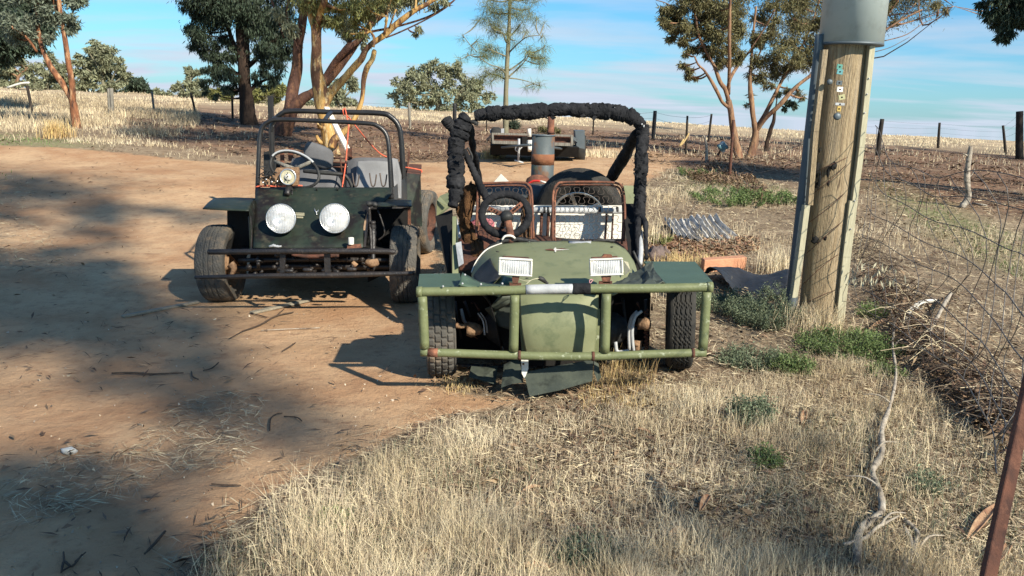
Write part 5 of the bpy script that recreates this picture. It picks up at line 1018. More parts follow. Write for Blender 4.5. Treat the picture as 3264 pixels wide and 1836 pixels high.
# sticks
def stick(pts, label, mat='stick', dz=.01, grp=None):
    m = MB(); w = [G(x, y) + Vector((0, 0, dz + r * .0015)) for x, y, r in pts]; m.tube(w, [r * S(p) for p, (_, _, r) in zip(w, pts)], 7, 5, fn=lambda t, th, i: 1 + .12 * math.sin(i * 1.9 + th * 2)); gthing(m, 'stick', mat, label, 'stick', grp)
stick([(357, 1196, 2.5), (430, 1196, 3.2), (480, 1200, 3), (540, 1197, 2.5), (585, 1195, 2)], 'long dark stick lying across the middle of the shaded dirt')
stick([(648, 1188, 2), (675, 1180, 2), (697, 1162, 2)], 'short bent twig to the upper end of the long dark stick')
stick([(610, 1190, 2), (615, 1208, 2.5), (632, 1216, 2)], 'tiny hooked twig beside the long dark stick')
stick([(462, 1778, 3.5), (500, 1740, 5), (527, 1706, 4)], 'thick dark stick lying near the grass edge')
m = MB()
for q in ([(196, 1835, 3.5), (205, 1800, 4.5), (230, 1815, 4), (262, 1778, 3)], [(205, 1800, 4), (203, 1770, 3)], [(225, 1815, 3), (200, 1830, 3)], [(240, 1800, 2.5), (274, 1770, 2)]):
    w = [G(x, y) + Vector((0, 0, .012)) for x, y, r in q]; m.tube(w, [r * S(p) for p, (_, _, r) in zip(w, q)], 7, 4)
gthing(m, 'forked_twig', 'stick', 'dark forked twig near the bottom edge of the dirt', 'twig')
m = MB()
for q in ([(775, 1060, 2), (830, 1040, 3), (880, 1012, 2.6), (935, 1000, 2)], [(730, 1085, 1.5), (775, 1060, 2)], [(850, 1016, 2), (800, 1003, 1.6)], [(880, 1012, 1.6), (905, 990, 1.4)]):
    w = [G(x, y) + Vector((0, 0, .012)) for x, y, r in q]; m.tube(w, [r * S(p) for p, (_, _, r) in zip(w, q)], 7, 4)
gthing(m, 'forked_twig', 'stick', 'forked twig in front of the black buggy bumper', 'twig')
stick([(833, 1058, 1.3), (920, 1054, 1.5), (1020, 1050, 1.2)], 'thin straight straw coloured stick on the sunlit dirt', 'palestick')
stick([(900, 1200 - 75, 2), (925, 1110, 2.4), (942, 1098, 1.6)], 'small forked twig on the sunlit dirt in front of the black buggy')
stick([(860, 1380, 2.5), (862, 1345, 2.6), (880, 1328, 2.2), (900, 1325, 2)], 'curled twig on the shaded dirt near the green buggy')
stick([(905, 1335, 2), (945, 1338, 2.3), (962, 1350, 2)], 'bent twig with a thick end beside the curled twig')
stick([(675, 1552, 2), (720, 1556, 2.6), (768, 1556, 2)], 'short dark twig at the edge of the flattened straw')
# pale dead branches in the right foreground
def branch(pts, label, zs, mat='palestick'):
    m = MB(); w = [G(x, y) + Vector((0, 0, z * .45)) for (x, y, r), z in zip(pts, zs)]; k0 = [q for q in w[2:-1:2]]
    for a_, q in enumerate(k0): m.tube([q, q + Vector((.05 * (-1) ** a_, .04, .03)), q + Vector((.12 * (-1) ** a_, .07, .02))], [.006, .004, .002], 6, 3)
    m.tube([q + Vector((math.sin(i * 2.3) * .022, math.cos(i * 1.7) * .02, 0)) for i, q in enumerate(w)], [r * .78 * S(p) for p, (_, _, r) in zip(w, pts)], 10, 7, fn=lambda t, th, i: 1 + .14 * math.sin(i * .9 + th * 2) + (.3 if i % 9 == 0 and th < 2 else 0)); return gthing(m, 'dead_branch', mat, label, 'branch', 'pale dead branches in the dry grass')
branch([(2834, 1005, 3.5), (2836, 1060, 4.5), (2848, 1130, 5), (2846, 1220, 6), (2836, 1320, 7), (2815, 1400, 12), (2786, 1470, 13), (2788, 1540, 12), (2806, 1595, 13), (2780, 1650, 15), (2752, 1720, 16), (2730, 1840, 18)], 'long pale crooked dead branch running through the dry grass', [.16, .15, .13, .12, .12, .11, .10, .10, .10, .09, .08, .08])
branch([(2690, 1780, 6), (2740, 1745, 8), (2800, 1712, 7), (2850, 1690, 4)], 'short pale branch crossing the long crooked branch', [.09, .09, .10, .12])
branch([(2886, 1690, 9), (2905, 1720, 11), (2925, 1770, 12), (2935, 1840, 13)], 'thick pale branch end near the bottom of the grass', [.07, .06, .05, .05]); branch([(2882, 1700, 8), (2888, 1760, 12), (2884, 1840, 13)], 'thick pale branch end beside the forked one near the bottom', [.05, .05, .05])
branch([(2980, 985, 6), (2920, 995, 8), (2895, 1025, 9), (2880, 1060, 7)], 'curved bleached white branch on the twig heap', [.14, .16, .14, .08], 'white')
branch([(3030, 965, 7), (2990, 1010, 8), (2960, 1080, 7)], 'grey dead branch leaning over the twig heap', [.16, .14, .08])
# bark strips
def barkstrip(c, dx, dy, w, label, lift=.05, mat='lf_bark'):
    A = G(*c); B = G(c[0] + dx, c[1] + dy); d = (B - A); sd = Vector((d.y, -d.x, 0)).normalized() * w * .5; m = MB(); rows = []
    for t in (0, .33, .66, 1):
        q = A + d * t + Vector((0, 0, .02 + lift * .35 * math.sin(t * 3.1))); k = (.4, 1, 1, .5)[int(t * 3 + .1)]; rows.append([q - sd * k + Vector((0, 0, .010)), q, q + sd * k + Vector((0, 0, .010))])
    m.sheet(rows, 4, 4, .003); gthing(m, 'bark_piece', mat, label, 'bark', 'peeled bark pieces in the grass')
barkstrip((3080, 1745), (95), (-115), .035, 'large curled orange bark piece near the rusty post'); barkstrip((3140, 1830), 70, -70, .05, 'brown bark strip under the rusty post', .03); barkstrip((2555, 1240 + 130), 8, -45, .03, 'small orange bark piece in the middle of the dry grass', .02)
barkstrip((2130, 1735), 60, -30, .035, 'rounded tan bark piece lying below the golden straw', .03); barkstrip((2070, 1395), -50, -10, .02, 'light brown bark curl in the grass below the bull bar', .02); barkstrip((2920, 1195), 45, -22, .03, 'bright orange leaf shaped bark on the twig heap', .03); barkstrip((2770, 1060), 75, -30, .03, 'long orange bark strip behind the white twig', .06)
barkstrip((1660, 1590), 60, -20, .02, 'cream curled bark piece low in the grass', .03); barkstrip((1650, 1830), 100, 0, .035, 'orange bark strip at the bottom edge of the grass', .02); barkstrip((2230, 1650), 30, -50, .03, 'red brown bark piece standing in the grass', .05)

# ------------------------------------------------------------------ trailer
tr = thing('box_trailer', G(1700, 505), 'low empty box trailer with grey steel frame parked on the bare ground', 'trailer'); YT = 16.2
def tpl(name, plates, mat, off=(0, .02, 0)):
    m = MB()
    for q in plates: m.prism(P3(q, YT), off)
    return m.build(name, mt[mat], tr)
def fr(x0, y0, x1, y1, w, Y=YT): return [(x0, y0 - w, Y), (x1, y1 - w, Y), (x1, y1 + w, Y), (x0, y0 + w, Y)]
tpl('front_frame', [fr(1568, 426, 1826, 433, 3)], 'postgrey', (0, .04, 0)); tpl('front_frame', [fr(1568, 453, 1826, 461, 5)], 'postgrey', (0, .04, 0)); tpl('frame_upright', [[(1568, 424, YT - .01), (1574, 424, YT - .01), (1574, 456, YT - .01), (1568, 456, YT - .01)]], 'postgrey'); tpl('frame_upright', [[(1820, 432, YT - .01), (1827, 432, YT - .01), (1827, 463, YT - .01), (1820, 463, YT - .01)]], 'postgrey')
tpl('rusty_floor', [[(1572, 428, YT + .1), (1822, 434, YT + .1), (1822, 458, YT + .1), (1572, 450, YT + .1)]], 'rustdull'); 
m = MB(); m.sheet([P3([(1572, 452, YT + .05), (1700, 456, YT + .05), (1822, 460, YT + .05)]), P3([(1576, 430, YT + 2.2), (1700, 432, YT + 2.2), (1815, 436, YT + 2.2)])], 3, 3, .03); m.build('deck', mt['rustdull'], tr)
tpl('side_rail', [[(1549, 444, YT + 1.8), (1568, 424, YT), (1570, 434, YT), (1552, 452, YT + 1.8)]], 'galvdark'); tpl('side_rail', [[(1826, 433, YT), (1848, 448, YT + 1.2), (1846, 458, YT + 1.2), (1826, 444, YT)]], 'galvdark')
tpl('mudguard', [[(1562, 412, YT + 1.4), (1592, 409, YT + 1.4), (1592, 424, YT + 1.4), (1562, 424, YT + 1.4)], [(1592, 411, YT + 1.3), (1607, 409, YT + 1.9), (1607, 424, YT + 1.9), (1592, 424, YT + 1.3)]], 'alu'); tpl('mudguard', [[(1833, 416, YT + .9), (1864, 416, YT + .9), (1864, 475, YT + .9), (1838, 470, YT + .9)]], 'galvdark', (0, .6, 0))
m = MB(); m.lathe(P(1849, 474, YT + 1.2), (1, 0, 0), [(.15, -.09), (.27, -.10), (.30, -.06), (.30, .06), (.27, .10), (.15, .09)], 26); m.build('tyre', mt['tyredark'], tr); m = MB(); m.lathe(P(1580, 452, YT + 1.3), (1, 0, 0), [(.15, -.09), (.27, -.10), (.30, -.06), (.30, .06), (.27, .10), (.15, .09)], 26); m.build('tyre', mt['tyredark'], tr)
tpl('tray_side_and_shade', [[(1562, 462, YT + .3), (1846, 470, YT + .3), (1842, 502, YT + .4), (1566, 492, YT + .4)]], 'dark', (0, 1.4, 0))  # dark block: tray sides plus the shade beneath the trailer, put in as colour
m = MB(); m.tp([(1654, 442, YT - .5, 4), (1654, 470, YT - .5, 4), (1652, 515, YT - .5, 3)], 8); m.tp([(1640, 511, YT - .5, 3), (1668, 519, YT - .5, 3)], 8); m.tp([(1646, 468, YT - .5, 2), (1643, 476, YT - .5, 2), (1650, 482, YT - .5, 2), (1664, 468, YT - .5, 2)], 6, 4); m.build('jockey_stand', mt['alu'], tr)
m = MB(); m.tp([(1687, 410, YT - .5, 6), (1688, 436, YT - .5, 6)], 8); m.tp([(1690, 450, YT - .8, 10), (1690, 480, YT - .9, 8)], 8, 2, fn=lambda t, th, i: 1 + .3 * math.sin(th * 3 + i)); m.build('coupling', mt['white'], tr)
m = MB(); m.tp([(1600, 470, YT + .1, 4), (1688, 462, YT - .9, 5)], 8); m.tp([(1790, 474, YT + .1, 4), (1690, 462, YT - .9, 5)], 8); m.build('drawbar', mt['galvdark'], tr)
tpl('dark_bag', [[(1656, 436, YT - .3), (1682, 434, YT - .3), (1682, 462, YT - .3), (1668, 464, YT - .3), (1655, 458, YT - .3)]], 'dark')

# ------------------------------------------------------------------ posts and fences
def post(parent, a, b, r, mat, Y=None, name='post', lean=True, seg=9):
    g = G(*b) if Y is None else P(b[0], b[1], Y)
    t = P(a[0], a[1], g.y); m = MB(); s_ = S(g); m.tube([g - Vector((0, 0, .06)), g + (t - g) * .5, t], [r * s_, r * s_ * 1.02, r * s_ * .95], seg, 3, fn=lambda q, th, i: 1 + .08 * math.sin(th * 3 + i * .7)); return m.build(name, mt[mat], parent), t, g
def wires(parent, tops, fr_, r=.004, mat='wire', sag=.03):
    m = MB()
    for f in fr_:
        for (t0, g0), (t1, g1) in zip(tops[:-1], tops[1:]):
            a = g0 + (t0 - g0) * f; b = g1 + (t1 - g1) * f; mid = (a + b) / 2 - Vector((0, 0, sag)); m.tube([a, mid, b], r, 4, 4)
    return m.build('fence_wire', mt[mat], parent)
def fence(name, label, posts, fr_, r=.004, locx=None):
    g0 = G(*posts[0][1]); f = thing(name, g0, label, 'fence'); tops = []
    for a, b, rr_, mat in posts:
        o, t, g = post(f, a, b, rr_, mat); tops.append((t, g))
    wires(f, tops, fr_, r); return f, tops
fA, tA = fence('wire_fence', 'plain wire fence on thin posts below the far straw paddock', [((-60, 262), (-50, 322), 4, 'post'), ((86, 272), (103, 360), 4.5, 'post'), ((484, 292), (493, 372), 3.5, 'postgrey'), ((608, 297), (626, 368), 3.5, 'post'), ((739, 291), (742, 378), 3.5, 'post'), ((1303, 327), (1308, 412), 4, 'postgrey'), ((1449, 329), (1449, 398), 6, 'postblack'), ((1552, 345), (1551, 420), 2, 'post')], (.9, .65, .35))
b2 = MB(); c = tA[1][0]; b2.tube([c + Vector((-.6, 0, -.1)), c + Vector((-.2, 0, .04)), c + Vector((.08, 0, .08))], .035, 6, 3); b2.build('white_insulator', mt['white'], fA)
m = MB(); c = G(350, 368)
for x, w_, h in ((346, 4.5, 282), (355, 5.5, 281)):
    q = P(x + 3, 368, c.y); m.tube([q - Vector((0, 0, .1)), P(x, h, c.y)], [w_ * S(c) * 1.1, w_ * S(c)], 8, 4, fn=lambda t, th, i: 1 + .12 * math.sin(th * 3 + i))
gthing(m, 'stump_post', 'postgrey', 'thick split grey timber post standing in long dry grass', 'post')
g = G(870, 500); m = MB(); t = P(862, 305, 10.5); gb_ = onG(P(870, 500, 10.5).x, 10.5); m.bar(gb_ - Vector((0, 0, .05)), t, .06, .06, (0, 1, 0), .006); gthing(m, 'square_post', 'postblack', 'black square steel post standing right behind the black buggy', 'post')
fB, tB = fence('wire_fence', 'wire fence of dark posts crossing the shaded ground behind the brown gums', [((1893, 365), (1890, 430), 2.5, 'post'), ((2088, 353), (2082, 447), 6, 'postblack'), ((2191, 369), (2186, 492), 3.5, 'post'), ((2268, 363), (2258, 452), 3.5, 'post')], (.95, .75, .5, .25))
fC, tC = fence('wire_fence', 'sagging wire fence of old posts to the horizon beyond the power pole', [((2700, 375), (2705, 470), 3, 'post'), ((2812, 379), (2796, 496), 7, 'post'), ((2995, 391), (2990, 472), 4, 'post'), ((3197, 400), (3207, 494), 4, 'post'), ((3250, 355), (3250, 508), 11, 'post'), ((3400, 380), (3400, 510), 5, 'post')], (.95, .78, .6, .42, .25), .003)
o, t, g = post(None, (2338, 382), (2325, 572), 5, 'rustdull', name='steel_post', seg=5); tag(o, 'rust brown steel fence post in front of the brown gums', 'post'); tD = (t, g)
m = MB(); g = G(2252, 520); m.tube([g - Vector((0, 0, .05)), P(2252, 480, g.y), P(2249, 450, g.y), P(2242, 430, g.y)], [.035, .03, .025, .015], 7, 4); gthing(m, 'crooked_stake', 'palestick', 'crooked pale stake between the dark fence posts', 'stake')
m = MB(); g = G(3064, 662); m.tube([g, P(3086, 628, g.y), P(3082, 560, g.y), P(3088, 510, g.y), P(3094, 466, g.y)], [.05, .042, .04, .036, .028], 8, 5, fn=lambda t, th, i: 1 + .12 * math.sin(i + th * 2)); m.tube([P(3087, 500, g.y), P(3076, 492, g.y), P(3068, 488, g.y)], [.018, .012, .006], 6, 2); m.tube([P(3086, 566, g.y), P(3098, 556, g.y), P(3107, 537, g.y)], [.012, .01, .006], 6, 2); m.tube([G(3098, 652) + Vector((0, 0, .02)), G(3145, 660) + Vector((0, 0, .02))], .015, 6)
gthing(m, 'dead_sapling', 'palestick', 'bleached crooked dead sapling standing alone in the paddock', 'stump')
# blue bag on a twig
g = G(2300, 500); c = P(2304, 468, g.y); m = MB(); m.blob(c, .13, .08, .12, .35, 14, 10, seed=2); o = tag(m.build('cloth_bag', M('blue_bag_cloth', (.10, .22, .25), (.55, .62, .6), 9, .7, thr=(.5, .56), bump=.4)), 'small blue and white bag caught on a branch before the brown gums', 'bag')
m = MB(); m.tube([c + Vector((0, 0, .06)), P(2285, 500, g.y), G(2262, 512), G(2240, 515)], [.02, .03, .03, .02], 6, 4); m.build('bag_stick', mt['bark_brown'], o)
c = P(2196, 425, tB[2][1].y - .1); m = MB(); m.tube([c, c + Vector((-.1, 0, -.2)), c + Vector((-.2, 0, -.32)), c + Vector((-.12, 0, -.15))], .022, 6, 4); gthing(m, 'rag', 'gold', 'yellow rag knotted on a dark fence post', 'rag')
# near rusty post and the collapsed mesh fence
nf = thing('mesh_fence', onG(2.0, 2.3), 'collapsed rusty mesh fence strung from the power pole to a leaning steel post', 'fence')
pa, pb2 = P(3300, 1150, 2.15), P(3138, 1910, 1.75); m = MB(); d = pb2 - pa; m.bar(pa - d * .15, pb2, .035, .012, (0, 1, 0), .002); m.bar(pa - d * .15 + Vector((.0, .014, 0)), pb2 + Vector((0, .014, 0)), .012, .026, (0, 1, 0), .001); m.build('steel_post', mt['rust'], nf)
# mesh: rows from the pole (u=0) to the near post (u=1)
def fpt(u, v):
    top = cat([(2790, 400, 5.7), (2860, 520, 4.9), (3000, 560, 4.0), (3264, 560, 3.0), (3500, 700, 2.2)], 10)
    mid = cat([(2745, 700, 5.7), (2850, 760, 5.0), (3070, 870, 3.8), (3215, 1010, 3.0), (3330, 1150, 2.2)], 10)
    bot = cat([(2690, 960, 5.7), (2800, 1010, 4.9), (2960, 1120, 3.9), (3130, 1290, 2.9), (3190, 1500, 2.1)], 10)
    k = min(int(u * 40), 39); f = u * 40 - k
    q = [np.array(L[k]) * (1 - f) + np.array(L[k + 1]) * f for L in (top, mid, bot)]
    w = cat(q, 8); kk = min(int(v * 16), 15); ff = v * 16 - kk; r = w[kk] * (1 - ff) + w[kk + 1] * ff
    return P(r[0], r[1], r[2]) + Vector((math.sin(u * 19 + v * 4) * .012, math.sin(u * 13 + v * 9) * .03, math.sin(u * 23 + v * 6) * .012))
m = MB()
for j in range(8): m.tube([fpt(i / 40, j / 7) for i in range(41)], .0024, 4)
for i in range(20): m.tube([fpt((i + .5 + .25 * math.sin(i * 2.3)) / 20 + .03 * math.sin(j * .8 + i), j / 14) if 0 <= (i + .5 + .25 * math.sin(i * 2.3)) / 20 + .03 * math.sin(j * .8 + i) <= 1 else fpt(.5 + .49 * (1 if i > 9 else -1), j / 14) for j in range(15)], .002, 4)
for i in range(1, 20):
    for j in range(1, 7): m.blob(fpt(i / 20, j / 7), .004, .004, .004, 0, 5, 3)
m.build('fence_wire', mt['wire'], nf)
m = MB(); rr = random.Random(9)     # wires wrapped across the pole
for k, (y0, y1) in enumerate(((620, 480), (700, 590), (800, 690), (905, 790), (985, 905), (560, 470))):
    xl, xr = 2694 - (y0 - 152) * .099 - 60, 2694 - (y1 - 152) * .099 + 78; w = []
    for i in range(11):
        t = i / 10; x = xl + (xr - xl) * t; y = y0 + (y1 - y0) * t + 9 * math.sin(t * 3.1 + k); cx0 = 2694 - (y - 152) * .099; off = max(-1, min(1, (x - cx0) / 64)); w.append(P(x, y, YP - .155 * math.sqrt(1 - off * off) - .012))
    m.tube(w, .0022, 4)
m.build('wrapped_wire', mt['rustdull'], nf)
# the fence beyond the pole, with sagging lower wires
far = []
for i in range(24):
    pass
m = MB()
for f in (.3, .55, .8):
    a = tD[1] + (tD[0] - tD[1]) * f; b = P(2560, 420 + 200 * (1 - f), 6.2); m.tube([a, (a + b) / 2 - Vector((0, 0, .25)), b], .0025, 4, 8)
m.build('fence_wire', mt['wire'], nf)

# ------------------------------------------------------------------ trees
def tree(name, label, catg, Y, trunks, blobs, leafmat, bark, nleaf, lsize, droop=.5, ycl=1.0, clump=.30, nclump=9, group=None, twig=True, base=None, yr=1.0, twr=.012, seed=1, rs=1.0):
    """trunks: photo outlines (px, py, radius px) at depth Y; blobs: (px, py, radius px[, dy])."""
    global RNG
    RNG = np.random.default_rng(seed); rr = random.Random(seed)
    b0 = trunks[0][0]; bp = base or onG(P(b0[0], b0[1], Y).x, Y); T = thing(name, bp, label, catg, group); s0 = S(P(b0[0], b0[1], Y))
    nodes = []; m = MB()
    for ti, tk in enumerate(trunks):
        dy = rr.uniform(-.3, .3) * (ti > 0); pts = []
        for i, q in enumerate(tk):
            y = Y + dy * min(i, 2) + (q[3] if len(q) > 3 else 0); pts.append((q[0], q[1], y, q[2] * rs))
        if ti == 0: pts = [(pts[0][0], pts[0][1] + 6, pts[0][2], pts[0][3] * 1.35)] + pts
        w = [P(a, b, c) for a, b, c, _ in pts]; 
        if ti == 0: w[0] = Vector((w[1].x, w[1].y, min(float(gz(w[1].x, w[1].y)), w[1].z) - .1))
        m.tube(w, [r * S(p) for p, (_, _, _, r) in zip(w, pts)], 12, 5, fn=lambda t, th, i: 1 + .09 * math.sin(th * 2 + i * .35) + .05 * math.sin(th * 5 + i * .9))
        sm_ = cat([(*p, r) for p, r in zip(w, [q[3] * s0 for q in pts])], 4); nodes += [(Vector(q[:3]), q[3]) for q in sm_[3:]]
    m.build('trunk', mt[bark], T)
    tw = MB(); C = []; tot = sum(b[2] ** 1.6 for b in blobs)
    for b in blobs:
        r = b[2] * s0; dy = (b[3] if len(b) > 3 else rr.uniform(-1, 1) * r * ycl * 1.2); c = P(b[0], b[1], Y + dy)
        nd, nr = min(nodes, key=lambda q: (q[0] - c).length + (1.5 * r if q[0].z > c.z + .1 else 0))
        L = (c - nd).length
        if twig and L > .05:
            mid = nd + (c - nd) * .5 + Vector((rr.uniform(-.1, .1), rr.uniform(-.1, .1), -.08)) * L; tw.tube([nd, mid, c], [min(nr * .5, .05 + .012 * r * 4), twr * 2, twr], 5, 4)
        k = max(3, int(nclump * b[2] / 50 * 1.0)); cc = []
        for _ in range(k):
            d = Vector((rr.gauss(0, 1), rr.gauss(0, 1) * ycl, rr.gauss(0, 1))); d = d.normalized() * (rr.random() ** .45) * r; e = c + d; cc.append(e)
            if twig: tw.tube([c - d * .1, c + d * .5 + Vector((0, 0, .04)), e], [twr * .8, twr * .5, twr * .25], 3, 2, cap=False)
        n = int(nleaf * b[2] ** 1.6 / tot); cc = np.array([tuple(q) for q in cc]); ids = RNG.integers(0, len(cc), n)
        g = RNG.normal(0, 1, (n, 3)) * r * clump; g[:, 2] *= .75; C.append(cc[ids] + g)
    if tw.v: tw.build('branches', mt[bark], T)
    C = np.concatenate(C); fast_mesh('crown', leafquads(C, lsize[0], lsize[1], droop), 4, mt[leafmat], T); return T
def SB(px, py, h, rm, Y0):
    g = G(px, py); k = (h - g.z) / SUND.z; q = np.array([[g.x + SUND.x * k, g.y + SUND.y * k, h]]); a, b, z = proj(q); p = P(float(a[0]), float(b[0]), q[0][1]); return (float(a[0]), float(b[0]), rm / S(P(1632, 300, Y0)), float(q[0][1]) - Y0)
# young red gum in the paddock on the left
yT = G(243, 408).y
tree('young_gum', 'slender red barked twin stemmed gum standing alone on the grass', 'tree', yT,
     [[(245, 408, 13), (236, 345, 12), (229, 318, 10)], [(229, 318, 9), (200, 268, 9), (160, 210, 8.5), (133, 150, 7), (122, 90, 6.5), (116, 0, 6), (110, -120, 4)], [(233, 340, 9), (230, 270, 8.5), (215, 180, 8), (202, 90, 8), (188, 0, 6.5), (186, -140, 4)], [(205, 100, 5), (178, 30, 5), (172, -40, 4)], [(215, 110, 3), (232, 40, 2.5), (250, 0, 2)], [(118, 165, 4), (80, 115, 3.5), (40, 90, 2.5)]],
     [(30, 60, 32), (60, 85, 34), (95, 125, 26), (45, 115, 28), (145, 40, 22), (165, 70, 20), (215, 90, 18), (235, 75, 16), (215, 50, 20), (225, 10, 24), (255, 5, 14), (160, 120, 14), (105, 60, 20), (150, -40, 60), (230, -60, 50), (80, -30, 50)], 'lf_blue', 'bark_red', 13000, (.13, .035), .35, clump=.28, nclump=12, seed=3)
y0 = yT + 6
tree('shade_tree', 'dense dark crowned tree at the far left behind the young red gum', 'tree', y0, [[(-120, 400, 30), (-110, 200, 24), (-60, 60, 18), (-20, -100, 14)], [(-110, 220, 14), (0, 150, 9), (70, 110, 6)]],
     [(0, 30, 70), (60, 20, 60), (110, 40, 45), (20, 110, 55), (80, 110, 45), (120, 90, 32), (40, 160, 36), (-60, 80, 80), (140, 0, 30), (0, -80, 100), (-100, -50, 100), (15, 190, 22), (135, 130, 20)], 'lf_dark', 'bark_dark', 26000, (.2, .06), .5, clump=.34, nclump=14, seed=4)
# dark drooping tree
yT = G(792, 398).y
tree('pepper_tree', 'tall dark drooping tree with a straight black trunk', 'tree', yT,
     [[(795, 398, 26), (788, 350, 23), (780, 260, 21), (775, 150, 20), (770, 50, 18), (766, -150, 14)], [(778, 200, 9), (740, 130, 7), (725, 60, 5), (715, -40, 4)], [(782, 220, 8), (850, 150, 6), (880, 60, 5)], [(786, 300, 6), (830, 262, 4), (880, 245, 3)], [(772, 80, 8), (820, 10, 6), (860, -60, 5)], [(784, 250, 6), (720, 215, 4), (680, 200, 3)]],
     [(600, 15, 26), (625, 50, 34), (608, 95, 28), (650, 110, 38), (620, 135, 24), (690, 70, 42), (668, 160, 30), (715, 130, 34), (645, 10, 42), (700, 10, 44), (740, 50, 40), (640, 165, 18), (700, 190, 28), (735, 180, 30), (676, 225, 20), (650, 228, 14), (700, 245, 26), (660, 262, 18), (712, 280, 24), (690, 305, 12), (735, 235, 26), (742, 275, 18), (655, 290, 10),
      (820, 40, 45), (860, 60, 48), (900, 50, 44), (835, 110, 40), (880, 130, 42), (915, 110, 36), (840, 175, 34), (885, 195, 34), (835, 225, 26), (870, 250, 24), (910, 170, 28), (800, 90, 35), (850, 275, 12), (815, 260, 16), (760, -60, 120), (880, -80, 110), (650, -80, 90), (960, -60, 70)], 'lf_dark', 'bark_dark', 54000, (.14, .028), 1.1, clump=.26, nclump=14, seed=5)
# the reddish leaning gum and its partner
yT = G(905, 432).y
tree('leaning_gum', 'brown barked gum leaning with long straight branches beside the golden one', 'tree', yT,
     [[(897, 436, 30), (912, 390, 26), (930, 345, 24)], [(925, 355, 20), (930, 300, 18), (945, 230, 17), (950, 150, 16), (965, 60, 14), (985, -120, 10)], [(925, 350, 20), (965, 315, 17), (1005, 290, 14), (1045, 255, 13), (1085, 208, 12), (1135, 140, 11), (1175, 85, 9), (1215, 50, 8), (1275, 0, 6), (1330, -60, 4)], [(1030, 262, 11), (1070, 195, 10), (1115, 150, 9), (1145, 125, 8), (1200, 60, 6), (1230, 0, 5)], [(1005, 235, 3), (1010, 150, 3), (1030, 60, 3), (1035, 0, 2)], [(1060, 205, 3.5), (1130, 120, 3.5), (1240, 90, 3.5), (1290, 78, 3.5), (1360, 55, 3), (1410, 28, 2.5), (1462, -10, 2)], [(1230, 120, 2.5), (1280, 100, 2.5), (1362, 60, 2.5), (1420, 25, 2), (1450, 0, 1.5)],
      [(905, 120, 3), (880, 40, 3), (865, 0, 2.5)], [(955, 170, 3), (915, 60, 3), (920, 0, 2)]],
     [(1090, 55, 26), (1130, 80, 24), (1170, 50, 24), (1160, 120, 18), (1210, 10, 24), (1100, 100, 18), (1250, 0, 24), (1300, -20, 30), (1040, 60, 18), (1390, 18, 12), (1335, 92, 8), (1325, 105, 6), (1420, 5, 12), (900, 40, 22), (930, 90, 20), (1180, -80, 90), (1320, -90, 70)], 'lf_gum', 'bark_brown', 12000, (.15, .035), .9, clump=.42, seed=6)
yT = G(1060, 492).y
tree('golden_gum', 'smooth golden barked gum with a looping limb behind the black buggy', 'tree', yT,
     [[(1062, 496, 22), (1050, 445, 23), (1040, 400, 22), (1030, 350, 23), (1020, 290, 22), (1008, 210, 18), (1009, 140, 17), (1006, 85, 16), (994, 30, 14), (985, -120, 11)], [(1006, 95, 10), (1022, 40, 11), (1035, 0, 10), (1050, -90, 8)], [(1030, 345, 16), (1048, 305, 14), (1066, 282, 13.5), (1095, 252, 12), (1118, 226, 11), (1150, 190, 10), (1166, 160, 9), (1185, 140, 9), (1225, 112, 9), (1275, 68, 9), (1320, 35, 8.5), (1372, 6, 7), (1430, -40, 5)],
      [(1193, 165, 8.5), (1186, 190, 8.5), (1170, 215, 8.5), (1160, 250, 8), (1157, 290, 7.5), (1153, 318, 7), (1143, 350, 7.5), (1130, 378, 8), (1112, 405, 9), (1088, 428, 10), (1066, 445, 12), (1058, 470, 13)], [(1190, 150, 5), (1192, 120, 4.5), (1180, 100, 3)], [(1225, 108, 4.5), (1234, 55, 3.5)], [(1240, 90, 3), (1262, 30, 2.5)], [(1324, 32, 4), (1326, 0, 3)], [(1034, 410, 8), (1018, 405, 6), (1013, 395, 3)], [(1038, 455, 8), (1018, 450, 7), (1008, 428, 3)]],
     [(1010, 15, 30), (1050, 30, 34), (1085, 20, 36), (1050, 65, 24), (1080, 70, 26), (1120, 30, 36), (1130, 70, 24), (1020, 60, 18), (1160, 10, 32), (1100, 105, 16), (1145, 105, 16), (1175, 60, 18), (1200, 20, 26), (970, 10, 26), (1250, -10, 28), (1000, -60, 80), (1120, -80, 110), (1240, -90, 80)] + [SB(*q, yT) for q in ((520, 440, 7.5, .8), (620, 425, 7.5, .9), (700, 445, 7, .9), (800, 440, 7, .9), (900, 455, 6.5, .7), (640, 390, 8, 1.0), (560, 385, 8, .9), (750, 400, 8, 1.0), (1000, 430, 6.5, .7), (450, 425, 8, .7), (860, 400, 7.5, .9), (420, 395, 8, .6))], 'lf_olive', 'bark_yel', 42000, (.12, .026), 1.0, clump=.30, nclump=13, seed=7)
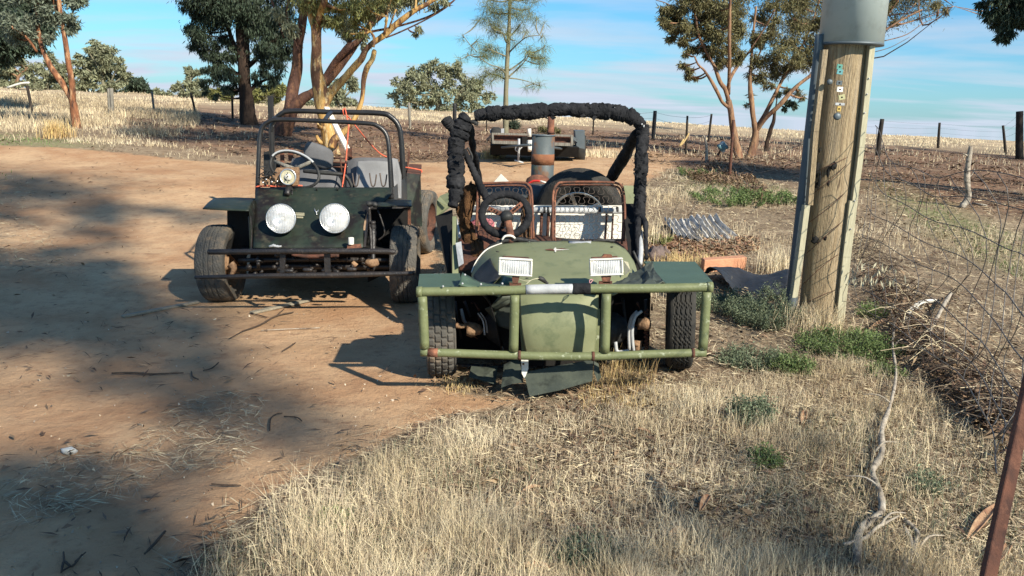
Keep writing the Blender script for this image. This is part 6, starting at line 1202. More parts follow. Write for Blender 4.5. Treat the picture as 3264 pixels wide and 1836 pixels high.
# casuarina
yT = 22.0
tree('she_oak', 'slim upright she oak with wispy open foliage against the sky', 'tree', yT,
     [[(1613, 442, 8), (1612, 380, 8.5), (1612, 320, 8.3), (1615, 240, 7.5), (1619, 160, 6.5), (1623, 80, 5.7), (1626, 0, 5), (1630, -120, 4)], [(1622, 244, 3), (1655, 215, 2.4), (1680, 185, 1.8), (1690, 165, 1.2)], [(1614, 236, 3), (1590, 215, 2), (1560, 205, 1.6), (1525, 180, 1)], [(1612, 254, 3), (1585, 240, 2), (1560, 235, 1)], [(1622, 168, 3), (1650, 140, 2), (1680, 118, 1.5), (1720, 112, 1)], [(1614, 180, 3), (1585, 168, 2), (1555, 155, 1)], [(1622, 120, 3), (1650, 90, 2), (1665, 70, 1)], [(1614, 135, 3), (1600, 105, 2), (1575, 95, 1)], [(1616, 248, 2.5), (1650, 252, 1.8), (1690, 262, 1.2), (1720, 275, 1)], [(1520, 165, 1.5), (1500, 145, 1.3), (1475, 112, 1)], [(1520, 172, 1.5), (1490, 178, 1.2), (1465, 192, .8)], [(1622, 225, 2.5), (1670, 190, 2), (1675, 170, 1)]],
     [(1560, 150, 20), (1580, 160, 18), (1545, 162, 18), (1540, 180, 16), (1580, 225, 20), (1550, 228, 20), (1600, 222, 14), (1530, 245, 12), (1690, 158, 20), (1705, 172, 16), (1725, 180, 14), (1590, 85, 22), (1560, 70, 20), (1575, 100, 16), (1655, 80, 16), (1680, 100, 12), (1640, 45, 22), (1600, 40, 26), (1560, 35, 22), (1530, 60, 16), (1680, 30, 22), (1710, 60, 12), (1478, 118, 7), (1505, 150, 8), (1468, 188, 7), (1490, 172, 6), (1735, 150, 12), (1738, 185, 10), (1700, 268, 8), (1720, 268, 8), (1676, 275, 7), (1655, 212, 8), (1520, 130, 10), (1730, 110, 8), (1735, 75, 7), (1565, 262, 8), (1620, 10, 26), (1560, 0, 26), (1690, -10, 30), (1620, -80, 60), (1720, 205, 8), (1640, 130, 12), (1615, 110, 12)], 'lf_needle', 'bark_grey', 9000, (.24, .007), .35, clump=.48, nclump=14, twr=.009, seed=8)
# the gum pair on the right
yT = G(2352, 505).y
tree('brown_gum', 'forked brown gum with an airy crown, nearer the green buggy', 'tree', yT,
     [[(2356, 508, 18), (2345, 460, 15), (2338, 420, 14), (2330, 360, 13), (2322, 320, 12)], [(2322, 322, 10), (2312, 285, 9), (2296, 262, 8), (2278, 215, 7), (2262, 185, 6), (2240, 140, 6), (2226, 110, 5.5), (2218, 60, 5), (2206, 0, 4), (2195, -90, 3)], [(2326, 345, 8), (2302, 325, 7), (2285, 290, 7), (2265, 255, 6), (2245, 225, 5), (2225, 205, 4), (2214, 180, 3)], [(2318, 300, 8), (2326, 255, 7), (2345, 220, 6), (2375, 180, 5), (2400, 155, 4), (2420, 140, 3)], [(2322, 300, 8), (2325, 220, 7), (2325, 150, 6.5), (2326, 60, 6), (2330, -80, 4)], [(2230, 125, 3), (2190, 85, 2.5), (2140, 20, 2), (2090, 0, 1.5)], [(2280, 215, 3), (2290, 150, 2.5), (2300, 90, 2)], [(2380, 175, 3), (2440, 85, 3), (2470, 30, 2.5)]],
     [(2125, 35, 20), (2120, 70, 18), (2145, 95, 20), (2150, 55, 22), (2140, 125, 14), (2175, 30, 28), (2180, 85, 24), (2180, 130, 18), (2210, 155, 18), (2185, 170, 9), (2175, 210, 12), (2195, 225, 12), (2190, 245, 9), (2215, 250, 7), (2215, 100, 26), (2245, 60, 30), (2250, 120, 26), (2255, 165, 20), (2285, 95, 28), (2290, 150, 24), (2310, 50, 34), (2340, 90, 30), (2345, 30, 36), (2340, 140, 26), (2320, 190, 20), (2360, 180, 18), (2280, 30, 34), (2295, 200, 16), (2230, 10, 30), (2200, -50, 60), (2320, -70, 90), (2415, 120, 20)], 'lf_right', 'bark_pale', 40000, (.12, .020), .5, clump=.30, nclump=13, seed=9, rs=.78)
yT = G(2392, 508).y + .6
tree('brown_gum', 'many stemmed gum with one pale sunlit limb, partly behind the power pole', 'tree', yT,
     [[(2388, 508, 20), (2404, 455, 16), (2408, 420, 14), (2404, 390, 13)], [(2404, 395, 12), (2398, 350, 11), (2394, 310, 10), (2390, 262, 8), (2394, 205, 7), (2400, 120, 5), (2410, 20, 4)], [(2408, 410, 10), (2432, 375, 9), (2456, 330, 8), (2478, 285, 7), (2500, 245, 6), (2530, 190, 5), (2570, 120, 4), (2600, 40, 3)], [(2410, 418, 10), (2445, 372, 10), (2485, 335, 9), (2515, 300, 9), (2545, 270, 8), (2585, 240, 7), (2650, 190, 6), (2740, 135, 5), (2800, 108, 4.5), (2880, 60, 3.5), (2940, 30, 2.5)], [(2470, 300, 4), (2500, 240, 4), (2540, 215, 3)], [(2395, 230, 4), (2430, 150, 3.5), (2470, 60, 3)], [(2830, 90, 3), (2900, 70, 2.5), (2970, 50, 2), (3040, 20, 1.5)], [(2780, 120, 3), (2850, 20, 2.5), (2880, -30, 2)], [(2820, 130, 2), (2890, 110, 1.8), (2950, 70, 1.4), (3010, 55, 1)], [(2790, 165, 1.5), (2840, 150, 1.3), (2900, 118, 1)], [(2860, 70, 2), (2920, 10, 1.5)]],
     [(2420, 60, 30), (2400, 120, 24), (2440, 130, 26), (2415, 190, 24), (2450, 190, 28), (2395, 240, 18), (2430, 240, 22), (2470, 225, 28), (2490, 170, 34), (2520, 130, 34), (2540, 190, 32), (2510, 220, 26), (2560, 150, 34), (2470, 80, 34), (2530, 60, 36), (2580, 90, 36), (2480, 20, 36), (2550, 10, 36), (2388, 300, 8), (2380, 330, 6), (2510, 280, 12), (2545, 290, 12), (2560, 310, 9), (2450, 265, 16), (2590, 200, 28), (2615, 150, 30), (2630, 60, 40), (2500, -70, 90), (2620, -70, 90)] + [SB(*q, yT) for q in ((2090, 430, 6, .9), (2160, 450, 6, .9), (2230, 432, 6, 1.0), (2300, 440, 6, .8), (2100, 408, 6.5, .9), (2500, 455, 6.5, .9), (2620, 455, 7, .9), (1960, 440, 6, .7))] + [(2830, 20, 14), (2860, 0, 16), (2990, 20, 16), (3020, 30, 10), (2850, 70, 10), (2750, -60, 60)], 'lf_right', 'bark_pale', 70000, (.13, .020), .5, clump=.30, nclump=13, seed=10, rs=.74)
tree('sapling', 'small dark leaning sapling behind the brown gums', 'tree', yT + 4, [[(2446, 452, 7), (2456, 415, 6), (2466, 385, 5.5), (2472, 350, 4.5), (2490, 335, 3), (2520, 318, 2)], [(2470, 358, 3), (2476, 320, 2), (2478, 300, 2)]], [(2515, 320, 10), (2530, 335, 8), (2480, 300, 9), (2500, 345, 5)], 'lf_dark', 'bark_dark', 1500, (.12, .03), .6, seed=12)
# overhanging gum at the right edge
tree('overhanging_gum', 'gum whose dark drooping foliage hangs in at the top right corner', 'tree', 12.5, [[(3560, 640, 30), (3540, 300, 26), (3500, 0, 22), (3450, -300, 14)], [(3520, 60, 12), (3380, -20, 8), (3260, 20, 5)]],
     [(3135, 8, 16), (3160, 30, 20), (3180, 65, 20), (3150, 50, 12), (3195, 95, 18), (3205, 125, 9), (3185, 115, 8), (3210, 50, 30), (3235, 70, 18), (3250, 40, 26), (3222, 96, 10), (3262, 75, 14), (3240, 0, 30), (3180, -20, 30), (3300, 20, 50), (3350, -80, 100), (3280, -90, 80), (3450, -60, 110), (3420, 60, 70), (3520, -200, 130), (3380, -260, 120)], 'lf_dark', 'bark_brown', 34000, (.10, .022), 1.0, clump=.32, nclump=12, seed=13)
# far trees
def far(label, Y, trunks, blobs, n, mat='lf_gum', bark='bark_grey', sd=20, sz=(.27, .11), name='paddock_gum', g='trees beyond the far paddock', cl=.25):
    return tree(name, label, 'tree', Y, trunks, blobs, mat, bark, int(n * .62), sz, .35, clump=cl, nclump=13, group=g, twr=.03, seed=sd)
far('broad rounded grey green gum beyond the paddock, left of the she oak', 66, [[(1396, 360, 10), (1400, 330, 9), (1395, 300, 7)], [(1396, 310, 5), (1370, 270, 4), (1350, 240, 3)], [(1400, 300, 5), (1420, 260, 4), (1450, 235, 3)], [(1450, 352, 6), (1455, 310, 5), (1480, 280, 3)]],
    [(1262, 262, 14), (1250, 305, 18), (1275, 285, 24), (1290, 250, 20), (1310, 230, 20), (1335, 225, 20), (1300, 280, 26), (1345, 250, 26), (1375, 212, 20), (1400, 205, 16), (1372, 240, 24), (1400, 230, 24), (1430, 222, 20), (1455, 212, 18), (1440, 245, 24), (1470, 230, 18), (1490, 245, 20), (1480, 270, 26), (1510, 265, 22), (1530, 285, 22), (1515, 305, 24), (1545, 315, 20), (1490, 310, 26), (1455, 300, 26), (1420, 285, 26), (1385, 280, 24), (1350, 285, 26), (1315, 310, 24), (1290, 320, 20), (1345, 325, 24), (1380, 320, 24), (1425, 330, 24), (1470, 335, 22), (1520, 335, 18), (1560, 300, 10), (1575, 310, 6), (1268, 330, 14), (1400, 345, 16), (1325, 345, 12), (1500, 345, 14)], 20000, sd=21)
far('tall rounded green gum behind the split timber post', 60, [[(330, 315, 5), (328, 270, 4.5), (326, 240, 4)], [(356, 312, 4), (352, 270, 4)]],
    [(278, 158, 14), (300, 148, 20), (330, 145, 20), (350, 160, 16), (258, 175, 12), (290, 180, 24), (320, 175, 24), (345, 185, 18), (255, 205, 18), (280, 210, 24), (310, 205, 26), (350, 210, 22), (380, 205, 18), (395, 225, 16), (250, 240, 20), (280, 245, 24), (315, 240, 24), (350, 240, 24), (385, 245, 20), (265, 270, 20), (300, 272, 20), (340, 270, 20), (375, 272, 20), (250, 285, 14), (310, 290, 12), (360, 290, 14)], 16000, sd=22)
far('low dark gum to the right of the tall rounded one', 64, [[(430, 315, 4), (432, 290, 4)]], [(415, 250, 14), (440, 252, 16), (405, 270, 16), (430, 275, 18), (455, 268, 16), (472, 285, 12), (420, 292, 14), (450, 294, 14), (395, 290, 12)], 6000, 'lf_dark', sd=23)
far('low rounded bushes at the right end of the left tree line', 66, [[(520, 318, 3), (520, 305, 3)]], [(480, 300, 12), (500, 292, 12), (520, 298, 12), (540, 305, 10), (495, 308, 8), (525, 310, 8), (470, 308, 8)], 3500, 'lf_gum', sd=24, name='paddock_bush')
far('spreading pale limbed gum at the left end of the tree line', 56, [[(50, 290, 7), (55, 262, 6), (62, 240, 4), (90, 215, 3)], [(15, 290, 7), (18, 262, 6), (20, 240, 4)], [(55, 265, 3), (80, 262, 2.5), (95, 270, 2)]],
    [(10, 215, 24), (35, 200, 22), (60, 195, 20), (85, 215, 22), (20, 240, 22), (50, 235, 20), (90, 245, 24), (110, 270, 20), (75, 270, 16), (30, 268, 14), (5, 265, 14), (-20, 230, 30)], 9000, sd=25, bark='bark_pale')
far('wide green gum between the pale limbed one and the tall rounded one', 60, [[(150, 300, 5), (152, 265, 4)], [(220, 305, 4), (222, 275, 3)]],
    [(130, 215, 18), (155, 175, 12), (165, 180, 10), (140, 235, 20), (160, 200, 20), (185, 210, 22), (205, 225, 20), (150, 255, 22), (180, 245, 24), (215, 250, 22), (235, 235, 14), (130, 275, 16), (165, 278, 18), (200, 278, 20), (235, 272, 18), (225, 292, 12), (180, 295, 12)], 11000, sd=26)
far('tiered gum left of the dark drooping tree', 58, [[(605, 322, 4), (606, 290, 3.5), (608, 250, 3)]], [(592, 228, 14), (612, 225, 16), (632, 235, 12), (600, 248, 10), (568, 278, 14), (555, 280, 8), (595, 275, 16), (620, 262, 14), (590, 302, 18), (615, 295, 18), (640, 290, 18), (600, 312, 12), (640, 312, 14)], 6500, sd=27)
far('yellowish bush behind the trunk of the dark drooping tree', 52, [[(690, 325, 3), (692, 305, 3)]], [(670, 300, 14), (690, 292, 14), (710, 300, 14), (735, 302, 14), (680, 315, 10), (720, 315, 10)], 3500, 'lf_olive', sd=28, name='paddock_bush')
far('rounded olive bush between the dark tree and the leaning gum', 50, [[(850, 335, 3), (852, 312, 3)]], [(815, 295, 16), (840, 285, 16), (865, 290, 16), (885, 298, 14), (830, 312, 14), (860, 315, 16), (885, 318, 10), (805, 318, 10), (900, 280, 14)], 5000, 'lf_olive', sd=29, name='paddock_bush')
far('small grey gum framed by the drooping limb of the golden gum', 58, [[(1095, 345, 4), (1096, 310, 3)]], [(1060, 285, 16), (1085, 265, 16), (1110, 252, 16), (1130, 260, 10), (1120, 280, 16), (1090, 295, 18), (1065, 312, 16), (1100, 318, 16), (1130, 325, 10), (1060, 335, 12), (1110, 338, 12), (1000, 330, 18), (980, 320, 16), (1015, 345, 12)], 8000, sd=30)
far('distant low scrub on the skyline between the gums', 75, [[(1190, 352, 1), (1190, 350, 1)]], [(1175, 352, 5), (1200, 354, 4), (1225, 355, 3)], 500, 'lf_dark', sd=31, name='skyline_scrub')
# trees behind the photographer that dapple the track
def behind(x, y, h, bl, n, sd, label):
    global RNG
    RNG = np.random.default_rng(sd); T = thing('tall_gum', onG(x, y), label, 'tree', 'gums behind the photographer'); m = MB()
    m.tube([onG(x, y, -.2), Vector((x + .2, y, h * .4)), Vector((x - .1, y + .2, h * .75)), Vector((x, y, h))], [.28, .22, .14, .05], 12, 5); m.build('trunk', mt['bark_brown'], T); C = []; tw = MB()
    for (bx, by, bz, r) in bl:
        tw.tube([Vector((x, y, min(h * .9, bz * .75))), Vector(((x + bx) / 2, (y + by) / 2, bz * .86)), Vector((bx, by, bz))], [.035, .02, .008], 5, 4)
        k = max(4, int(r * 6)); cc = np.array([bx, by, bz]) + RNG.normal(0, 1, (k, 3)) * r * .5; C.append(cc[RNG.integers(0, k, int(n * r ** 2))] + RNG.normal(0, 1, (int(n * r ** 2), 3)) * r * .26)
    tw.build('branches', mt['bark_brown'], T); fast_mesh('crown', leafquads(np.concatenate(C), .22, .08, .8), 4, mt['lf_gum'], T)
TALL = 0
SD = SUND
def shadeblob(px, py, h, r):
    g = G(px, py); k = (h - g.z) / SD.z; return (g.x + SD.x * k, g.y + SD.y * k, h, r)
b1 = [shadeblob(*q) for q in ((40, 850, 13, .9), (150, 900, 13.5, .9), (300, 850, 14, .6), (400, 900, 14, .5), (20, 1000, 13, .7), (150, 1000, 14, .6), (270, 960, 14, .6), (420, 990, 13, .6), (520, 1040, 13, .42), (470, 1120, 13, .4), (580, 1130, 13, .32), (690, 1190, 12, .28), (770, 1260, 12.5, .25), (640, 1250, 12, .24), (520, 1210, 12.5, .28), (850, 1330, 12, .22), (740, 1370, 12, .2), (960, 1320, 12.5, .16), (1100, 1350, 12, .12), (1010, 1400, 12, .14), (250, 1190, 12, .22), (350, 1080, 14, .32), (700, 900, 14, .12), (620, 1000, 13, .2))]
b1 += [shadeblob(*q) for q in ((100, 850, 13, .5), (220, 860, 13.5, .5), (90, 950, 13, .6), (220, 920, 14, .5), (340, 930, 13, .5), (340, 1010, 13, .42), (90, 1050, 13, .5), (30, 930, 13, .6), (420, 1060, 13, .35), (200, 1070, 13, .35), (120, 800, 14, .5), (560, 1080, 13, .28), (640, 1140, 12.5, .26), (700, 1240, 12.5, .2), (800, 1300, 12.5, .2), (620, 1310, 12.5, .18))]
b1 += [shadeblob(*q) for q in ((330, 650, 14, .7), (180, 690, 14, .7), (430, 660, 15, .7), (540, 680, 15, .5), (260, 720, 14, .5), (60, 685, 14, .4), (380, 770, 14, .35), (40, 590, 15, 1.1), (-100, 600, 15, 2.0), (130, 600, 15, .8))]
b2_ = [shadeblob(*q) for q in ((40, 1560, 10, .22), (160, 1600, 10, .2), (300, 1560, 10.5, .16), (60, 1760, 10, .16), (260, 1720, 10, .14), (430, 1640, 10.5, .16), (560, 1760, 10, .15), (480, 1840, 10, .12), (560, 1480, 10, .10), (1500, 1650, 10, .06), (1900, 1740, 10, .08), (2080, 1640, 10, .07), (2250, 1720, 10.5, .08), (2420, 1560, 10, .07), (2600, 1800, 10, .09), (2300, 1440, 10, .07), (2550, 1400, 10, .06), (2450, 1650, 10, .07))]
b3 = [shadeblob(*q) for q in ((2760, 470, 7, .9), (2860, 480, 7, 1.0), (2960, 476, 7, .9), (3060, 488, 7, 1.0), (3160, 500, 7, .9), (3264, 505, 7, 1.0), (2700, 520, 7, .6), (2850, 522, 7, .4), (2980, 600, 7, .28), (3060, 612, 7, .34), (3150, 622, 7, .36), (3240, 632, 7, .36), (3320, 640, 7, .4), (2900, 590, 7, .2))]
behind(2.0, -13.0, 12.0, b1, 520, 41, 'tall gum behind the photographer whose crown shades the dirt track')
behind(4.5, -13.0, 10.5, b2_, 2600, 42, 'smaller gum behind the photographer that dapples the foreground grass')
behind(15.5, 8.0, 8.0, b3, 500, 43, 'gum beyond the right edge that shades the paddock by the fence')

# ------------------------------------------------------------------ grass, litter and weeds
RNG = np.random.default_rng(77)
def scatter(n, r0, r1, a0=-.78, a1=.98, keep=None):
    """points on the ground, evenly spread in log distance; keep(x, y, px, py) -> probability."""
    r = r0 * (r1 / r0) ** RNG.random(n); a = RNG.uniform(a0, a1, n); x = r * np.sin(a); y = r * np.cos(a)
    z = gz(x, y); px, py, zc_ = proj(np.stack([x, y, z], 1)); k = (zc_ > .1) & (px > -150) & (px < 4700) & (py < 2100)
    if keep is not None: k &= RNG.random(n) < keep(x, y, px, py)
    return x[k], y[k], z[k], px[k], py[k]
def vnoise(x, y, s, seed=0):
    v = np.zeros_like(x); rr = np.random.default_rng(seed)
    for i in range(6):
        a, b, p = rr.uniform(-1, 1), rr.uniform(-1, 1), rr.uniform(0, 6); f = s * (1 + i * .55) / math.hypot(a, b); v += np.sin(a * f * x + b * f * y + p) / (1 + i * .3)
    return .5 + v / 6
def inp(px, py, poly): return inpoly(px, py, poly)
def blades(name, x, y, z, h, w, lean, m, label, catg='grass', leandir=None, bend=.5):
    n = len(x); a = RNG.uniform(0, 6.283, n); ld = RNG.uniform(0, 6.283, n) if leandir is None else leandir
    L = np.stack([np.cos(ld), np.sin(ld), np.zeros(n)], 1) * (lean * h)[:, None]; s = np.stack([np.cos(a), np.sin(a), np.zeros(n)], 1) * w[:, None] * .5
    p = np.stack([x, y, z - .005], 1); up_ = np.zeros((n, 3)); hh = h * np.sqrt(np.clip(1 - (lean * .8) ** 2, .02, 1)); up_[:, 2] = hh
    mid = p + up_ * .55 + L * .55 * bend; tip = p + up_ + L
    V = np.stack([p - s, p + s, mid + s * .8, mid - s * .8], 1); V2 = np.stack([mid - s * .8, mid + s * .8, tip + s * .15, tip - s * .15], 1)
    o = fast_mesh(name, np.concatenate([V, V2]), 4, m); tag(o, label, catg, kind='stuff'); return o
def flat(name, x, y, z, L, w, m, label, catg='litter', tilt=.15, lift=.012):
    n = len(x); a = RNG.uniform(0, 3.1416, n); d = np.stack([np.cos(a), np.sin(a), RNG.normal(0, tilt, n)], 1); s = np.stack([-np.sin(a), np.cos(a), RNG.normal(0, .4, n)], 1)
    p = np.stack([x, y, z + lift + np.abs(RNG.normal(0, lift * .7, n))], 1); L = L[:, None] / 2; w = w[:, None] / 2; b = np.zeros((n, 3)); b[:, 2] = L[:, 0] * RNG.uniform(-.1, .3, n)
    V = np.stack([p - d * L, p - d * L * .2 - s * w + b, p + d * L, p + s * w + b], 1); o = fast_mesh(name, V, 4, m); tag(o, label, catg, kind='stuff'); return o
def isdirt(x, y, soft=.25):
    jx = x + RNG.normal(0, soft * .3, x.shape); jy = y + RNG.normal(0, soft * .3, x.shape); return mask(jx, jy, DIRT).astype(bool)
FORE = wpoly([(1280, 1390), (1500, 1370), (1880, 1330), (2120, 1235), (2300, 1200), (2500, 1180), (2760, 1150), (2900, 1230), (3100, 1400), (3400, 1500), (4300, 1900), (3400, 2000), (560, 2000), (600, 1840), (760, 1700), (900, 1580), (1180, 1480)])
def k1(x, y, px, py):
    f = mask(x, y, [FORE]); n = vnoise(x, y, 3.2, 1); f = f * np.clip((px - 700) / 700, .12, 1) * np.where((px < 1950) & (py < 1420), .35, 1); return f * np.clip(.3 + 1.5 * (n - .42) * 2, .22, .95) * ~isdirt(x, y)
x, y, z, px, py = scatter(520000, 1.5, 7.5, keep=k1)
n = len(x); print('fore blades', n); den = vnoise(x, y, 2.2, 5)
h = RNG.uniform(.035, .12, n) * (.5 + .9 * den) * (.45 + 1.1 * vnoise(x, y, 7.5, 88)) * (1 + .6 * ((px < 1700) & (py > 1600)) * RNG.random(n)); lean = np.clip(np.abs(RNG.normal(.35, .35, n)), 0, 1.1)
blades('dry_grass', x, y, z, h, RNG.uniform(.0011, .0028, n), lean, mt['straw'], 'dense dry straw coloured grass filling the right foreground')
def k2(x, y, px, py):
    f = np.maximum(mask(x, y, [FORE]), mask(x, y, LITTER) * .8); o = ~isdirt(x, y); return np.where(f > 0, .8 * o + .25 * mask(x, y, LITTER), .35 * o)
x, y, z, px, py = scatter(400000, 1.5, 16, keep=k2); n = len(x); r = np.hypot(x, y); print('straw', n)
flat('flattened_straw', x, y, z, RNG.uniform(.04, .16, n), RNG.uniform(.0011, .0027, n) * np.maximum(1, r / 4), mt['strawgrey'], 'flattened grey straw matted over the ground', 'straw', lift=.010)
x, y, z, px, py = scatter(120000, 1.6, 7.5, keep=lambda x, y, px, py: mask(x, y, [FORE]) * np.clip((vnoise(x, y, 1.9, 61) - .5) * 3, 0, .5)); n = len(x)
blades('green_shoots', x, y, z, RNG.uniform(.03, .10, n), RNG.uniform(.0012, .0028, n), np.clip(np.abs(RNG.normal(.4, .3, n)), 0, 1), mt['lf_weedgrey'], 'grey green shoots growing through the dry foreground grass')
# tall golden tuft under the bull bar
GP = [(1840, 1260), (1900, 1200), (1930, 1170), (2080, 1150), (2095, 1240), (2150, 1275), (2120, 1310), (1990, 1320), (1850, 1310)]
def k3(x, y, px, py): return inp(px, py, GP).astype(float)
x, y, z, px, py = scatter(60000, 3.6, 6.5, keep=k3); n = len(x); under = (px < 2110) & (py < 1250)
h = np.where(under & (RNG.random(n) < .6), RNG.uniform(.06, .2, n), RNG.uniform(.03, .09, n)); blades('golden_grass', x, y, z, h, RNG.uniform(.0014, .003, n), np.clip(np.abs(RNG.normal(.35, .25, n)), 0, 1), mt['gold'], 'tall golden dry grass growing under the bull bar beside the tyre')
# sparse tufts round the parked things and in the paddock behind
def k4(x, y, px, py):
    n = vnoise(x, y, 1.1, 3); return ~isdirt(x, y) * np.where(px > 2750, .45, 1) * np.clip((n - .48) * 2.4, 0.02, .8) * (1 - mask(x, y, BROWNP) * .9)
x, y, z, px, py = scatter(280000, 6.5, 22, keep=k4); n = len(x); r = np.hypot(x, y); print('mid', n)
blades('dry_tufts', x, y, z, RNG.uniform(.04, .13, n), .0021 * r / 5, np.clip(np.abs(RNG.normal(.5, .35, n)), 0, 1.1), mt['straw'], 'short dry grass tufts over the middle ground')
def k5(x, y, px, py):
    n = vnoise(x, y, .35, 9); return np.clip((n - .45) * 3, .03, .6) * (1 - mask(x, y, BROWNP) * .8)
x, y, z, px, py = scatter(300000, 21, 90, keep=k5); n = len(x); r = np.hypot(x, y); print('far', n)
blades('paddock_grass', x, y, z, RNG.uniform(.05, .18, n), .00055 * r, np.clip(np.abs(RNG.normal(.3, .25, n)), 0, 1), mt['straw'], 'pale dry paddock grass reaching to the skyline')
# dry tall grass left middle, in front of the tree line
TP = [(0, 300), (620, 330), (640, 400), (560, 440), (420, 430), (0, 420)]
x, y, z, px, py = scatter(240000, 14, 45, -.74, 0, keep=lambda x, y, px, py: inp(px, py, TP) * np.clip((vnoise(x, y, .8, 13) - .42) * 3, 0, 1)); n = len(x); r = np.hypot(x, y)
blades('tall_grass', x, y, z, RNG.uniform(.12, .36, n), .0005 * r, np.clip(np.abs(RNG.normal(.45, .2, n)), 0, 1), mt['strawgrey'], 'taller bleached grass leaning round the split timber post')
# green short grass strip and weeds
def k6(x, y, px, py): return mask(x, y, GREENP) * np.clip(vnoise(x, y, 1.7, 4) * 1.3 - .3, 0, 1) * .8
x, y, z, px, py = scatter(160000, 6, 24, keep=k6); n = len(x); r = np.hypot(x, y)
blades('green_grass', x, y, z, RNG.uniform(.02, .06, n), .004 * r / 5, np.abs(RNG.normal(.4, .3, n)).clip(0, 1), mt['lf_weed'], 'thin green grass shoots beside the track and near the leaf pile')
# leaf and twig litter
def k7(x, y, px, py): return np.where(isdirt(x, y), .04, .8) * np.clip((vnoise(x, y, 2.0, 21) - .3) * 2.2, .05, 1)
x, y, z, px, py = scatter(70000, 1.6, 22, keep=k7); n = len(x); r = np.hypot(x, y)
x2, y2, z2, px2, py2 = scatter(60000, 9, 34, keep=lambda x, y, px, py: mask(x, y, BROWNP) * np.clip((vnoise(x, y, 1.4, 25) - .38) * 3, .1, 1)); n2 = len(x2); r2 = np.hypot(x2, y2)
flat('ground_litter', x2, y2, z2, RNG.uniform(.04, .14, n2), RNG.uniform(.010, .022, n2) * np.maximum(1, r2 / 14), mt['lf_dead'], 'brown bark and leaf litter under the gums', tilt=.25, lift=.02)
x2, y2, z2, px2, py2 = scatter(26000, 9, 34, keep=lambda x, y, px, py: mask(x, y, BROWNP) * np.clip((vnoise(x, y, 1.1, 26) - .38) * 3, .1, 1)); n2 = len(x2); r2 = np.hypot(x2, y2)
flat('bark_litter', x2, y2, z2, RNG.uniform(.08, .35, n2), RNG.uniform(.008, .02, n2) * np.maximum(1, r2 / 12), mt['stick'], 'dark fallen twigs and bark under the gums', tilt=.2, lift=.02)
flat('leaf_litter', x, y, z, RNG.uniform(.03, .09, n), RNG.uniform(.008, .02, n) * np.maximum(1, r / 8), mt['lf_dead'], 'scattered dead brown gum leaves', tilt=.3, lift=.012)
def k8(x, y, px, py): return np.where(isdirt(x, y), .35, .6) * np.clip((vnoise(x, y, 1.6, 31) - .35) * 2.5, .05, 1)
x, y, z, px, py = scatter(26000, 1.6, 26, keep=k8); n = len(x); r = np.hypot(x, y)
flat('twig_litter', x, y, z, RNG.uniform(.03, .16, n), RNG.uniform(.003, .006, n) * np.maximum(1, r / 7), mt['stick'], 'small dark twigs scattered over dirt and grass', lift=.006)
x, y, z, px, py = scatter(14000, 1.6, 12, keep=lambda x, y, px, py: .3 * isdirt(x, y) + .05); n = len(x); d = RNG.normal(0, 1, (n, 4, 3)) * RNG.uniform(.002, .007, (n, 1, 1)); P_ = np.stack([x, y, z + .003], 1)[:, None] + d
o = fast_mesh('small_stones', P_, 4, mt['stone']); tag(o, 'tiny pale stones and chips on the dirt', 'gravel', kind='stuff')
CH = [(2050, 770), (2200, 745), (2420, 760), (2420, 800), (2250, 830), (2060, 830)]
x, y, z, px, py = scatter(60000, 6, 12, .05, .5, keep=lambda x, y, px, py: inp(px, py, CH) * .6); n = len(x)
flat('wood_chips', x, y, z, RNG.uniform(.03, .08, n), RNG.uniform(.015, .03, n), mt['lf_bark'], 'pale bark chips spread in front of the corrugated tin', tilt=.3)
BK = [(2180, 560), (2260, 520), (2330, 540), (2440, 600), (2480, 680), (2400, 650), (2330, 610), (2230, 590)]
x, y, z, px, py = scatter(90000, 9, 22, .1, .5, keep=lambda x, y, px, py: inp(px, py, BK) * np.clip((vnoise(x, y, 3, 8) - .4) * 3, .05, .7)); n = len(x)
flat('leaf_pile', x, y, z + RNG.uniform(0, .10, n), RNG.uniform(.05, .14, n), RNG.uniform(.01, .03, n), mt['lf_dead'], 'brown heap of dead leaves and twigs along the fence line', tilt=.6)
# the twig and wire heap under the mesh fence
def curved(name, paths, m, label, catg, r):
    mb = MB()
    for w in paths: mb.tube(w, r, 4, 3, cap=False)
    return tag(mb.build(name, m), label, catg, kind='stuff')
rr = random.Random(17); ps = []; line = cat([(2735, 780), (2790, 880), (2850, 1000), (2920, 1110), (3020, 1200), (3120, 1290), (3200, 1400)], 10)
for i in range(520):
    t = rr.random(); q = line[min(int(t * 60), 60)]; x0, y0 = q[0] + rr.gauss(0, 32), q[1] + rr.gauss(0, 26); g = G(x0, y0); s_ = rr.uniform(.12, .42); a = rr.gauss(-.75, .7); d = Vector((math.cos(a), math.sin(a), rr.gauss(0, .15))) * s_
    h0 = rr.uniform(.01, .13); ps.append([g + Vector((0, 0, h0)) - d * .5, g + Vector((rr.gauss(0, .04), rr.gauss(0, .04), h0 + rr.uniform(0, .10))), g + Vector((0, 0, h0)) + d * .5])
curved('twig_heap', ps[:400], mt['stick'], 'long tangled heap of dark twigs under the mesh fence', 'twigs', .0024); curved('dry_stalk_heap', ps[400:], mt['strawgrey'], 'grey dry stalks and vine mixed through the twig heap', 'stalks', .002)
x, y, z, px, py = scatter(90000, 2, 8, .2, .75, keep=lambda x, y, px, py: np.exp(-((py - np.interp(px, [2700, 2850, 3020, 3200], [740, 1000, 1200, 1400])) / 70) ** 2) * ((px > 2690) & (px < 3250)) * .5); n = len(x)
flat('heap_leaves', x, y, z + RNG.uniform(0, .10, n), RNG.uniform(.04, .11, n), RNG.uniform(.01, .025, n), mt['lf_dead'], 'dead leaves caught in the twig heap under the mesh fence', tilt=.6)
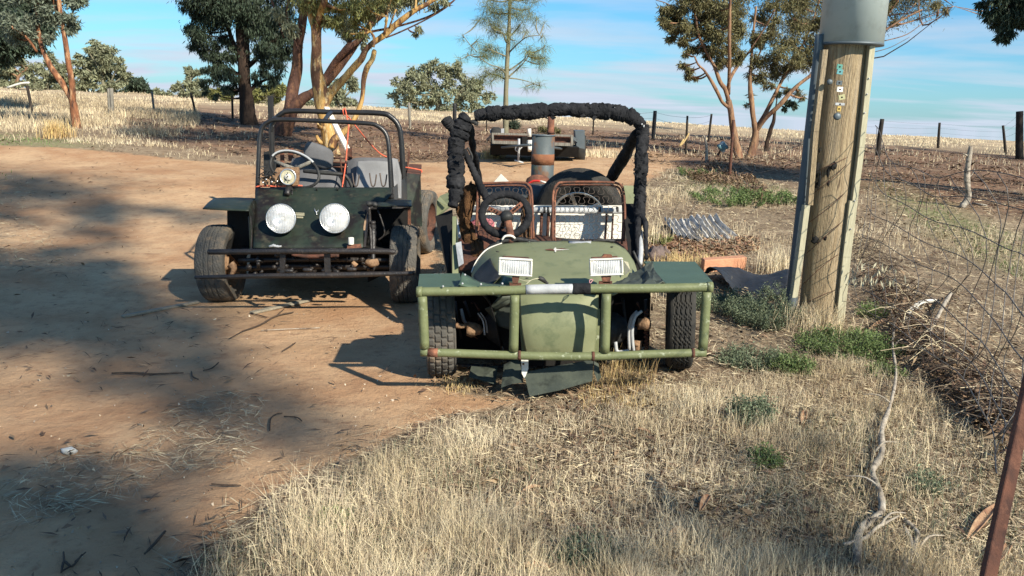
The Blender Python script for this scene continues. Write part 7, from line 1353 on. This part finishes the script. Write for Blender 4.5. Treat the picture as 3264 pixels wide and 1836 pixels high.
# pale seed pods hanging on the heap
ps = []
for i in range(26):
    c = P(rr.uniform(2710, 2860), rr.uniform(840, 900), rr.uniform(4.7, 5.2)); ps.append(tuple(c))
C = np.repeat(np.array(ps), 5, 0) + RNG.normal(0, .02, (130, 3)); o = fast_mesh('dry_leaf_spray', leafquads(C[::2], .055, .010, 1.8), 4, mt['cream']); tag(o, 'pale drooping dead leaves hanging beside the pole base', 'leaves', kind='stuff')
# leafy weeds
def weed(c, rx, h, n, label, mat='lf_weed', sd=1, grp='green weeds near the power pole', ls=(.016, .007)):
    global RNG
    RNG = np.random.default_rng(sd); g = G(*c); T = thing('weed_clump', g, label, 'weed', grp); s_ = S(g); R_ = rx * s_; rr = random.Random(sd); tw = MB(); C = []
    for i in range(max(12, int(n / 90))):
        a = rr.uniform(0, 6.283); q = rr.random() ** .6; b = Vector((g.x + R_ * q * math.cos(a) * .95, g.y + R_ * q * math.sin(a) * 1.1, 0)); b.z = float(gz(b.x, b.y)); e = b + Vector((math.cos(a) * R_ * .35, math.sin(a) * R_ * .35, h * s_ * rr.uniform(.45, 1.0) * (1.1 - q * .5)))
        tw.tube([b, (b + e) / 2 + Vector((0, 0, .02)), e], [.0025, .002, .001], 4, 3, cap=False); t = RNG.random(90)[:, None]; C.append(np.array(b) + (np.array(e) - np.array(b)) * (t * .85 + .15) + RNG.normal(0, 1, (90, 3)) * .016)
    tw.build('stems', mt['lf_weedgrey'], T); fast_mesh('leaves', leafquads(np.concatenate(C), ls[0], ls[1], 0, 1), 4, mt[mat], T)
weed((2300, 985), 85, 78, 7000, 'grey green leafy weed in front of the black plastic sheet', 'lf_weedgrey', 51); weed((2440, 1030), 90, 100, 9000, 'large grey green weed between the buggy and the pole foot', 'lf_weedgrey', 52); weed((2480, 950), 55, 50, 2500, 'small weed touching the steel conduit', 'lf_weedgrey', 53)
weed((2700, 1110), 125, 55, 11000, 'bright green low weed mat right below the pole foot', 'lf_weed', 54); weed((2400, 1160), 90, 50, 5000, 'low grey green weed in front of the large one', 'lf_weedgrey', 55); weed((2520, 1185), 60, 62, 4000, 'dark green weed left of the bright green mat', 'lf_weed', 56)
weed((2395, 1350), 55, 105, 4200, 'upright blue green weed among the dry grass', 'lf_weedgrey', 57); weed((2790, 1010), 50, 45, 2500, 'green weed growing behind the pole by the twig heap', 'lf_weed', 58); weed((2440, 1480), 45, 45, 1800, 'small weed half hidden in dry grass below the upright one', 'lf_weed', 59)
weed((1880, 1790), 80, 60, 4000, 'sprawling green weed near the bottom edge of the grass', 'lf_weedgrey', 60); weed((1050, 1680), 60, 40, 1600, 'small green weed at the left end of the dry grass', 'lf_weed', 61); weed((2820, 1200), 40, 50, 1600, 'dark green weed left of the bark on the twig heap', 'lf_weed', 62); weed((2960, 1560), 50, 40, 1500, 'thin weed beside the long crooked dead branch', 'lf_weedgrey', 63)
weed((2330, 640), 110, 40, 5000, 'wide low green weed patch in front of the leaf pile', 'lf_weed', 64, 'green weeds along the old fence line', (.035, .014)); weed((2470, 640), 60, 36, 3000, 'round green weed at the right end of the leaf pile', 'lf_weed', 65, 'green weeds along the old fence line', (.035, .014)); weed((2225, 560), 60, 26, 2000, 'small green weed at the left end of the leaf pile', 'lf_weed', 66, 'green weeds along the old fence line', (.035, .014)); weed((2105, 775), 30, 26, 900, 'yellowish weed beside the flat tin sheet', 'lf_olive', 67, 'green weeds along the old fence line', (.03, .012))
weed((1640, 412), 12, 32, 700, 'dark spiky tussock behind the trailer', 'lf_dark', 68, 'tussocks in the paddock', (.2, .02)); weed((1750, 425), 40, 26, 900, 'low brown scrub behind the flue pipe', 'lf_right', 69, 'tussocks in the paddock', (.12, .04))
def wisps(c, n, h, spread, label, mat='straw', sd=1):
    global RNG
    RNG = np.random.default_rng(sd); g = G(*c); x = g.x + RNG.normal(0, spread, n); y = g.y + RNG.normal(0, spread, n); z = gz(x, y); r = math.hypot(g.x, g.y)
    blades('grass_tuft', x, y, z, RNG.uniform(.5, 1, n) * h, np.full(n, .0032 * max(1, r / 5)), np.abs(RNG.normal(.3, .25, n)).clip(0, 1), mt[mat], label)
wisps((2590, 1050), 500, .22, .14, 'dry grass wisps round the foot of the power pole', sd=71); wisps((2030, 770), 500, .34, .13, 'pale dry grass tuft beside the roll bar', sd=72); wisps((2480, 870), 350, .3, .12, 'dry grass tuft left of the steel conduit', sd=73); wisps((1450, 1235), 160, .06, .06, 'short dry grass by the buggy tyre on dirt', 'gold', sd=74)
wisps((1570, 505), 300, .3, .12, 'golden tuft under the trailer corner', 'gold', sd=75); wisps((1900, 500), 600, .22, .35, 'greenish dry tuft right of the trailer', sd=76); wisps((2170, 845), 500, .14, .2, 'reddish dry stubble left of the clay block', 'gold', sd=77); wisps((180, 440), 300, .45, .15, 'upright golden tuft at the track edge', 'gold', sd=78)
